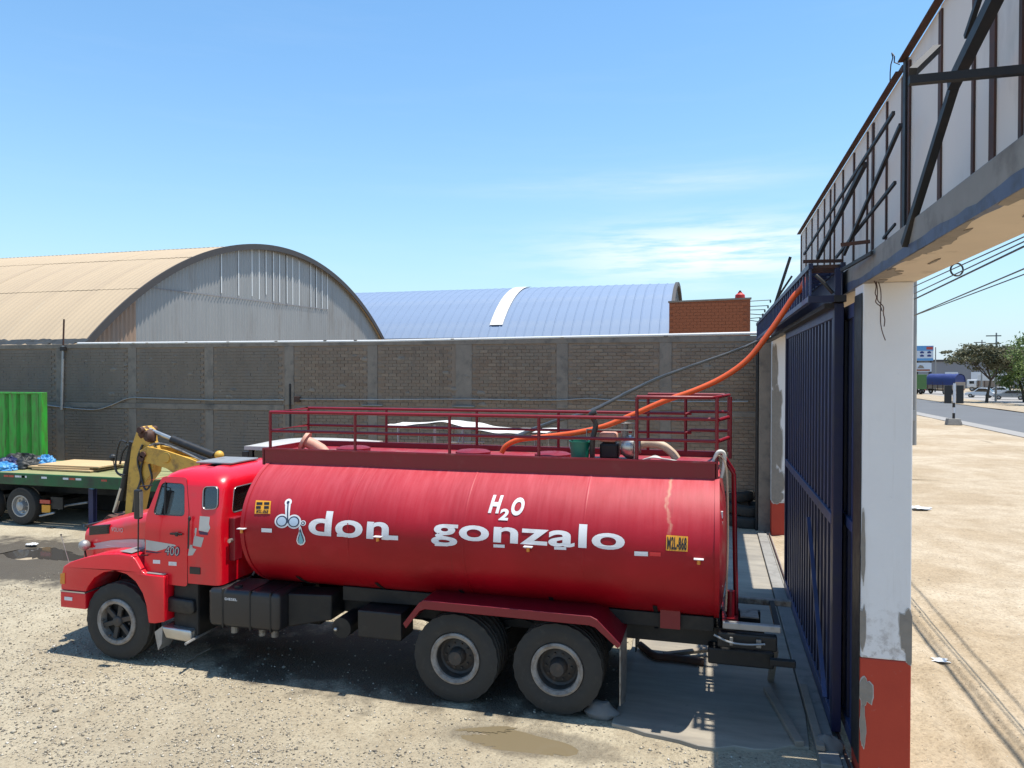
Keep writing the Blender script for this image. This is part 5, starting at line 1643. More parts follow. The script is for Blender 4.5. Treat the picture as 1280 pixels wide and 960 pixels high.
ZROOF = 2.80
lev = []
for z in (1.19, 1.5, 1.9, 2.05, 2.2, 2.35, 2.5, 2.58): lev.append((z, cab_xf(z), CX1 - (0 if z < 2.3 else 0.05 * (z - 2.3)), hwid(z), 0.10 + max(0, (z - 2.2)) * 0.12))
for z, i in ((2.65, 0.03), (2.70, 0.075), (2.745, 0.16), (2.775, 0.27), (2.795, 0.42)): lev.append((z, cab_xf(2.58) + i * 0.8, CX1 - 0.015 - i * 0.8, hwid(2.6) - i, 0.17 + i * 0.35))
lin = [(1.27,) + l[1:] if l[0] == 1.19 else l for l in lev if l[0] < 2.70] + [(2.70, cab_xf(2.58) + 0.1, CX1 - 0.1, hwid(2.6) - 0.1, 0.2)]


def tmp_obj(g):
    me = g.mesh("tmp"); o = bpy.data.objects.new("tmp", me); COL.objects.link(o); return o


def rounded(pts, r, n=5):
    out = []; m = len(pts)
    for i in range(m):
        p, a, b = Vector(pts[i]), Vector(pts[i - 1]), Vector(pts[(i + 1) % m])
        u = (a - p); w = (b - p); ru = min(r, u.length * 0.45); rw = min(r, w.length * 0.45)
        s = p + u.normalized() * ru; e = p + w.normalized() * rw
        for k in range(n + 1):
            t = k / n; out.append(tuple(s * (1 - t) ** 2 + p * 2 * t * (1 - t) + e * t * t))
    return out


def cp(u, v):
    y = 8.86
    for _ in range(4):
        p = at(u, v, Y=y); y = cab_y(p.z)
    return (p.x, p.z)


win_d = rounded([cp(191.5, 643.5), cp(231.5, 645.5), cp(231.5, 604.5), cp(203, 602.5)], 0.075)
win_q = rounded([cp(253.5, 637), cp(272, 636), cp(272.5, 608), cp(254.5, 608.5)], 0.07)
rear_w = rounded([(9.12, 2.17), (10.78, 2.17), (10.72, 2.53), (9.18, 2.53)], 0.07)          # y, z
front_w = rounded([(9.0, 2.2), (10.9, 2.2), (10.76, 2.60), (9.14, 2.60)], 0.07)

outer = tmp_obj(cab_loft(0, 1.19, lev)); inner = tmp_obj(cab_loft(0.045, 1.27, lin))
cut = []
for w in (win_d, win_q): cut.append(tmp_obj(MB().prism([(x, TC - 1.5, z) for x, z in w], (0, 3.0, 0))))
cut.append(tmp_obj(MB().prism([(CX1 - 0.35, y, z) for y, z in rear_w], (0.6, 0, 0))))
cut.append(tmp_obj(MB().prism([(CX0 - 0.2, y, z) for y, z in front_w], (0.62, 0, 0))))
for c in [inner] + cut:
    md = outer.modifiers.new("b", 'BOOLEAN'); md.operation = 'DIFFERENCE'; md.solver = 'EXACT'; md.object = c
dg = bpy.context.evaluated_depsgraph_get()
me = bpy.data.meshes.new_from_object(outer.evaluated_get(dg)); me.name = "cab"
for o in [outer, inner] + cut: bpy.data.objects.remove(o)
me.materials.clear(); me.transform(Matrix.Translation(-OFF[tk]))
me.polygons.foreach_set("use_smooth", [True] * len(me.polygons)); me.set_sharp_from_angle(angle=math.radians(32))
cab = link("cab", me, M["red_paint"], tk, off=OFF[tk])


def window(pts3, ext, trim_r, nm, parent, mat="cab_glass"):
    gl = MB().prism(pts3, ext).build(nm, M[mat], parent)
    MB().tube(pts3, trim_r, 6, closed=True).build("window_seal", M["black_plastic"], gl, smooth=60)
    return gl


def side_pts(w, d, sgn=1): return [(x, TC - sgn * (hwid(z) - d), z) for x, z in w]


for sgn in (1, -1):
    window(side_pts(win_q, 0.012, sgn), (0, 0.006 * sgn, 0), 0.014, "quarter_window", tk)
MB().tube(side_pts(win_q, -0.006), 0.006, 6, closed=True).build("window_trim", M["silver"], cab, smooth=60)
window([(CX1 - 0.02, y, z) for y, z in rear_w], (-0.006, 0, 0), 0.014, "rear_window", tk)
MB().tube([(CX1 - 0.004, y, z) for y, z in rear_w], 0.007, 6, closed=True).build("window_trim", M["silver"], cab, smooth=60)
window([(cab_xf(z) + 0.02, y, z) for y, z in front_w], (0.006, 0, 0), 0.016, "windscreen", tk)
# doors: a skin standing proud of the shell, with a shut line round it
door_o = rounded([cp(181, 727), cp(234.5, 733), cp(236.5, 640), cp(233.5, 597.5), cp(203, 596.5), cp(184, 643)], 0.05)
door_h = rounded([cp(189, 646.5), cp(233, 648.5), cp(233.3, 602), cp(201.5, 600)], 0.085)
for sgn in (1, -1):
    g = MB(); loops = [door_o, win_d]
    tris = tessellate_polygon([[Vector((x, z, 0)) for x, z in l] for l in loops])
    me = bpy.data.meshes.new("door"); me.from_pydata([(x, 0, z) for l in loops for x, z in l], [], [tuple(t) for t in tris])
    slice_mesh(me, 0.06)
    bm = bmesh.new(); bm.from_mesh(me)
    for v in bm.verts: v.co.y = TC - sgn * (hwid(v.co.z) + 0.010)
    ret = bmesh.ops.extrude_face_region(bm, geom=bm.faces[:])
    for v in [e for e in ret["geom"] if isinstance(e, bmesh.types.BMVert)]: v.co.y += 0.014 * sgn
    bmesh.ops.recalc_face_normals(bm, faces=bm.faces); bm.to_mesh(me); bm.free()
    me.transform(Matrix.Translation(-OFF[tk]))
    me.polygons.foreach_set("use_smooth", [True] * len(me.polygons)); me.set_sharp_from_angle(angle=math.radians(32))
    dr = link("door", me, M["red_paint"], tk, off=OFF[tk])
    window(side_pts(win_d, 0.004, sgn), (0, 0.006 * sgn, 0), 0.013, "door_window", dr)
    MB().tube([(x, TC - sgn * (hwid(z) + 0.004), z) for x, z in door_o], 0.0045, 5, closed=True).build("door_seal", M["black_plastic"], dr, smooth=50)
    a = cp(222, 667); MB().box(a[0] - 0.1, a[0] + 0.1, TC - sgn * 1.10 - 0.03 * sgn - 0.012, TC - sgn * 1.10 - 0.03 * sgn + 0.012, a[1] - 0.014, a[1] + 0.014).box(a[0] + 0.0, a[0] + 0.04, TC - sgn * 1.10 - 0.045 * sgn - 0.012, TC - sgn * 1.10 - 0.045 * sgn + 0.012, a[1] - 0.03, a[1] + 0.03).build("handle", M["black_metal"], dr, bevel=0.006)
a0, a1 = cp(207, 602), cp(206, 643.5)
MB().bar((a0[0], cab_y(a0[1]) + 0.0, a0[1]), (a1[0], cab_y(a1[1]) + 0.0, a1[1]), 0.022, 0.02, (0, 1, 0)).build("window_bar", M["black_plastic"], cab)
# decals on door and sleeper side
def on_cab(e): return lambda x, z: cab_y(z) - e
for k, (u, v, w, h) in enumerate(((192, 704, 9, 4.6), (211.5, 706.5, 10, 4.8))):
    flat_on([cp(u, v), cp(u + w, v + 0.5), cp(u + w, v - h + 0.5), cp(u, v - h)], on_cab(0.013), "decal_white", cab, "reflector_tape", 0)
flat_on([cp(248.5, 663), cp(260, 665.5), cp(263, 660), cp(261.5, 655), cp(262.5, 646), cp(250, 645)], on_cab(0.003), "decal_grey", cab, "torn_sticker", 0)
flat_on([cp(241, 682), cp(251.5, 684), cp(255, 672), cp(245, 670), cp(246.5, 660), cp(244, 660)], on_cab(0.003), "decal_grey", cab, "torn_sticker", 0)
flat_on([cp(235, 694.5), cp(241, 694), cp(245.5, 686.5), cp(241, 685), cp(240.5, 681), cp(237.5, 681)], on_cab(0.003), "decal_grey", cab, "torn_sticker", 0)
flat_on([cp(249.5, 668), cp(260, 669), cp(260, 665.7), cp(248.5, 663.5)], on_cab(0.0035), "decal_violet", cab, "torn_sticker", 0)
a, b = cp(206.5, 694), cp(225.5, 683); text_on("400", a[0], b[0], a[1], b[1], on_cab(0.014), "decal_violet", cab, "lettering", 0.06, 0.15, 0, 0)
a, b = cp(207.5, 693), cp(224.5, 684); text_on("400", a[0], b[0], a[1], b[1], on_cab(0.016), "decal_grey", cab, "lettering", -0.012, 0.15, 0, 0)
flat_on([cp(183, 687), cp(196, 689), cp(210, 685), cp(221, 682), cp(219, 680.5), cp(198, 677), cp(183, 674.5)], on_cab(0.013), "decal_grey", cab, "silver_stripe", 0)
flat_on([cp(183, 690), cp(197, 691.5), cp(204, 689.8), cp(196, 690), cp(183, 688)], on_cab(0.013), "decal_violet", cab, "silver_stripe", 0)
a, b = cp(237.5, 717), cp(250.5, 709.5)
MB().box(a[0], b[0], TC - 1.112, TC - 1.095, a[1], b[1]).build("air_vent", M["black_plastic"], cab, bevel=0.004)
p = at(198, 601, X=CX0 + 0.1)
g = MB(); fr = []
for k in range(13):
    t = k / 12; y = TC - 0.93 + 1.86 * t; zz_ = 2.64 + 0.05 * math.sin(math.pi * t)
    fr.append((y, zz_))
for (x, dz_) in ((CX0 - 0.06, -0.045), (CX0 + 0.12, 0.035)):
    pass
g.grid(lambda a, b: (CX0 - 0.06 + 0.26 * b, TC - 0.95 + 1.9 * a, 2.60 + 0.055 * b + 0.03 * math.sin(math.pi * a)), 12, 2)
g.grid(lambda a, b: (CX0 - 0.06 + 0.26 * b, TC - 0.95 + 1.9 * a, 2.575 + 0.055 * b + 0.03 * math.sin(math.pi * a)), 12, 2)
g.build("sun_visor", M["red_paint"], cab, smooth=40)
g = MB(); g.box(-7.62, -7.0, 9.55, 10.25, 2.805, 2.835)
rh = g.build("roof_hatch", M["galvanised"], tk, bevel=0.01)
MB().box(-7.58, -7.04, 9.59, 10.21, 2.775, 2.804).build("hatch_frame", M["black_plastic"], rh)
# cab inside
MB().box(-7.05, -6.78, 9.05, 10.85, 1.28, 2.05).build("rear_bench", M["seat_cloth"], tk, bevel=0.05)
for yc in (9.4, 10.5):
    st = MB().box(-7.45, -7.0, yc - 0.25, yc + 0.25, 1.45, 1.62).build("seat", M["seat_cloth"], tk, bevel=0.04, smooth=40)
    MB().prism([(-7.08, yc - 0.24, 1.6), (-6.96, yc - 0.24, 1.6), (-6.86, yc - 0.24, 2.3), (-6.97, yc - 0.24, 2.3)], (0, 0.48, 0)).build("seat_back", M["seat_cloth"], st, bevel=0.03)
MB().box(-7.9, -7.68, 8.95, 10.95, 1.75, 2.1).build("dashboard", M["black_plastic"], tk, bevel=0.04)
MB().tube([(-7.58 + 0.07 * math.sin(t * 6.283 / 20), 9.4 + 0.22 * math.cos(t * 6.283 / 20), 2.12 + 0.19 * math.sin(t * 6.283 / 20)) for t in range(20)], 0.016, 6, closed=True).build("steering_wheel", M["black_plastic"], tk, smooth=60)
# rear corner: grab rail and small box on the back wall
MB().box(CX1, CX1 + 0.10, 9.04, 9.22, 1.5, 2.12).build("air_intake", M["dark_red_paint"], tk, bevel=0.015)
MB().cyl((CX1 + 0.05, 9.06, 1.80), (CX1 + 0.05, 8.98, 1.80), 0.03, n=10).build("marker_lamp", M["silver"], tk, smooth=40)
MB().tube([(-7.16, cab_y(2.1) - 0.05, 2.12), (-7.16, cab_y(1.7) - 0.05, 1.7)], 0.012, 6).build("grab_rail", M["black_metal"], tk)
MB().ball((-7.16, cab_y(2.1) - 0.04, 2.12), 0.03, 10, 6, (0.7, 0.7, 1.3)).build("lamp", M["black_metal"], tk, smooth=50)
# mirror
mr = MB().box(-7.89, -7.79, 8.58, 8.66, 2.12, 2.54).build("mirror", M["black_plastic"], tk, bevel=0.02)
MB().box(-7.79, -7.785, 8.59, 8.65, 2.15, 2.51).build("mirror_glass", M["silver"], mr)
MB().tube([(-7.84, 8.62, 2.5), (-7.84, 8.64, 2.58), (-7.82, 8.87, 2.56)], 0.01, 6).tube([(-7.84, 8.62, 2.12), (-7.86, 8.63, 1.6), (-7.88, 8.84, 1.55)], 0.01, 6).build("mirror_arm", M["black_metal"], mr, smooth=50)

# ---- bonnet
def bon(x):
    t = (x + 9.56) / (9.56 - 7.95)          # 0 front, 1 at the cowl
    hw = 0.56 + 0.30 * t
    zt = 1.82 + 0.37 * t - 0.03 * (1 - t) ** 3
    return hw, zt


def bon_ring(x, s=1.0):
    hw, zt = bon(x); hw *= s; ps = []
    zb = 1.22; r = 0.16
    ps.append((x, TC - hw - 0.02, zb)); ps.append((x, TC - hw - 0.02, zb + 0.25)); ps.append((x, TC - hw, zt - r - 0.08))
    for k in range(6):
        a = math.radians(180 - 90 * k / 5); ps.append((x, TC - hw + r + r * math.cos(a), zt - 0.035 - r + r * math.sin(a)))
    ps.append((x, TC - hw * 0.3, zt)); ps.append((x, TC + hw * 0.3, zt))
    for k in range(6):
        a = math.radians(90 - 90 * k / 5); ps.append((x, TC + hw - r + r * math.cos(a), zt - 0.035 - r + r * math.sin(a)))
    ps += [(x, TC + hw, zt - r - 0.08), (x, TC + hw + 0.02, zb + 0.25), (x, TC + hw + 0.02, zb)]
    return ps


g = MB(); xs = [-9.56 + 1.64 * k / 10 for k in range(11)]; n = len(bon_ring(-9))
for x in xs: g.v.extend(bon_ring(x))
for i in range(10):
    for k in range(n - 1): a = i * n + k; g.f.append((a, a + 1, a + n + 1, a + n))
g.f.append(tuple(range(n))); g.f.append(tuple(10 * n + k for k in range(n))[::-1])
bn = g.build("bonnet", M["red_paint"], tk, smooth=40)
def bon_y(e): return lambda x, z: TC - bon(x)[0] - (0.0 if z > bon(x)[1] - 0.24 else 0.02 * min(1, (bon(x)[1] - 0.24 - z) / 0.2)) - e
def bp(u, v):
    y = 9.3
    for _ in range(5):
        p = at(u, v, Y=y); y = bon_y(0)(p.x, p.z)
    return (p.x, p.z)
MB().box(-9.60, -9.562, TC - 0.5, TC + 0.5, 1.28, 1.74).build("grille", M["black_plastic"], bn, bevel=0.01)
for k in range(6): MB().box(-9.615, -9.601, TC - 0.48, TC + 0.48, 1.32 + 0.07 * k, 1.345 + 0.07 * k).build("grille_bar", M["silver"], bn)
MB().box(-9.60, -9.55, TC - 0.53, TC + 0.53, 1.745, 1.78).build("grille_top", M["black_plastic"], bn)
iv = [bp(112, 669), bp(136.5, 667), bp(136.5, 655.5), bp(112, 657.5)]
g = MB(); g.prism([(x, bon_y(0.012)(x, z), z) for x, z in iv], (0, 0.05, 0)); vent = g.build("side_vent", M["black_plastic"], bn, bevel=0.005)
for k in range(4):
    t = 0.15 + 0.22 * k; a = Vector(iv[0]).lerp(Vector(iv[3]), t); b = Vector(iv[1]).lerp(Vector(iv[2]), t)
    MB().bar((a.x + 0.02, bon_y(0.018)(a.x, a.y), a.y), (b.x - 0.02, bon_y(0.018)(b.x, b.y), b.y), 0.012, 0.012).build("louvre", M["black_metal"], vent)
a, b = bp(139.5, 664.0), bp(154, 660.8); text_on("VOLVO", a[0], b[0], a[1], b[1], bon_y(0.006), "decal_grey", bn, "lettering", 0.02, 0, 0.03, 0)
def strip(pts, mat, nm, par): return flat_on(pts, bon_y(0.005), mat, par, nm, 0.04)
strip([bp(108, 687.5), bp(140, 684.2), bp(165, 684.5), bp(181.5, 686.5), bp(181.5, 674.5), bp(165, 673.8), bp(140, 675.2), bp(108, 681)], "decal_grey", "silver_stripe", bn)
MB().tube([(-8.06, bon_y(0.004)(-8.06, z), z) for z in (1.3, 1.5, 1.7, 1.9, 2.0)], 0.006, 5).build("bonnet_seam", M["black_plastic"], bn)
MB().box(-8.12, -8.04, 9.04, 9.09, 1.68, 1.73).build("bonnet_latch", M["black_metal"], bn, bevel=0.008)
MB().prism([(-7.99, TC - 0.98, 1.25), (-7.93, TC - 0.98, 1.25), (-7.93, TC - 0.93, 2.2), (-7.99, TC - 0.9, 2.18)], (0, 1.9, 0)).build("cowl", M["red_paint"], tk)

# ---- front wings
def wing(y0, y1, sgn):
    o = [(-9.36, 0.96), (-9.355, 1.16), (-9.31, 1.31), (-9.18, 1.385), (-8.9, 1.475), (-8.6, 1.54), (-8.3, 1.565), (-8.1, 1.55), (-8.02, 1.50), (-7.90, 1.33), (-7.84, 1.295), (-7.53, 1.29), (-7.53, 0.64), (-7.70, 0.60), (-7.80, 0.60)]
    i_ = [(-7.84, 0.85), (-7.90, 1.02), (-8.02, 1.18), (-8.18, 1.275), (-8.38, 1.31), (-8.58, 1.275), (-8.75, 1.18), (-8.87, 1.04), (-8.91, 0.96)]
    g = MB().prism([(x, y0, z) for x, z in o + i_], (0, y1 - y0, 0))
    w = g.build("front_wing", M["red_paint"], tk, bevel=0.028, seg=3, smooth=38)
    MB().box(-9.365, -8.905, min(y0 - 0.006 * sgn, y1), max(y0 - 0.006 * sgn, y1), 0.70, 0.935).build("bumper_end", M["red_paint"], w, bevel=0.015, seg=2)
    MB().box(-9.36, -8.91, min(y0 - 0.012 * sgn, y1), max(y0 - 0.012 * sgn, y1), 0.936, 0.955).build("bumper_trim", M["silver"], w)
    return w


w1 = wing(8.75, 9.36, 1); w2 = wing(2 * TC - 8.75, 2 * TC - 9.36, -1)
MB().box(-9.37, -9.2, 9.362, 2 * TC - 9.362, 0.70, 0.95).build("front_bumper", M["red_paint"], tk, bevel=0.02)
a = at(80, 748.5, Y=8.73); MB().box(a.x, a.x + 0.14, 8.736, 8.7435, a.z - 0.02, a.z + 0.03).build("reflector_tape", M["decal_white"], w1)
for (y0, y1, w) in ((8.80, 9.05, w1), (2 * TC - 9.05, 2 * TC - 8.80, w2)):
    MB().prism([(-9.375, y0, 1.02), (-9.375, y0, 1.22), (-9.30, y0, 1.28), (-9.30, y0, 1.0)], (0, y1 - y0, 0)).build("headlamp", M["lamp_glass"], w, bevel=0.01)
MB().prism([(-9.365, 8.744, 1.05), (-9.362, 8.744, 1.2), (-9.28, 8.744, 1.22), (-9.28, 8.744, 1.05)], (0, 0.02, 0)).build("indicator", M["lamp_amber"], w1)
MB().prism([(-8.34, 8.80, 1.585), (-8.12, 8.80, 1.57), (-8.14, 9.08, 1.575), (-8.28, 9.08, 1.59)], (0, 0, 0.006)).build("tread_plate", M["galvanised"], w1)
MB().prism([(-7.88, 8.78, 1.305), (-7.56, 8.78, 1.298), (-7.56, 8.84, 1.30), (-7.86, 8.84, 1.308)], (0, 0, 0.006)).build("tread_plate", M["galvanised"], w1)
bl = MB().ball((-9.44, 9.26, 1.50), 0.085, 18, 12).build("round_lamp", M["galvanised"], tk, smooth=60)
MB().tube([(-9.42, 9.28, 1.28), (-9.44, 9.26, 1.45)], 0.015, 6).build("lamp_stalk", M["black_metal"], bl)
MB().tube([(-9.30, 8.85, 1.32), (-9.42, 8.82, 1.75)], 0.005, 5).build("antenna", M["galvanised"], tk)
MB().ball((-9.42, 8.82, 1.76), 0.014, 8, 5).build("antenna_tip", M["black_plastic"], tk)
# inner arch, steps, splash guard
g = MB()
g.grid(lambda a, b: (-8.38 + 0.60 * math.cos(math.radians(175 - 170 * a)), 8.80 + 0.6 * b, 0.72 + 0.60 * math.sin(math.radians(175 - 170 * a))), 20, 1)
g.build("wheel_arch", M["chassis_black"], tk, smooth=60)
MB().box(-7.50, -7.08, 8.90, 9.4, 0.42, 1.2).build("step_box", M["chassis_black"], tk, bevel=0.03)
MB().prism([(-7.60, 8.83, 0.97), (-7.12, 8.83, 0.95), (-7.10, 8.83, 0.78), (-7.16, 8.83, 0.74), (-7.56, 8.83, 0.76)], (0, 0.3, 0)).build("step", M["black_metal"], tk, bevel=0.03, seg=3, smooth=40)
MB().prism([(-7.64, 8.80, 0.555), (-7.13, 8.80, 0.53), (-7.12, 8.80, 0.40), (-7.2, 8.80, 0.36), (-7.56, 8.80, 0.38)], (0, 0.28, 0)).build("step", M["silver"], tk, bevel=0.03, seg=3, smooth=40)
MB().prism([(-7.74, 8.80, 0.46), (-7.60, 8.80, 0.56), (-7.62, 8.80, 0.3), (-7.68, 8.80, 0.2)], (0, 0.25, 0)).build("splash_flap", M["galvanised"], tk)
MB().box(-9.0, -8.0, 9.6, 10.3, 0.55, 1.2).build("engine_block", M["chassis_black"], tk, bevel=0.05)
MB().tube([at(232, 805, Y=8.6), at(262, 788, Y=9.2)], 0.02, 6).build("drag_link", M["galvanised"], tk)

# ---- things riding on the walkway
wp = thing("water_pump", "grimy engine water pump standing on the tanker walkway under the orange hose", "pump", at(765, 572, Y=9.75))
def wz(u, v, Y): return at(u, v, Y=Y)
z0 = 3.022
pc = at(762, 560, Y=9.75)
MB().box(pc.x - 0.28, pc.x + 0.34, 9.6, 9.95, z0, z0 + 0.03).build("base_frame", M["black_metal"], wp)
MB().box(pc.x - 0.12, pc.x + 0.12, 9.64, 9.92, z0 + 0.031, z0 + 0.24).build("engine", M["chassis_black"], wp, bevel=0.03)
MB().box(pc.x - 0.13, pc.x + 0.10, 9.66, 9.9, z0 + 0.25, z0 + 0.38).build("fuel_tank", M["salmon_pipe"], wp, bevel=0.04, seg=3, smooth=40)
MB().lathe([(0.0, -0.1), (0.1, -0.1), (0.155, -0.03), (0.16, 0.04), (0.12, 0.1), (0, 0.1)], (pc.x + 0.26, 9.75, z0 + 0.19), (1, 0, 0.0), 20).build("pump_housing", M["silver"], wp, smooth=40)
MB().tube([(pc.x + 0.2, 9.75, z0 + 0.3), (pc.x + 0.2, 9.75, z0 + 0.5)], 0.05, 10).tube([(pc.x + 0.3, 9.72, z0 + 0.3), (pc.x + 0.33, 9.72, z0 + 0.5), (pc.x + 0.2, 9.74, z0 + 0.5)], 0.018, 8).build("outlet", M["cast_metal"], wp, smooth=40)
MB().lathe([(0, 0), (0.09, 0), (0.09, 0.04), (0, 0.05)], (pc.x + 0.37, 9.75, z0 + 0.2), (1, 0, 0), 18).build("flange", M["cast_metal"], wp, smooth=40)
MB().tube([(pc.x - 0.28, 9.6, z0), (pc.x - 0.28, 9.6, z0 + 0.42), (pc.x + 0.34, 9.6, z0 + 0.42), (pc.x + 0.34, 9.6, z0)], 0.014, 6).build("carry_frame", M["cast_metal"], wp, smooth=50)
bh = MB().tube(spline([(pc.x - 0.2, 9.55, z0 + 0.05), (pc.x - 0.19, 9.52, z0 + 0.3), (pc.x - 0.15, 9.52, z0 + 0.5), (pc.x - 0.21, 9.5, z0 + 0.62), (pc.x - 0.14, 9.5, z0 + 0.66)], 6), 0.035, 8).build("rubber_hose", M["black_hose"], None, smooth=60)
tag(rebase(bh), "short black rubber hose standing curled up beside the water pump", "hose")
pb_ = at(725, 561, Y=9.62)
bk = thing("bucket", "green plastic bucket standing beside the water pump on the tanker", "bucket", (pb_.x, 9.62, z0))
MB().lathe([(0.0, 0.0), (0.115, 0.0), (0.135, 0.25), (0.145, 0.25), (0.145, 0.27), (0.13, 0.27), (0.108, 0.012), (0, 0.012)], (pb_.x, 9.62, z0), (0, 0, 1), 24).build("tub", M["green_plastic"], bk, smooth=35)
MB().tube([(pb_.x - 0.14 * math.cos(t), 9.62 - 0.06 * math.sin(t), z0 + 0.25 - 0.17 * math.sin(t)) for t in [math.pi * k / 12 for k in range(13)]], 0.008, 6).build("handle", M["canvas_white"], bk, smooth=60)
hs = spline([at(800, 556, Y=9.8), at(812, 554, Y=9.8), at(828, 557, Y=9.8), at(840, 566, Y=9.8), at(846, 574, Y=9.8)], 6)
tag(rebase(MB().tube(hs, 0.055, 12).build("suction_hose", M["tan_hose"], None, smooth=60)), "fat tan hose arching from the water pump down into the tanker", "hose")
g = MB()
for k in range(3): g.tube(spline([at(800 + 4 * k, 576, Y=9.6), at(815 + 2 * k, 572 - k, Y=9.55 + 0.05 * k), at(832, 574 + k, Y=9.6), at(850, 577, Y=9.7)], 5), 0.012, 6)
tag(rebase(g.build("rope", M["canvas_white"], None, smooth=60)), "pale rope lying in loops on the tanker walkway behind the pump", "rope")
el = thing("elbow_pipe", "salmon flanged pipe elbow lying at the front end of the tanker walkway", "pipe", at(390, 560, Y=9.7))
a = at(402, 562, Y=9.75); b = at(383, 552, Y=9.7); c = at(377, 550, Y=9.7)
MB().tube([a + V(0.1, 0, -0.1), a, a.lerp(b, 0.5) + V(0, 0, 0.012), b], 0.085, 14).build("bend", M["salmon_pipe"], el, smooth=60)
d = (b - a).normalized(); MB().lathe([(0, -0.02), (0.15, -0.02), (0.15, 0.025), (0, 0.025)], b + d * 0.02, d, 22).build("flange", M["salmon_pipe"], el, smooth=40)
# hatches
for u in (440, 590, 690):
    p = at(u, 560, Y=9.9)
    MB().lathe([(0, 0), (0.25, 0), (0.25, 0.05), (0.2, 0.07), (0, 0.075)], (p.x, 9.95, 3.021), (0, 0, 1), 24).build("tank_hatch", M["dark_red_paint"], tk, smooth=40)
# orange hose sweeping up to the gate truss
ho = [at(627, 566, Y=9.75), at(633, 557, Y=9.75), at(650, 549.5, Y=9.74), at(685, 545.5, Y=9.7), at(720, 541, Y=9.66), at(755, 533, Y=9.66), at(790, 519, Y=9.68), at(830, 501.5, Y=9.72), at(870, 487.5, Y=9.75), at(905, 471, Y=9.78), at(935, 449, Y=9.8), at(960, 418, Y=9.82), at(980, 389, Y=9.84), at(992, 371, Y=9.84), at(1003, 358.5, Y=9.86)]
ho.append(V(1.16, 9.9, TZ1 + 0.065)); ho.append(V(1.3, 9.95, TZ1 + 0.03))
tag(rebase(MB().tube(spline(ho, 6), 0.036, 12).build("water_hose", M["orange_hose"], None, smooth=60)), "long orange hose sweeping from the tanker top up to the blue truss", "hose")
bh_ = [at(640, 548, Y=10.5), at(690, 528, Y=12), at(740, 513, Y=13.5), at(790, 488, Y=15.2), at(830, 470, Y=16.6), at(880, 452, Y=18.2), at(925, 436, Y=19.4), at(958, 421, Y=20.4)]
wire("black_hose", spline(bh_, 5), 0.035, "black_hose", "thin black hose hanging from the wall corner down to the tanker", "hose", steps=1)

# ================================================================== GREEN FLATBED TRAILER
tl = thing("flatbed_trailer", "green flatbed trailer with plank deck parked by the wall, left of the tanker", "trailer", (-19, 17.2, 0))
LX0, LX1, LY0, LY1, LZ = -30.0, -13.4, 15.8, 18.5, 1.42
nb = 11
for k in range(nb):
    ya, yb = LY0 + 0.08 + (LY1 - LY0 - 0.16) * k / nb, LY0 + 0.08 + (LY1 - LY0 - 0.16) * (k + 1) / nb
    MB().box(LX0, LX1 - 0.02, ya + 0.008, yb - 0.008, LZ - 0.04, LZ + R_.uniform(-0.006, 0.008)).build("deck_board", M["deck_wood"], tl)
for y0, y1 in ((LY0, LY0 + 0.075), (LY1 - 0.075, LY1)):
    MB().box(LX0, LX1, y0, y1, LZ - 0.30, LZ + 0.012).build("side_beam", M["trailer_green"], tl, bevel=0.01)
MB().box(LX1 - 0.018, LX1 + 0.05, LY0, LY1, LZ - 0.30, LZ + 0.008).build("end_beam", M["trailer_green"], tl)
for u in (8, 14, 22, 28, 30, 55, 82, 90, 98, 130):
    p = at(u, 594 + u * 0.035, Y=LY0 - 0.004)
    MB().box(p.x - 0.09, p.x + 0.09, LY0 - 0.006, LY0 - 0.001, LZ - 0.10, LZ - 0.05).build("reflector", M["tail_red"] if R_.random() < 0.5 else M["decal_white"], tl)
for y in (16.6, 17.6): MB().box(LX0, LX1 - 0.3, y, y + 0.14, LZ - 0.62, LZ - 0.05).build("main_beam", M["chassis_black"], tl)
for x in np.arange(LX0 + 1, LX1, 1.4): MB().box(x, x + 0.08, LY0 + 0.08, LY1 - 0.08, LZ - 0.2, LZ - 0.045).build("cross_beam", M["chassis_black"], tl)
def trailer_wheel(x, yc, s):
    w = bpy.data.objects.new("trailer_wheel", None); COL.objects.link(w); w.parent = tl; w.location = Vector((x, yc, 0.52)) - OFF[tl]; OFF[w] = Vector((x, yc, 0.52))
    MB().lathe([(0.29, -0.13), (0.42, -0.15), (0.50, -0.12), (0.52, -0.06), (0.52, 0.06), (0.50, 0.12), (0.42, 0.15), (0.29, 0.13)], (x, yc, 0.52), (0, 1, 0), 40).build("tyre", M["rubber"], w, smooth=35)
    yo = yc - 0.13 * s
    MB().lathe([(0.30, 0.03 * s), (0.30, -0.01 * s), (0.27, -0.01 * s), (0.24, 0.06 * s), (0.13, 0.10 * s), (0.12, -0.03 * s), (0.09, -0.05 * s), (0, -0.05 * s)], (x, yo, 0.52), (0, 1, 0), 32).build("rim", M["galvanised"], w, smooth=35)
    bolts(x, yo + 0.07 * s, 0.52, 0.18, 8, 0.018, w, "silver")
wx = at(25, 632, Y=15.85).x
for x in (wx, wx - 1.3, wx - 2.6):
    trailer_wheel(x, 16.0, 1); trailer_wheel(x, 18.3, -1)
    MB().cyl((x, 16.1, 0.52), (x, 18.2, 0.52), 0.07, n=10).build("axle", M["chassis_black"], tl)
MB().box(wx + 0.95, wx + 1.35, 15.95, 16.0, 0.48, 0.80).build("rear_plate", M["chassis_black"], tl)
pp = at(51, 628, Y=15.94); MB().box(pp.x, pp.x + 0.34, 15.91, 15.945, pp.z - 0.02, pp.z + 0.08).build("tail_light", M["tail_red"], tl)
pp = at(53, 640, Y=15.94); MB().box(pp.x, pp.x + 0.28, 15.92, 15.947, pp.z, pp.z + 0.20).build("number_plate", M["plate_yellow"], tl)
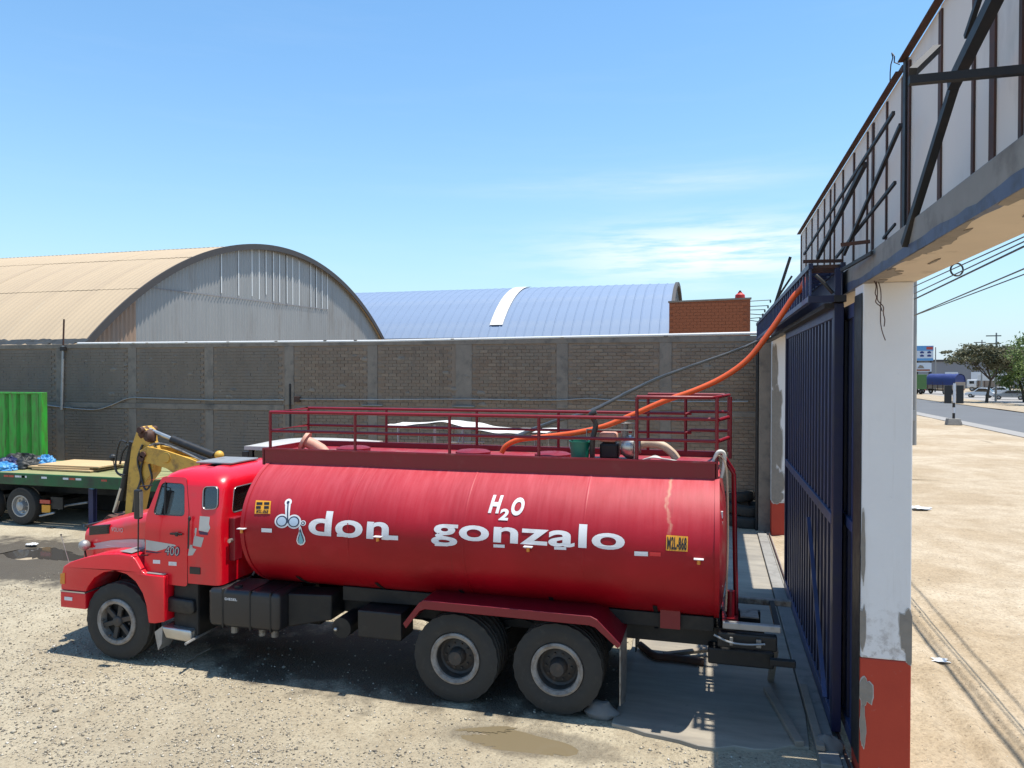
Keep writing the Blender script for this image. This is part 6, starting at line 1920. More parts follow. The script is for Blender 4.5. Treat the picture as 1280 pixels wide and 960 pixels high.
a, b = at(50, 645, Y=15.9), at(68, 641, Y=15.9); MB().tube([a, b], 0.03, 6).build("bumper_tube", M["galvanised"], tl)
a, b = at(73, 636, Y=16.2), at(110, 628, Y=16.3); MB().tube([a, a.lerp(b, 0.3) + V(0, 0, 0.04), b], 0.03, 6).build("air_line", M["galvanised"], tl)
a, b = at(113, 600, Y=16.2), at(113, 640, Y=16.2)
lg = MB().box(a.x - 0.08, a.x + 0.08, 16.2, 16.34, b.z - 0.4, a.z).build("landing_leg", M["navy_tarp"], tl, bevel=0.01)
MB().box(a.x - 0.18, a.x + 0.18, 16.12, 16.48, 0.0, 0.06).build("foot", M["galvanised"], lg)
pp = at(115, 606, Y=16.15); MB().ball(pp, 0.16, 10, 7, (1, 0.5, 0.8)).build("air_bottle", M["blue_tarp"], tl, smooth=50)
for xa_, xb_ in ((-29.0, -25.0), (-24.97, wx + 0.4), (wx + 0.43, -16.3), (-16.27, LX1 - 0.35)): MB().box(xa_, xb_, 17.75, 18.3, 0.10, LZ - 0.21).build("shade_box", M["chassis_black"], tl, bevel=0.03)  # added dark boxes, standing in for the deep shade under the deck
# ribbed green side panel standing on the far edge
sp = thing("side_panel", "tall ribbed bright green steel panel standing on the trailer's far edge", "panel", (-23, 18.4, LZ))
SXR = at(54.5, 520, Y=18.3).x; SZT = at(54, 490.5, Y=18.3).z
g0 = SXR - 0.02
x = g0
MB().box(x - 0.07, x + 0.02, 18.22, 18.44, LZ + 0.01, SZT).build("end_post", M["panel_green"], sp, bevel=0.008)
k = 0; x -= 0.07
while x > -27.5:
    prof = [(x, 18.40), (x - 0.09, 18.28), (x - 0.36, 18.28), (x - 0.45, 18.40)]
    pts = prof + [(x_, y_ + 0.02) for x_, y_ in prof[::-1]]
    MB().prism([(px_, py_, LZ + 0.07) for px_, py_ in pts], (0, 0, SZT - LZ - 0.13)).build("ribbed_sheet", M["panel_green"], sp)
    x -= 0.45
MB().box(x, SXR - 0.092, 18.25, 18.43, SZT - 0.06, SZT).build("top_rail", M["panel_green"], sp, bevel=0.008)
MB().box(x, SXR - 0.092, 18.25, 18.43, LZ + 0.01, LZ + 0.07).build("bottom_rail", M["panel_green"], sp, bevel=0.008)
# plywood stack
for k, (ua, ub, v, nm) in enumerate(((36, 118, 581, "bottom plywood sheet of the stack on the green trailer deck"), (30, 112, 578.5, "middle plywood sheet of the stack on the green trailer deck"), (40, 124, 576, "top plywood sheet of the stack on the green trailer deck"))):
    xa, xb = at(ua, v, Y=16.4).x, at(ub, v, Y=16.6).x
    z = LZ + 0.012 + 0.05 * k
    ang = (-0.02, 0.025, 0.0)[k]
    g = MB().obox(((xa + xb) / 2, 17.1 + 0.05 * k, z + 0.024), ((xb - xa) / 2 * math.cos(ang), (xb - xa) / 2 * math.sin(ang), 0), (-0.62 * math.sin(ang), 0.62 * math.cos(ang), 0), (0, 0, 0.022))
    tag(rebase(g.build("plywood_sheet", M["plywood"], None, bevel=0.004, seg=1)), nm, "plywood", "plywood sheets on the trailer")


def heap(name, c, s, mat, label, seed):
    g = MB(); rr = random.Random(seed)
    def fn(a, b):
        t, p = math.pi * 0.5 * b, 2 * math.pi * a
        k = 1 + 0.32 * mnoise.noise(Vector((math.cos(p) * 2.0, math.sin(p) * 2.0, b * 3 + seed))) + 0.2 * mnoise.noise(Vector((math.cos(p) * 6, math.sin(p) * 6, b * 8 + seed)))
        return (c[0] + s[0] * k * math.cos(p) * math.cos(t), c[1] + s[1] * k * math.sin(p) * math.cos(t), c[2] + s[2] * k * math.sin(t))
    g.grid(fn, 72, 24)
    o = g.build(name, M[mat], None, smooth=75)
    return tag(rebase(o), label, "tarpaulin")


p = at(28, 572, Y=16.9); heap("tarpaulin", (p.x, 16.9, LZ + 0.01), (0.75, 0.45, 0.36), "dark_tarp", "crumpled dark tarpaulin heap on the trailer deck", 3)
p = at(54, 570, Y=17.0); heap("tarpaulin", (p.x, 17.1, LZ + 0.01), (0.27, 0.24, 0.31), "blue_tarp", "bright blue plastic bundle at the right end of the dark tarpaulin heap", 6)
p = at(8, 575, Y=16.5); heap("tarpaulin", (p.x, 16.6, LZ + 0.01), (0.5, 0.35, 0.28), "navy_tarp", "dark navy cloth bundle at the left end of the tarpaulin heap", 9)
p = at(4, 580, Y=16.2); heap("tarpaulin", (p.x - 0.1, 16.25, LZ + 0.01), (0.42, 0.26, 0.2), "blue_tarp", "low light blue sheet spilling over the near deck edge at far left", 12)

# ================================================================== BACKHOE (yellow arm, white cab roof)
bh = thing("backhoe", "yellow backhoe with rusty folded arm and white cab roof behind the tanker", "backhoe", (-8.3, 13.2, 0))
BY = 13.5
def bp_(u, v, y=BY): return at(u, v, Y=y)
def plate(pts, y0, y1, nm, mat, par, bev=0.012): return MB().prism([(p.x, y0, p.z) for p in pts], (0, y1 - y0, 0)).build(nm, M[mat], par, bevel=bev)
stick = [bp_(176, 540), bp_(184, 532), bp_(190, 538), bp_(192, 552), bp_(199, 570), bp_(196, 590), bp_(184, 606), bp_(176, 645), bp_(170, 672), bp_(160, 672), bp_(162, 640), bp_(166, 590), bp_(170, 558)]
plate(stick, BY - 0.14, BY + 0.14, "stick", "digger_yellow", bh)
boom = [bp_(183, 562), bp_(192, 557), bp_(215, 562), bp_(245, 572), bp_(275, 584), bp_(286, 600), bp_(276, 612), bp_(250, 600), bp_(228, 592), bp_(216, 584), bp_(196, 578), bp_(184, 574)]
plate(boom, BY - 0.2, BY - 0.15, "boom_plate", "digger_yellow", bh, 0.006)
plate(boom, BY + 0.15, BY + 0.2, "boom_plate", "digger_yellow", bh, 0.006)
plate([bp_(205, 566), bp_(240, 574), bp_(272, 588), bp_(272, 604), bp_(240, 592), bp_(212, 578)], BY - 0.149, BY + 0.149, "boom_core", "digger_yellow", bh, 0.006)
c = bp_(216, 571); MB().lathe([(0, -0.03), (0.10, -0.03), (0.12, 0), (0.1, 0.01)], (c.x, BY - 0.2, c.z), (0, 1, 0), 18).build("pivot_boss", M["digger_yellow"], bh, smooth=40)
for (u, v) in ((184, 537), (188, 567), (186, 572)):
    c = bp_(u, v); MB().cyl((c.x, BY - 0.24, c.z), (c.x, BY + 0.24, c.z), 0.07, n=14).build("pin", M["rusty_steel"], bh, smooth=40)
for k, (u, v, ru, rv) in enumerate(((183, 541, 8, 9), (190, 545, 6, 10))):
    c = bp_(u, v); MB().ball((c.x, BY - 0.05, c.z), 0.14, 10, 7, (0.9, 1.0, 1.1), 0.15, random.Random(k)).build("rusty_lug", M["rusty_steel"], bh, smooth=40)
a, b, c, d = bp_(187, 537), bp_(217, 549.5), bp_(215, 549), bp_(268, 570)
MB().tube([a, b], 0.045, 12).build("cylinder_rod", M["silver"], bh, smooth=50)
MB().tube([c, d], 0.085, 14).build("cylinder", M["black_metal"], bh, smooth=40)
c = bp_(274, 569); MB().ball(c, 0.10, 10, 7).build("cylinder_eye", M["digger_yellow"], bh, smooth=50)
a, b = bp_(166, 552), bp_(152, 625); MB().tube([a, b], 0.085, 12).build("bucket_cylinder", M["black_metal"], bh, smooth=40)
a, b = bp_(152, 610, BY - 0.05), bp_(143, 640, BY - 0.05); MB().tube([a, b], 0.045, 10).build("bucket_rod", M["silver"], bh, smooth=50)
for k in range(4):
    pts = [bp_(196 + 2 * k, 556), bp_(210, 553 + 2 * k), bp_(235, 562 + 2 * k), bp_(262, 575 + k)]
    MB().tube(spline([p + V(0, -0.22 + 0.12 * k, 0) for p in pts], 5), 0.02, 6).build("hydraulic_hose", M["black_hose"] if k % 2 else M["cast_metal"], bh, smooth=50)
for pts in (((178, 556), (172, 575), (176, 598), (169, 620), (166, 640)), ((186, 580), (190, 600), (182, 612), (176, 590), (180, 570)), ((158, 553), (150, 552), (145, 572), (146, 590), (156, 594)), ((160, 556), (153, 566), (150, 580))):
    MB().tube(spline([bp_(u, v, BY - 0.17) for u, v in pts], 5), 0.022, 6).build("hydraulic_hose", M["black_hose"], bh, smooth=50)
c = bp_(141, 572); MB().ball(c, 0.08, 9, 6).build("work_lamp", M["black_metal"], bh)
MB().tube(spline([bp_(141, 572), bp_(145, 590), bp_(155, 597)], 4), 0.012, 5).build("lamp_arm", M["black_metal"], bh)
plate([bp_(135, 655), bp_(150, 640), bp_(170, 648), bp_(178, 668), bp_(172, 700), bp_(150, 705), bp_(138, 690)], BY - 0.35, BY + 0.35, "bucket", "rusty_steel", bh)
MB().box(-10.3, -9.7, 12.9, 14.1, 0.5, 1.7).build("swing_frame", M["digger_yellow"], bh, bevel=0.03)
MB().prism([(-10.3, 13.3, 1.4), (-9.95, 13.3, 1.7), (-9.8, 13.3, 2.05), (-10.3, 13.3, 2.2)], (0, 0.4, 0)).build("boom_foot", M["digger_yellow"], bh, bevel=0.02)
zr = at(375, 554, Y=13.2).z
xa, xb = at(309, 552, Y=12.5).x, at(442, 552, Y=12.8).x
g = MB(); g.grid(lambda a, b: (xa + (xb - xa) * a, 12.4 + 1.7 * b, zr + 0.09 * math.sin(math.pi * a) ** 0.5 * math.sin(math.pi * b) ** 0.5), 16, 10)
g.box(xa, xb, 12.4, 14.1, zr - 0.07, zr - 0.002)
MB.build(g, "cab_roof", M["decal_grey"], bh, smooth=40)
for x in (xa + 0.1, (xa + xb) / 2, xb - 0.1):
    for y in (12.5, 14.0): MB().box(x - 0.04, x + 0.04, y - 0.04, y + 0.04, 1.1, zr - 0.072).build("cab_post", M["black_metal"], bh)
for y in (12.5, 14.0): MB().box(xa + 0.145, xb - 0.145, y - 0.006, y + 0.006, 1.3, zr - 0.1).build("cab_window", M["car_glass"], bh)
MB().box(xa + 0.1, xb - 0.1, 12.45, 14.05, 0.7, 1.29).build("cab_base", M["digger_yellow"], bh, bevel=0.02)
MB().box(xb - 0.05, xb + 1.9, 12.75, 13.75, 0.9, 1.75).build("engine_hood", M["digger_yellow"], bh, bevel=0.06)
MB().box(xa - 0.3, xb + 1.9, 13.0, 13.5, 0.5, 0.9).build("frame", M["chassis_black"], bh)
MB().box(xa - 0.12, xa + 0.02, 12.5, 12.62, zr - 0.28, zr - 0.12).build("work_light", M["black_metal"], bh)
for (x, y, r) in ((xa + 0.5, 12.25, 0.7), (xa + 0.5, 14.25, 0.7), (xb + 1.4, 12.35, 0.45), (xb + 1.4, 14.15, 0.45)):
    w_ = MB().lathe([(r * .5, -.17), (r * .85, -.2), (r, -.12), (r, .12), (r * .85, .2), (r * .5, .17)], (x, y, r), (0, 1, 0), 28).build("wheel", M["rubber"], bh, smooth=35)
    MB().lathe([(r * .52, -.14), (r * .2, -.05), (r * .2, .05), (r * .52, .14)], (x, y, r), (0, 1, 0), 20).build("rim", M["digger_yellow"], w_, smooth=35)

# ================================================================== WHITE CANOPY behind the tanker
cn = thing("canopy", "sagging white sheet canopy on thin steel legs behind the tanker railing", "canopy", (-1.5, 14.3, 0))
ca, cb_ = at(487, 531, Y=14.2), at(692, 538, Y=14.2)
zc = at(590, 531, Y=14.2).z
def cz(a, b): return ca.z + (cb_.z - ca.z) * a + 0.16 * math.exp(-((a - 0.36) / 0.2) ** 2) * (1 - 0.3 * b) + 0.03 * mnoise.noise(Vector((a * 9, b * 4, 2))) - 0.05 * math.sin(math.pi * a)
g = MB(); g.grid(lambda a, b: (ca.x + (cb_.x - ca.x) * a, 13.7 + 1.3 * b + 0.15 * math.sin(a * 5), cz(a, b)), 40, 10)
g.grid(lambda a, b: (ca.x + (cb_.x - ca.x) * a, 13.7 + 1.3 * b + 0.15 * math.sin(a * 5), cz(a, b) - 0.02), 40, 10)
g.build("sheet", M["canvas_white"], cn, smooth=50, fix=False)
for k, u in enumerate((503, 548, 583, 600, 672)):
    x = at(u, 545, Y=14.0).x
    for y in (13.8, 14.9): MB().tube([(x, y, 0), (x, y, cz((x - ca.x) / (cb_.x - ca.x), 0.5) - 0.03)], 0.025, 6).build("leg", M["galvanised"], cn)
a, b = at(580, 535, Y=13.85), at(570, 562, Y=13.85); MB().tube([a, b], 0.02, 6).build("stay", M["galvanised"], cn)
MB().tube([(ca.x + 0.3, 13.85, 2.75), (cb_.x - 0.3, 13.85, 2.7)], 0.022, 6).build("cross_tube", M["dark_red_paint"], cn)
for k in range(2): MB().tube([at(560, 553 + 5 * k, Y=13.8), at(606, 553 + 5 * k, Y=13.8)], 0.015, 6).build("rung", M["galvanised"], cn)
hh = at(545, 560, Y=14.2)
lo = thing("water_drum", "dark rusty drum standing under the white canopy behind the tanker", "drum", (hh.x, 14.35, 0))
MB().lathe([(0, 0), (0.42, 0), (0.42, 0.9), (0.44, 0.93), (0.42, 0.96), (0.42, 1.7), (0.44, 1.73), (0.42, 1.76), (0.42, 2.45), (0.38, 2.48), (0, 2.49)], (hh.x, 14.35, 0), (0, 0, 1), 24).build("drum_shell", M["rusty_steel"], lo, smooth=35)

# ================================================================== OLD TYRES, PLANKS, LITTER
def old_tyre(c, r, w, tilt, label, seed):
    g = MB().lathe([(r * .55, -w * .30), (r * .60, -w * .5), (r * .78, -w * .56), (r * .95, -w * .45), (r, -w * .25), (r * .985, 0), (r, w * .25), (r * .95, w * .45), (r * .78, w * .56), (r * .60, w * .5), (r * .55, w * .30), (r * .60, 0)], (0, 0, 0), (tilt[0], tilt[1], 1), 40, closed=True)
    o = g.build("old_tyre", M["rubber"], None, smooth=45)
    o.location = c; rebase(o)
    return tag(o, label, "tyre", "old tyres by the wall")


p = at(936, 662, Z=0)
old_tyre((p.x, p.y + 0.5, 0.17), 0.54, 0.28, (0.02, -0.05), "bottom old tyre of the stack by the wall corner", 1)
old_tyre((p.x - 0.02, p.y + 0.62, 0.49), 0.54, 0.26, (0.05, -0.10), "middle old tyre of the stack by the wall corner", 2)
old_tyre((p.x + 0.35, p.y + 1.15, 0.62), 0.52, 0.26, (0.25, -0.35), "old tyre leaning tilted against the wall behind the stack", 3)
old_tyre((p.x - 0.25, p.y + 1.0, 0.80), 0.5, 0.26, (-0.1, -0.12), "topmost old tyre lying flat on the stack by the wall", 4)

def plank(a, b, w, h, label):
    a, b = Vector(a), Vector(b)
    o = MB().bar(a, b, w, h).build("plank", M["wood_plank"], None, bevel=0.006, seg=1)
    return tag(rebase(o), label, "plank", "planks along the gate")


plank(at(962, 868, Z=0) + V(-0.03, 0, .07), at(1003, 938, Z=0) + V(-0.03, 0, .07), 0.10, 0.06, "longer worn plank lying on the slab edge, left of its pair")
plank(at(1004, 868, Z=0) + V(0, 0, .11), at(1026, 948, Z=0) + V(0, 0, .11), 0.09, 0.06, "shorter worn plank lying beside the blue gate near the rock")


def rag(name, c, s, mat, label, cat, seed):
    n = 6
    g = MB(); g.grid(lambda a, b: (s * (a - .5) * (1 + .3 * math.sin(b * 7 + seed)), s * .7 * (b - .5), s * (0.06 + 0.13 * abs(mnoise.noise(Vector((a * 3, b * 3, seed)))))), n, n)
    g.grid(lambda a, b: (s * (a - .5) * (1 + .3 * math.sin(b * 7 + seed)), s * .7 * (b - .5), s * (0.03 + 0.13 * abs(mnoise.noise(Vector((a * 3, b * 3, seed)))))), n, n)
    o = g.build(name, M[mat], None, smooth=40, fix=False); o.location = c; rebase(o)
    return tag(o, label, cat)


rag("paper_scrap", at(1175, 826, Z=0) + V(0, 0, .0), 0.20, "litter_white", "white paper scrap on the dirt verge beside the red pillar base", "litter", 1)
rag("plastic_bag", at(1150, 637, Z=0) + V(0, 0, .02), 0.55, "litter_white", "white plastic bag on the dirt verge, halfway up beside the near pillar", "litter", 3)
for k, (u, v, mt, lab) in enumerate(((40, 681, "litter_white", "white scrap added as a sky reflection on the wet ground at far left"), (64, 660, "dark_tarp", "small dark clod lying on wet ground under the trailer"))):  # the white scrap stands in for sky mirrored in the wet ground
    rag("litter", at(u, v, Z=0), 0.26 if k < 1 else 0.2, mt, lab, "litter", 5 + k)
for k, (a, b, w, nm) in enumerate((((800, 806), (838, 822), 0.06, "rusty pipe lying on the slab behind the tanker wheels"),)):
    q = [at(*a, Z=0.1), at((a[0] + b[0]) / 2, (a[1] + b[1]) / 2 + 6, Z=0.08), at(*b, Z=0.08), at(880, 828, Z=0.08)]
    tag(rebase(MB().tube(spline(q, 5), 0.055, 10).build("ground_hose", M["rusty_steel"], None, smooth=60)), "rust-brown hose lying on the ground behind the tanker's rear wheels", "hose")
g = MB()
for k, (a, b) in enumerate((((830, 818), (885, 812)), )):
    g.bar(at(*a, Z=0.09), at(*b, Z=0.12), 0.09, 0.05)
tag(rebase(g.build("plank", M["wood_plank"], None, bevel=0.006, seg=1)), "pale plank lying under the tanker tail beside the brown hose", "plank")
q = [at(268, 826, Z=0.03), at(285, 812, Z=0.03), at(300, 803, Z=0.03)]
q = [at(232, 828, Z=0.02), at(250, 817, Z=0.02), at(262, 811, Z=0.03)]
tag(rebase(MB().tube(spline(q, 4), 0.014, 6).build("stick", M["wood_plank"], None)), "thin pale stick on the ground below the cab steps", "stick")

# ================================================================== STREET SIDE
up = thing("utility_pole", "pale concrete utility pole standing just behind the near gate pillar", "utility pole", at(1141, 556, Z=0))
ub = at(1141.5, 556, Z=0); UX, UY = ub.x, ub.y
WXS = (4.78, 4.86, 4.95, 4.70, 5.02, 4.62, 5.15)
MB().cyl((UX, UY, -0.1), (UX, UY, 11.5), 0.17, 0.11, 14).build("shaft", M["pole_concrete"], up, smooth=50)
MB().box(UX - 0.24, UX + 0.05, UY - 0.26, UY - 0.12, 1.4, 2.0).build("meter_box", M["galvanised"], up, bevel=0.01)
MB().box(UX - 0.9, UX + 0.9, UY - 0.05, UY + 0.05, 9.8, 9.95).build("cross_arm", M["pole_concrete"], up)
k = 0
wires = (((1143, 345), (1280, 280), .013), ((1143, 350), (1280, 284), .013), ((1143, 358), (1280, 296), .02), ((1143, 367), (1280, 302), .02), ((1143, 374), (1280, 308), .03), ((1143, 394), (1280, 336), .02), ((1143, 394.5), (1280, 343), .018))
names = ("topmost thin overhead wire in the sky by the gate beam", "second overhead wire from the top of the bunch", "third overhead wire from the top, through the coil", "fourth overhead wire from the top, below the coil", "thickest dark overhead cable of the upper bunch", "upper wire of the lowest pair in the sky", "lower wire of the lowest pair in the sky")
for (a, b, r), nm, wx_ in zip(wires, names, WXS):
    A, B = at(*a, X=wx_), at(*b, X=wx_); C_ = V(wx_, -14, A.z + (B.z - A.z) * (A.y + 14) / (A.y - B.y)); A = V(wx_, 150, A.z + (B.z - A.z) * (A.y - 150) / (A.y - B.y))
    wire("overhead_wire", [A, C_], r * 0.62, "black_hose", nm, "wire", 6, 0.0, 4, "overhead wires along the street")
c = at(1196, 337, X=4.95)
g = MB(); n = 24
for j in range(3): g.tube([(UX + 0.02 * j, c.y + (0.26 + 0.015 * j) * math.cos(6.283 * k / n), c.z + (0.26 + 0.015 * j) * math.sin(6.283 * k / n)) for k in range(n)], 0.02, 6, closed=True)
dst = (c - V(0, 0, CAM_H)).length
g2 = MB(); rad = 6.2 * dst / FPX
side = V(math.cos(YAW), math.sin(YAW), 0)
for j in range(3): g2.tube([c + side * (rad * (1 + .06 * j) * math.cos(6.283 * k / n)) + V(0, 0, rad * (1 + .06 * j) * math.sin(6.283 * k / n)) for k in range(n)], 0.012, 6, closed=True)
tag(rebase(g2.build("cable_coil", M["black_hose"], None, smooth=60)), "round coil of spare cable hanging on the overhead wires", "cable coil")

# striped barrier post with two dark boards
sb = at(1192, 531, Z=0); D = math.hypot(sb.x, sb.y)
bp2 = thing("striped_post", "black and white striped post with two dark boards by the road", "post", (sb.x, sb.y, 0))
MB().prism([(sb.x - 0.55, sb.y - 0.4, 0), (sb.x + 0.55, sb.y - 0.4, 0), (sb.x + 0.42, sb.y - 0.3, 0.5), (sb.x - 0.42, sb.y - 0.3, 0.5)], (0, 0.8, 0)).build("base_block", M["concrete"], bp2, bevel=0.03)
z = 0.5
for k in range(6):
    MB().cyl((sb.x, sb.y, z), (sb.x, sb.y, z + 0.44), 0.10, n=12).build("band", M["decal_white"] if k % 2 else M["decal_black"], bp2, smooth=40); z += 0.445
MB().box(sb.x - 0.09, sb.x + 0.09, sb.y - 0.16, sb.y - 0.105, 1.75, 3.3).build("white_face", M["decal_white"], bp2)
for s in (-1, 1): MB().box(sb.x + s * 0.42 - 0.26, sb.x + s * 0.42 + 0.26, sb.y - 0.06, sb.y + 0.06, 1.7, 3.15).build("dark_board", M["black_plastic"], bp2, bevel=0.02)


# trees of the median
def tree(name, label, base, h, crown, leafmat, n, leaf, seed, droop=0.0, bend=(0, 0)):
    t = thing(name, label, "tree", base)
    rr = random.Random(seed); g = MB()
    top = Vector(base) + V(bend[0], bend[1], h * 0.42)
    r0 = 0.026 * h
    trunk = [Vector(base) + V(0, 0, -0.2), Vector(base) + V(bend[0] * .25, bend[1] * .25, h * .14), Vector(base) + V(bend[0] * .7, bend[1] * .7, h * .28), top]
    tp_ = spline(trunk, 4); g.tube(tp_, [r0 * (1 - 0.5 * i / len(tp_)) for i in range(len(tp_))], 8)
    cl = []
    for (cx, cy, cz_, rx, ry, rz) in crown:
        c = Vector(base) + V(cx, cy, cz_); cl.append((c, rx, ry, rz))
        mid = top.lerp(c, 0.5) + V(rr.uniform(-.3, .3), rr.uniform(-.3, .3), rr.uniform(-.1, .4))
        pts = spline([top - V(0, 0, h * 0.05), mid, c], 4); g.tube(pts, [r0 * 0.45 * (1 - 0.7 * i / len(pts)) for i in range(len(pts))], 6)
        for j in range(4):
            e = c + V(rr.uniform(-rx, rx) * .7, rr.uniform(-ry, ry) * .7, rr.uniform(-rz, rz) * .6); g.tube([mid.lerp(c, .7), e], [r0 * .14, r0 * .05], 5)
    g.build("trunk", M["bark"], t, smooth=50)
    rs = np.random.RandomState(seed); V4 = []
    tot = sum(c[1] * c[2] * c[3] for c in cl)
    for c, rx, ry, rz in cl:
        m = int(n * rx * ry * rz / tot)
        # clumps inside each bough
        nc = max(5, m // 55); cc = rs.normal(0, 1, (nc, 3)); cc /= np.linalg.norm(cc, axis=1)[:, None]; cc *= rs.uniform(0.35, 1.0, (nc, 1)) ** 0.5
        which = rs.randint(0, nc, m); p = cc[which] + rs.normal(0, 0.17, (m, 3))
        p = p * np.array([rx, ry, rz]); p[:, 2] -= droop * rs.uniform(0, 1, m) ** 2 * 1.6
        p += np.array(c[:])
        a = rs.normal(0, 1, (m, 3)); a[:, 2] -= droop; a /= np.linalg.norm(a, axis=1)[:, None]
        b = np.cross(a, rs.normal(0, 1, (m, 3))); b /= np.linalg.norm(b, axis=1)[:, None]
        s = (leaf * rs.uniform(0.6, 1.4, m))[:, None]
        V4.append(np.stack([p - a * s, p + b * s * .42, p + a * s, p - b * s * .42], 1))
    co = np.concatenate(V4).reshape(-1, 3) - np.array(base); k = len(co) // 4
    me = bpy.data.meshes.new("crown"); me.from_pydata(co.tolist(), [], [(4 * i, 4 * i + 1, 4 * i + 2, 4 * i + 3) for i in range(k)])
    link("crown", me, M[leafmat], t, off=Vector(base))
    return t


tb = at(1233, 504, Z=0); s_ = (tb - V(0, 0, CAM_H)).length / FPX
tree("acacia_tree", "flat-topped grey-green tree on the road median, left of the bushy tree", (tb.x, tb.y, 0.05), 8.2, [(-2.6, 0, 6.0, 2.3, 2.4, 0.9), (-0.6, 1, 7.0, 2.6, 2.6, 1.1), (1.6, -1, 6.4, 2.4, 2.4, 1.3), (0.2, 0.5, 5.2, 2.2, 2.2, 1.0), (2.6, 0.5, 5.3, 1.7, 1.9, 1.1), (-3.8, 0.5, 6.7, 1.4, 1.6, 0.4)], "leaf_olive", 6500, 0.20, 5, 0.0, (0.5, 0))
tb2 = at(1281, 503, Z=0)
tree("willow_tree", "bushy bright green tree on the road median at the right edge", (tb2.x, tb2.y, 0.05), 9.5, [(-2.0, 0, 5.4, 2.3, 2.4, 2.2), (0.3, 0.4, 6.9, 2.6, 2.6, 2.3), (2.4, 0, 5.8, 2.6, 2.4, 2.4), (-1.0, -0.6, 3.6, 2.4, 2.2, 1.5), (1.6, -0.5, 3.4, 2.3, 2.2, 1.4)], "leaf_green", 10000, 0.20, 8, 0.5, (-0.9, 0))
tb3 = at(1310, 508, Z=0)
tree("willow_tree", "bushy green tree just outside the right picture edge", (tb3.x, tb3.y, 0.05), 10.5, [(-1.5, 0, 5.8, 2.4, 2.4, 2.4), (1, 0.4, 7.3, 2.6, 2.6, 2.5), (2.4, 0, 5.8, 2.6, 2.4, 2.4), (-0.4, -0.6, 3.9, 2.4, 2.2, 1.5)], "leaf_green", 7000, 0.2, 18, 0.5, (-0.5, 0))


# far vehicles, built once in local coordinates (front towards +Y) and placed along the far carriageway
def lwheel(t, x, y, r, w=0.25):
    a = MB().lathe([(r * .5, -w * .4), (r * .9, -w * .5), (r, -w * .3), (r, w * .3), (r * .9, w * .5), (r * .5, w * .4)], (x, y, r), (1, 0, 0), 20).build("wheel", M["rubber"], t, smooth=40)
    MB().lathe([(r * .55, -w * .42), (r * .2, -w * .3), (r * .2, w * .3), (r * .55, w * .42)], (x, y, r), (1, 0, 0), 14).build("rim", M["galvanised"], a, smooth=40)


def cargo_truck(name, label, loc, rz, body, lower, L=8.5, tarp=True):
    t = thing(name, label, "truck", loc, rz, None, True)
    MB().box(-1.1, 1.1, L * .5 - 1.9, L * .5, 0.75, 2.5).build("cab", M["car_white"], t, bevel=0.18, seg=3, smooth=40)
    MB().box(-1.0, 1.0, L * .5 + 0.002, L * .5 + 0.02, 1.6, 2.25).build("windscreen", M["car_glass"], t)
    for s in (-1, 1):
        MB().box(s * 1.105 - 0.008, s * 1.105 + 0.008, L * .5 - 1.4, L * .5 - 0.5, 1.6, 2.2).build("side_window", M["car_glass"], t)
        MB().box(s * 1.0 - 0.15, s * 1.0 + 0.15, L * .5 + 0.001, L * .5 + 0.03, 0.95, 1.15).build("headlight", M["lamp_glass"], t)
        for y in (L * .5 - 1.0, -L * .5 + 2.4, -L * .5 + 1.2): lwheel(t, s * 0.98, y, 0.5)
    MB().box(-0.5, 0.5, -L * .5, L * .5 - 0.3, 0.6, 0.9).build("chassis", M["chassis_black"], t)
    MB().box(-1.22, 1.22, -L * .5, L * .5 - 2.05, 1.0, 2.3).build("cargo_side", M[lower], t, bevel=0.02)
    for k in range(6):
        y = -L * .5 + 0.3 + k * (L - 2.6) / 5
        for s in (-1, 1): MB().box(s * 1.25 - 0.03, s * 1.25 + 0.03, y - 0.05, y + 0.05, 0.95, 2.3).build("stake", M["rusty_steel"], t)
    if tarp:
        g = MB()
        def fn(a, b):
            y = -L * .5 - 0.02 + (L - 2.0) * a; th = math.pi * b
            return (-1.29 * math.cos(th) * (1 + 0.02 * mnoise.noise(Vector((y * 3, b * 8, 1)))), y, 1.75 + 2.08 * math.sin(th) ** 0.5 + 0.06 * mnoise.noise(Vector((y * 1.5, b * 5, 4))))
        g.grid(fn, 24, 16); g.build("tarpaulin_cover", M[body], t, smooth=50)
        MB().prism([(-1.2, -L * .5 + 0.1, 2.31), (1.2, -L * .5 + 0.1, 2.31), (1.1, -L * .5 + 0.1, 3.2), (0.6, -L * .5 + 0.1, 3.7), (-0.6, -L * .5 + 0.1, 3.7), (-1.1, -L * .5 + 0.1, 3.2)], (0, 0.03, 0)).build("rear_flap", M[body], t)
    else:
        MB().box(-1.22, 1.22, -L * .5 + 0.01, L * .5 - 2.06, 2.302, 3.7).build("box_body", M[body], t, bevel=0.03)
    for s in (-1, 1): MB().box(s * 0.95 - 0.12, s * 0.95 + 0.12, -L * .5 - 0.03, -L * .5 - 0.002, 0.8, 0.95).build("tail_light", M["tail_red"], t)
    return t


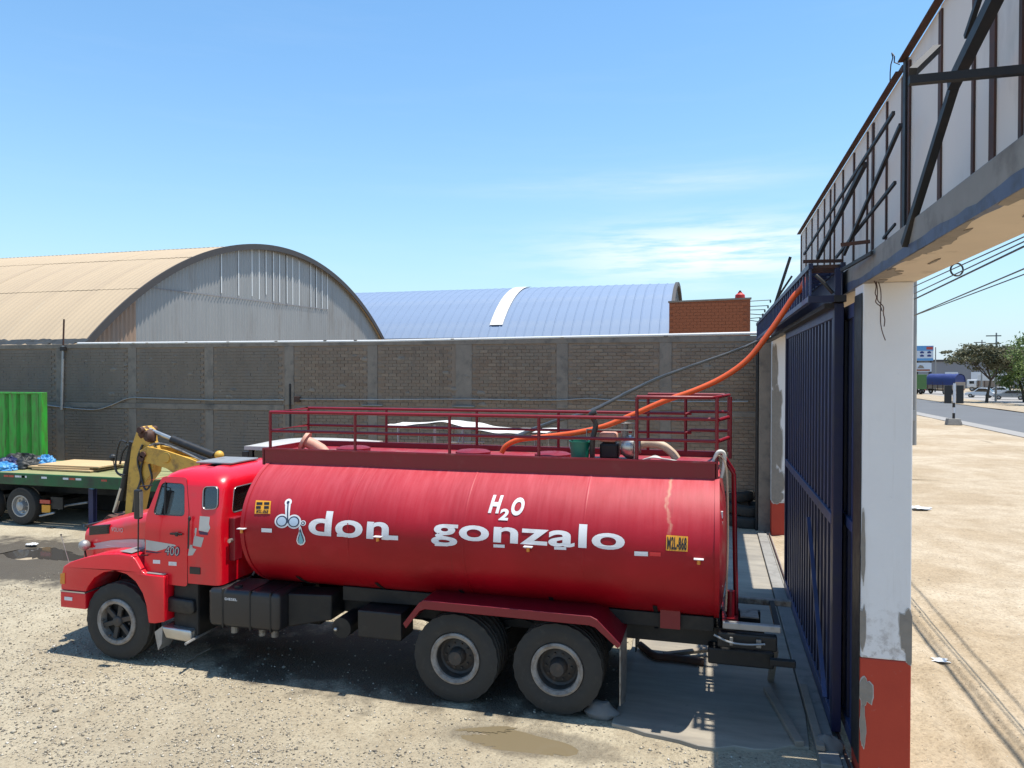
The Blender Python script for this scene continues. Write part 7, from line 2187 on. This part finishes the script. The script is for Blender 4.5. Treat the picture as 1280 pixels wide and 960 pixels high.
def car(name, label, loc, rz, paint, L=4.3, hh=1.5):
    t = thing(name, label, "car", loc, rz, "white and silver cars on the far carriageway", True)
    prof = [(-L / 2, 0.35), (-L / 2, 0.85), (-L / 2 + 0.25, 0.95), (-L / 2 + 0.7, hh - 0.05), (-L / 2 + 1.1, hh), (L / 2 - 1.9, hh), (L / 2 - 1.15, 0.98), (L / 2 - 0.2, 0.85), (L / 2, 0.7), (L / 2, 0.35)]
    MB().prism([(-0.85, y, z) for y, z in prof], (1.7, 0, 0)).build("body", M[paint], t, bevel=0.09, seg=3, smooth=40)
    for s in (-1, 1):
        MB().prism([(s * 0.852, y, z) for y, z in ((-L / 2 + 0.62, 0.98), (-L / 2 + 0.95, hh - 0.1), (L / 2 - 1.95, hh - 0.1), (L / 2 - 1.4, 0.98))], (s * 0.012, 0, 0)).build("side_window", M["car_glass"], t)
        for y in (-L / 2 + 0.8, L / 2 - 0.8): lwheel(t, s * 0.78, y, 0.32, 0.2)
        MB().box(s * 0.65 - 0.13, s * 0.65 + 0.13, -L / 2 - 0.012, -L / 2 + 0.02, 0.65, 0.82).build("tail_light", M["tail_red"], t)
        MB().box(s * 0.62 - 0.15, s * 0.62 + 0.15, L / 2 - 0.02, L / 2 + 0.012, 0.58, 0.72).build("headlight", M["lamp_glass"], t)
    MB().prism([(-0.7, -L / 2 + 0.25, 0.98), (0.7, -L / 2 + 0.25, 0.98), (0.62, -L / 2 + 0.66, hh - 0.1), (-0.62, -L / 2 + 0.66, hh - 0.1)], (0, -0.02, 0.02)).build("rear_window", M["car_glass"], t)
    MB().prism([(-0.7, L / 2 - 1.2, 1.02), (0.7, L / 2 - 1.2, 1.02), (0.62, L / 2 - 1.82, hh - 0.08), (-0.62, L / 2 - 1.82, hh - 0.08)], (0, 0.02, 0.02)).build("windscreen", M["car_glass"], t)
    return t


p = at(1176, 492.5, Z=0.04); cargo_truck("cargo_truck", "cargo truck with dark blue tarpaulin cover on the far carriageway", (p.x, p.y, 0.04), math.radians(32), "tarp_blue_truck", "truck_tan", 8.4)
p = at(1131, 492.5, Z=0.04); cargo_truck("cargo_truck", "green boxy cargo truck partly hidden behind the utility pole", (p.x, p.y, 0.04), math.radians(25), "truck_green", "truck_green", 8.4, False)
p = at(1217, 490.5, Z=0.04); cargo_truck("cargo_truck", "pale cargo truck far off behind the trunk of the flat-topped tree", (p.x + 6, p.y + 10, 0.04), math.radians(60), "car_white", "truck_tan", 8.0, False)
p = at(1225, 497, Z=0.04); car("parked_car", "white hatchback left of the flat-topped tree's trunk", (p.x, p.y, 0.04), math.radians(62), "car_white", 4.0, 1.6)
p = at(1262, 499.5, Z=0.04); car("parked_car", "silver saloon car in the shade between the two median trees", (p.x, p.y, 0.04), math.radians(70), "car_silver", 4.3, 1.45)
p = at(1246, 494, Z=0.04); car("parked_car", "white car farther off, just right of the flat-topped tree's trunk", (p.x, p.y, 0.04), math.radians(66), "car_white", 4.2, 1.5)

# far buildings and boards
fb = thing("warehouse", "long low grey building beyond the far carriageway at right", "building", (75, 215, 0))
a, b = at(1160, 452, Y=215), at(1212, 451, Y=215)
MB().box(a.x, b.x + 30, 215, 240, 0, a.z).build("wall", M["building_grey"], fb)
MB().box(a.x - 0.2, b.x + 30.2, 214.7, 240.2, a.z + 0.003, a.z + 0.5).build("roof_edge", M["edge_dark"], fb)
for k in range(6): MB().box(a.x + 4 + 6 * k, a.x + 7 + 6 * k, 214.9, 214.99, 0.1, 4.2).build("door", M["sign_white"], fb)
hb = thing("billboard", "blue and white roadside billboard with rows of dark marks", "billboard", (0, 0, 0))
p = at(1144, 451, Y=190); q = at(1167, 432, Y=190)
hb.location = ((p.x + q.x) / 2, 190, 0); OFF[hb] = Vector(hb.location)
MB().box(p.x - 3, q.x, 190, 190.4, p.z, q.z).build("board", M["sign_white"], hb, bevel=0.03)
w = q.x - p.x; h = q.z - p.z
MB().box(p.x - 3, q.x - 0.02, 189.97, 189.998, p.z + h * 0.66, q.z - 0.02).build("blue_band", M["sign_blue"], hb)
MB().box(p.x - 3, q.x - 0.02, 189.97, 189.998, p.z + 0.02, p.z + h * 0.16).build("blue_band", M["sign_blue"], hb)
MB().box(q.x - 1.5, q.x - 0.15, 189.95, 189.969, q.z - 0.9, q.z - 0.25).build("red_mark", M["tail_red"], hb)
for j in range(2):
    for k in range(3):
        x = q.x - 0.9 - 1.5 * k; z = p.z + h * (0.27 + 0.22 * j)
        MB().prism([(x - 0.35, 189.97, z), (x + 0.35, 189.97, z), (x + 0.45, 189.97, z + 0.3), (x, 189.97, z + 0.55), (x - 0.45, 189.97, z + 0.3)], (0, 0.028, 0)).build("dark_mark", M["tarp_blue_truck"], hb)
for x in (p.x + 0.5, q.x - 0.5): MB().cyl((x, 190.2, 0), (x, 190.2, p.z), 0.2, n=10).build("leg", M["dark_steel"], hb)
wb = thing("billboard", "smaller white board with a red line below the blue billboard", "billboard", (0, 0, 0))
p = at(1140, 464.5, Y=180); q = at(1164.5, 453.5, Y=180)
wb.location = ((p.x + q.x) / 2, 180, 0); OFF[wb] = Vector(wb.location)
MB().box(p.x, q.x, 180, 180.3, p.z, q.z).build("board", M["sign_white"], wb)
MB().box(p.x + 0.4, q.x - 0.3, 179.97, 179.998, p.z + 0.15, p.z + 0.5).build("red_line", M["brick_orange"], wb)
c = at(1151, 459, Y=180); MB().prism([(c.x - 0.7, 179.96, c.z - .25), (c.x + 0.7, 179.96, c.z - .25), (c.x + 0.4, 179.96, c.z + .35), (c.x - 0.2, 179.96, c.z + .5)], (0, 0.035, 0)).build("brown_mark", M["truck_tan"], wb)
for x in (p.x + 0.4, q.x - 0.4): MB().cyl((x, 180.15, 0), (x, 180.15, p.z), 0.15, n=10).build("leg", M["dark_steel"], wb)
for k, (u, v0, v1, Y, lab) in enumerate(((1169.5, 491, 434, 170, "slim far pole right of the blue billboard"), (1245.5, 495, 416, 120, "far pole with cross arms rising between the two median trees"), (1227.5, 492, 425, 150, "thin far pole rising above the flat-topped tree"))):
    t = thing("distant_pole", lab, "utility pole", (at(u, v0, Y=Y).x, Y, 0), group="poles along the far carriageway")
    q = at(u, v1, Y=Y)
    MB().cyl((q.x, Y, 0), (q.x, Y, q.z), 0.16, 0.1, 8).build("shaft", M["pole_concrete"], t)
    if k: 
        for j in range(2): MB().box(q.x - 1.3, q.x + 0.6, Y - 0.08, Y + 0.08, q.z - 0.5 - 1.1 * j, q.z - 0.36 - 1.1 * j).build("cross_arm", M["dark_steel"], t)
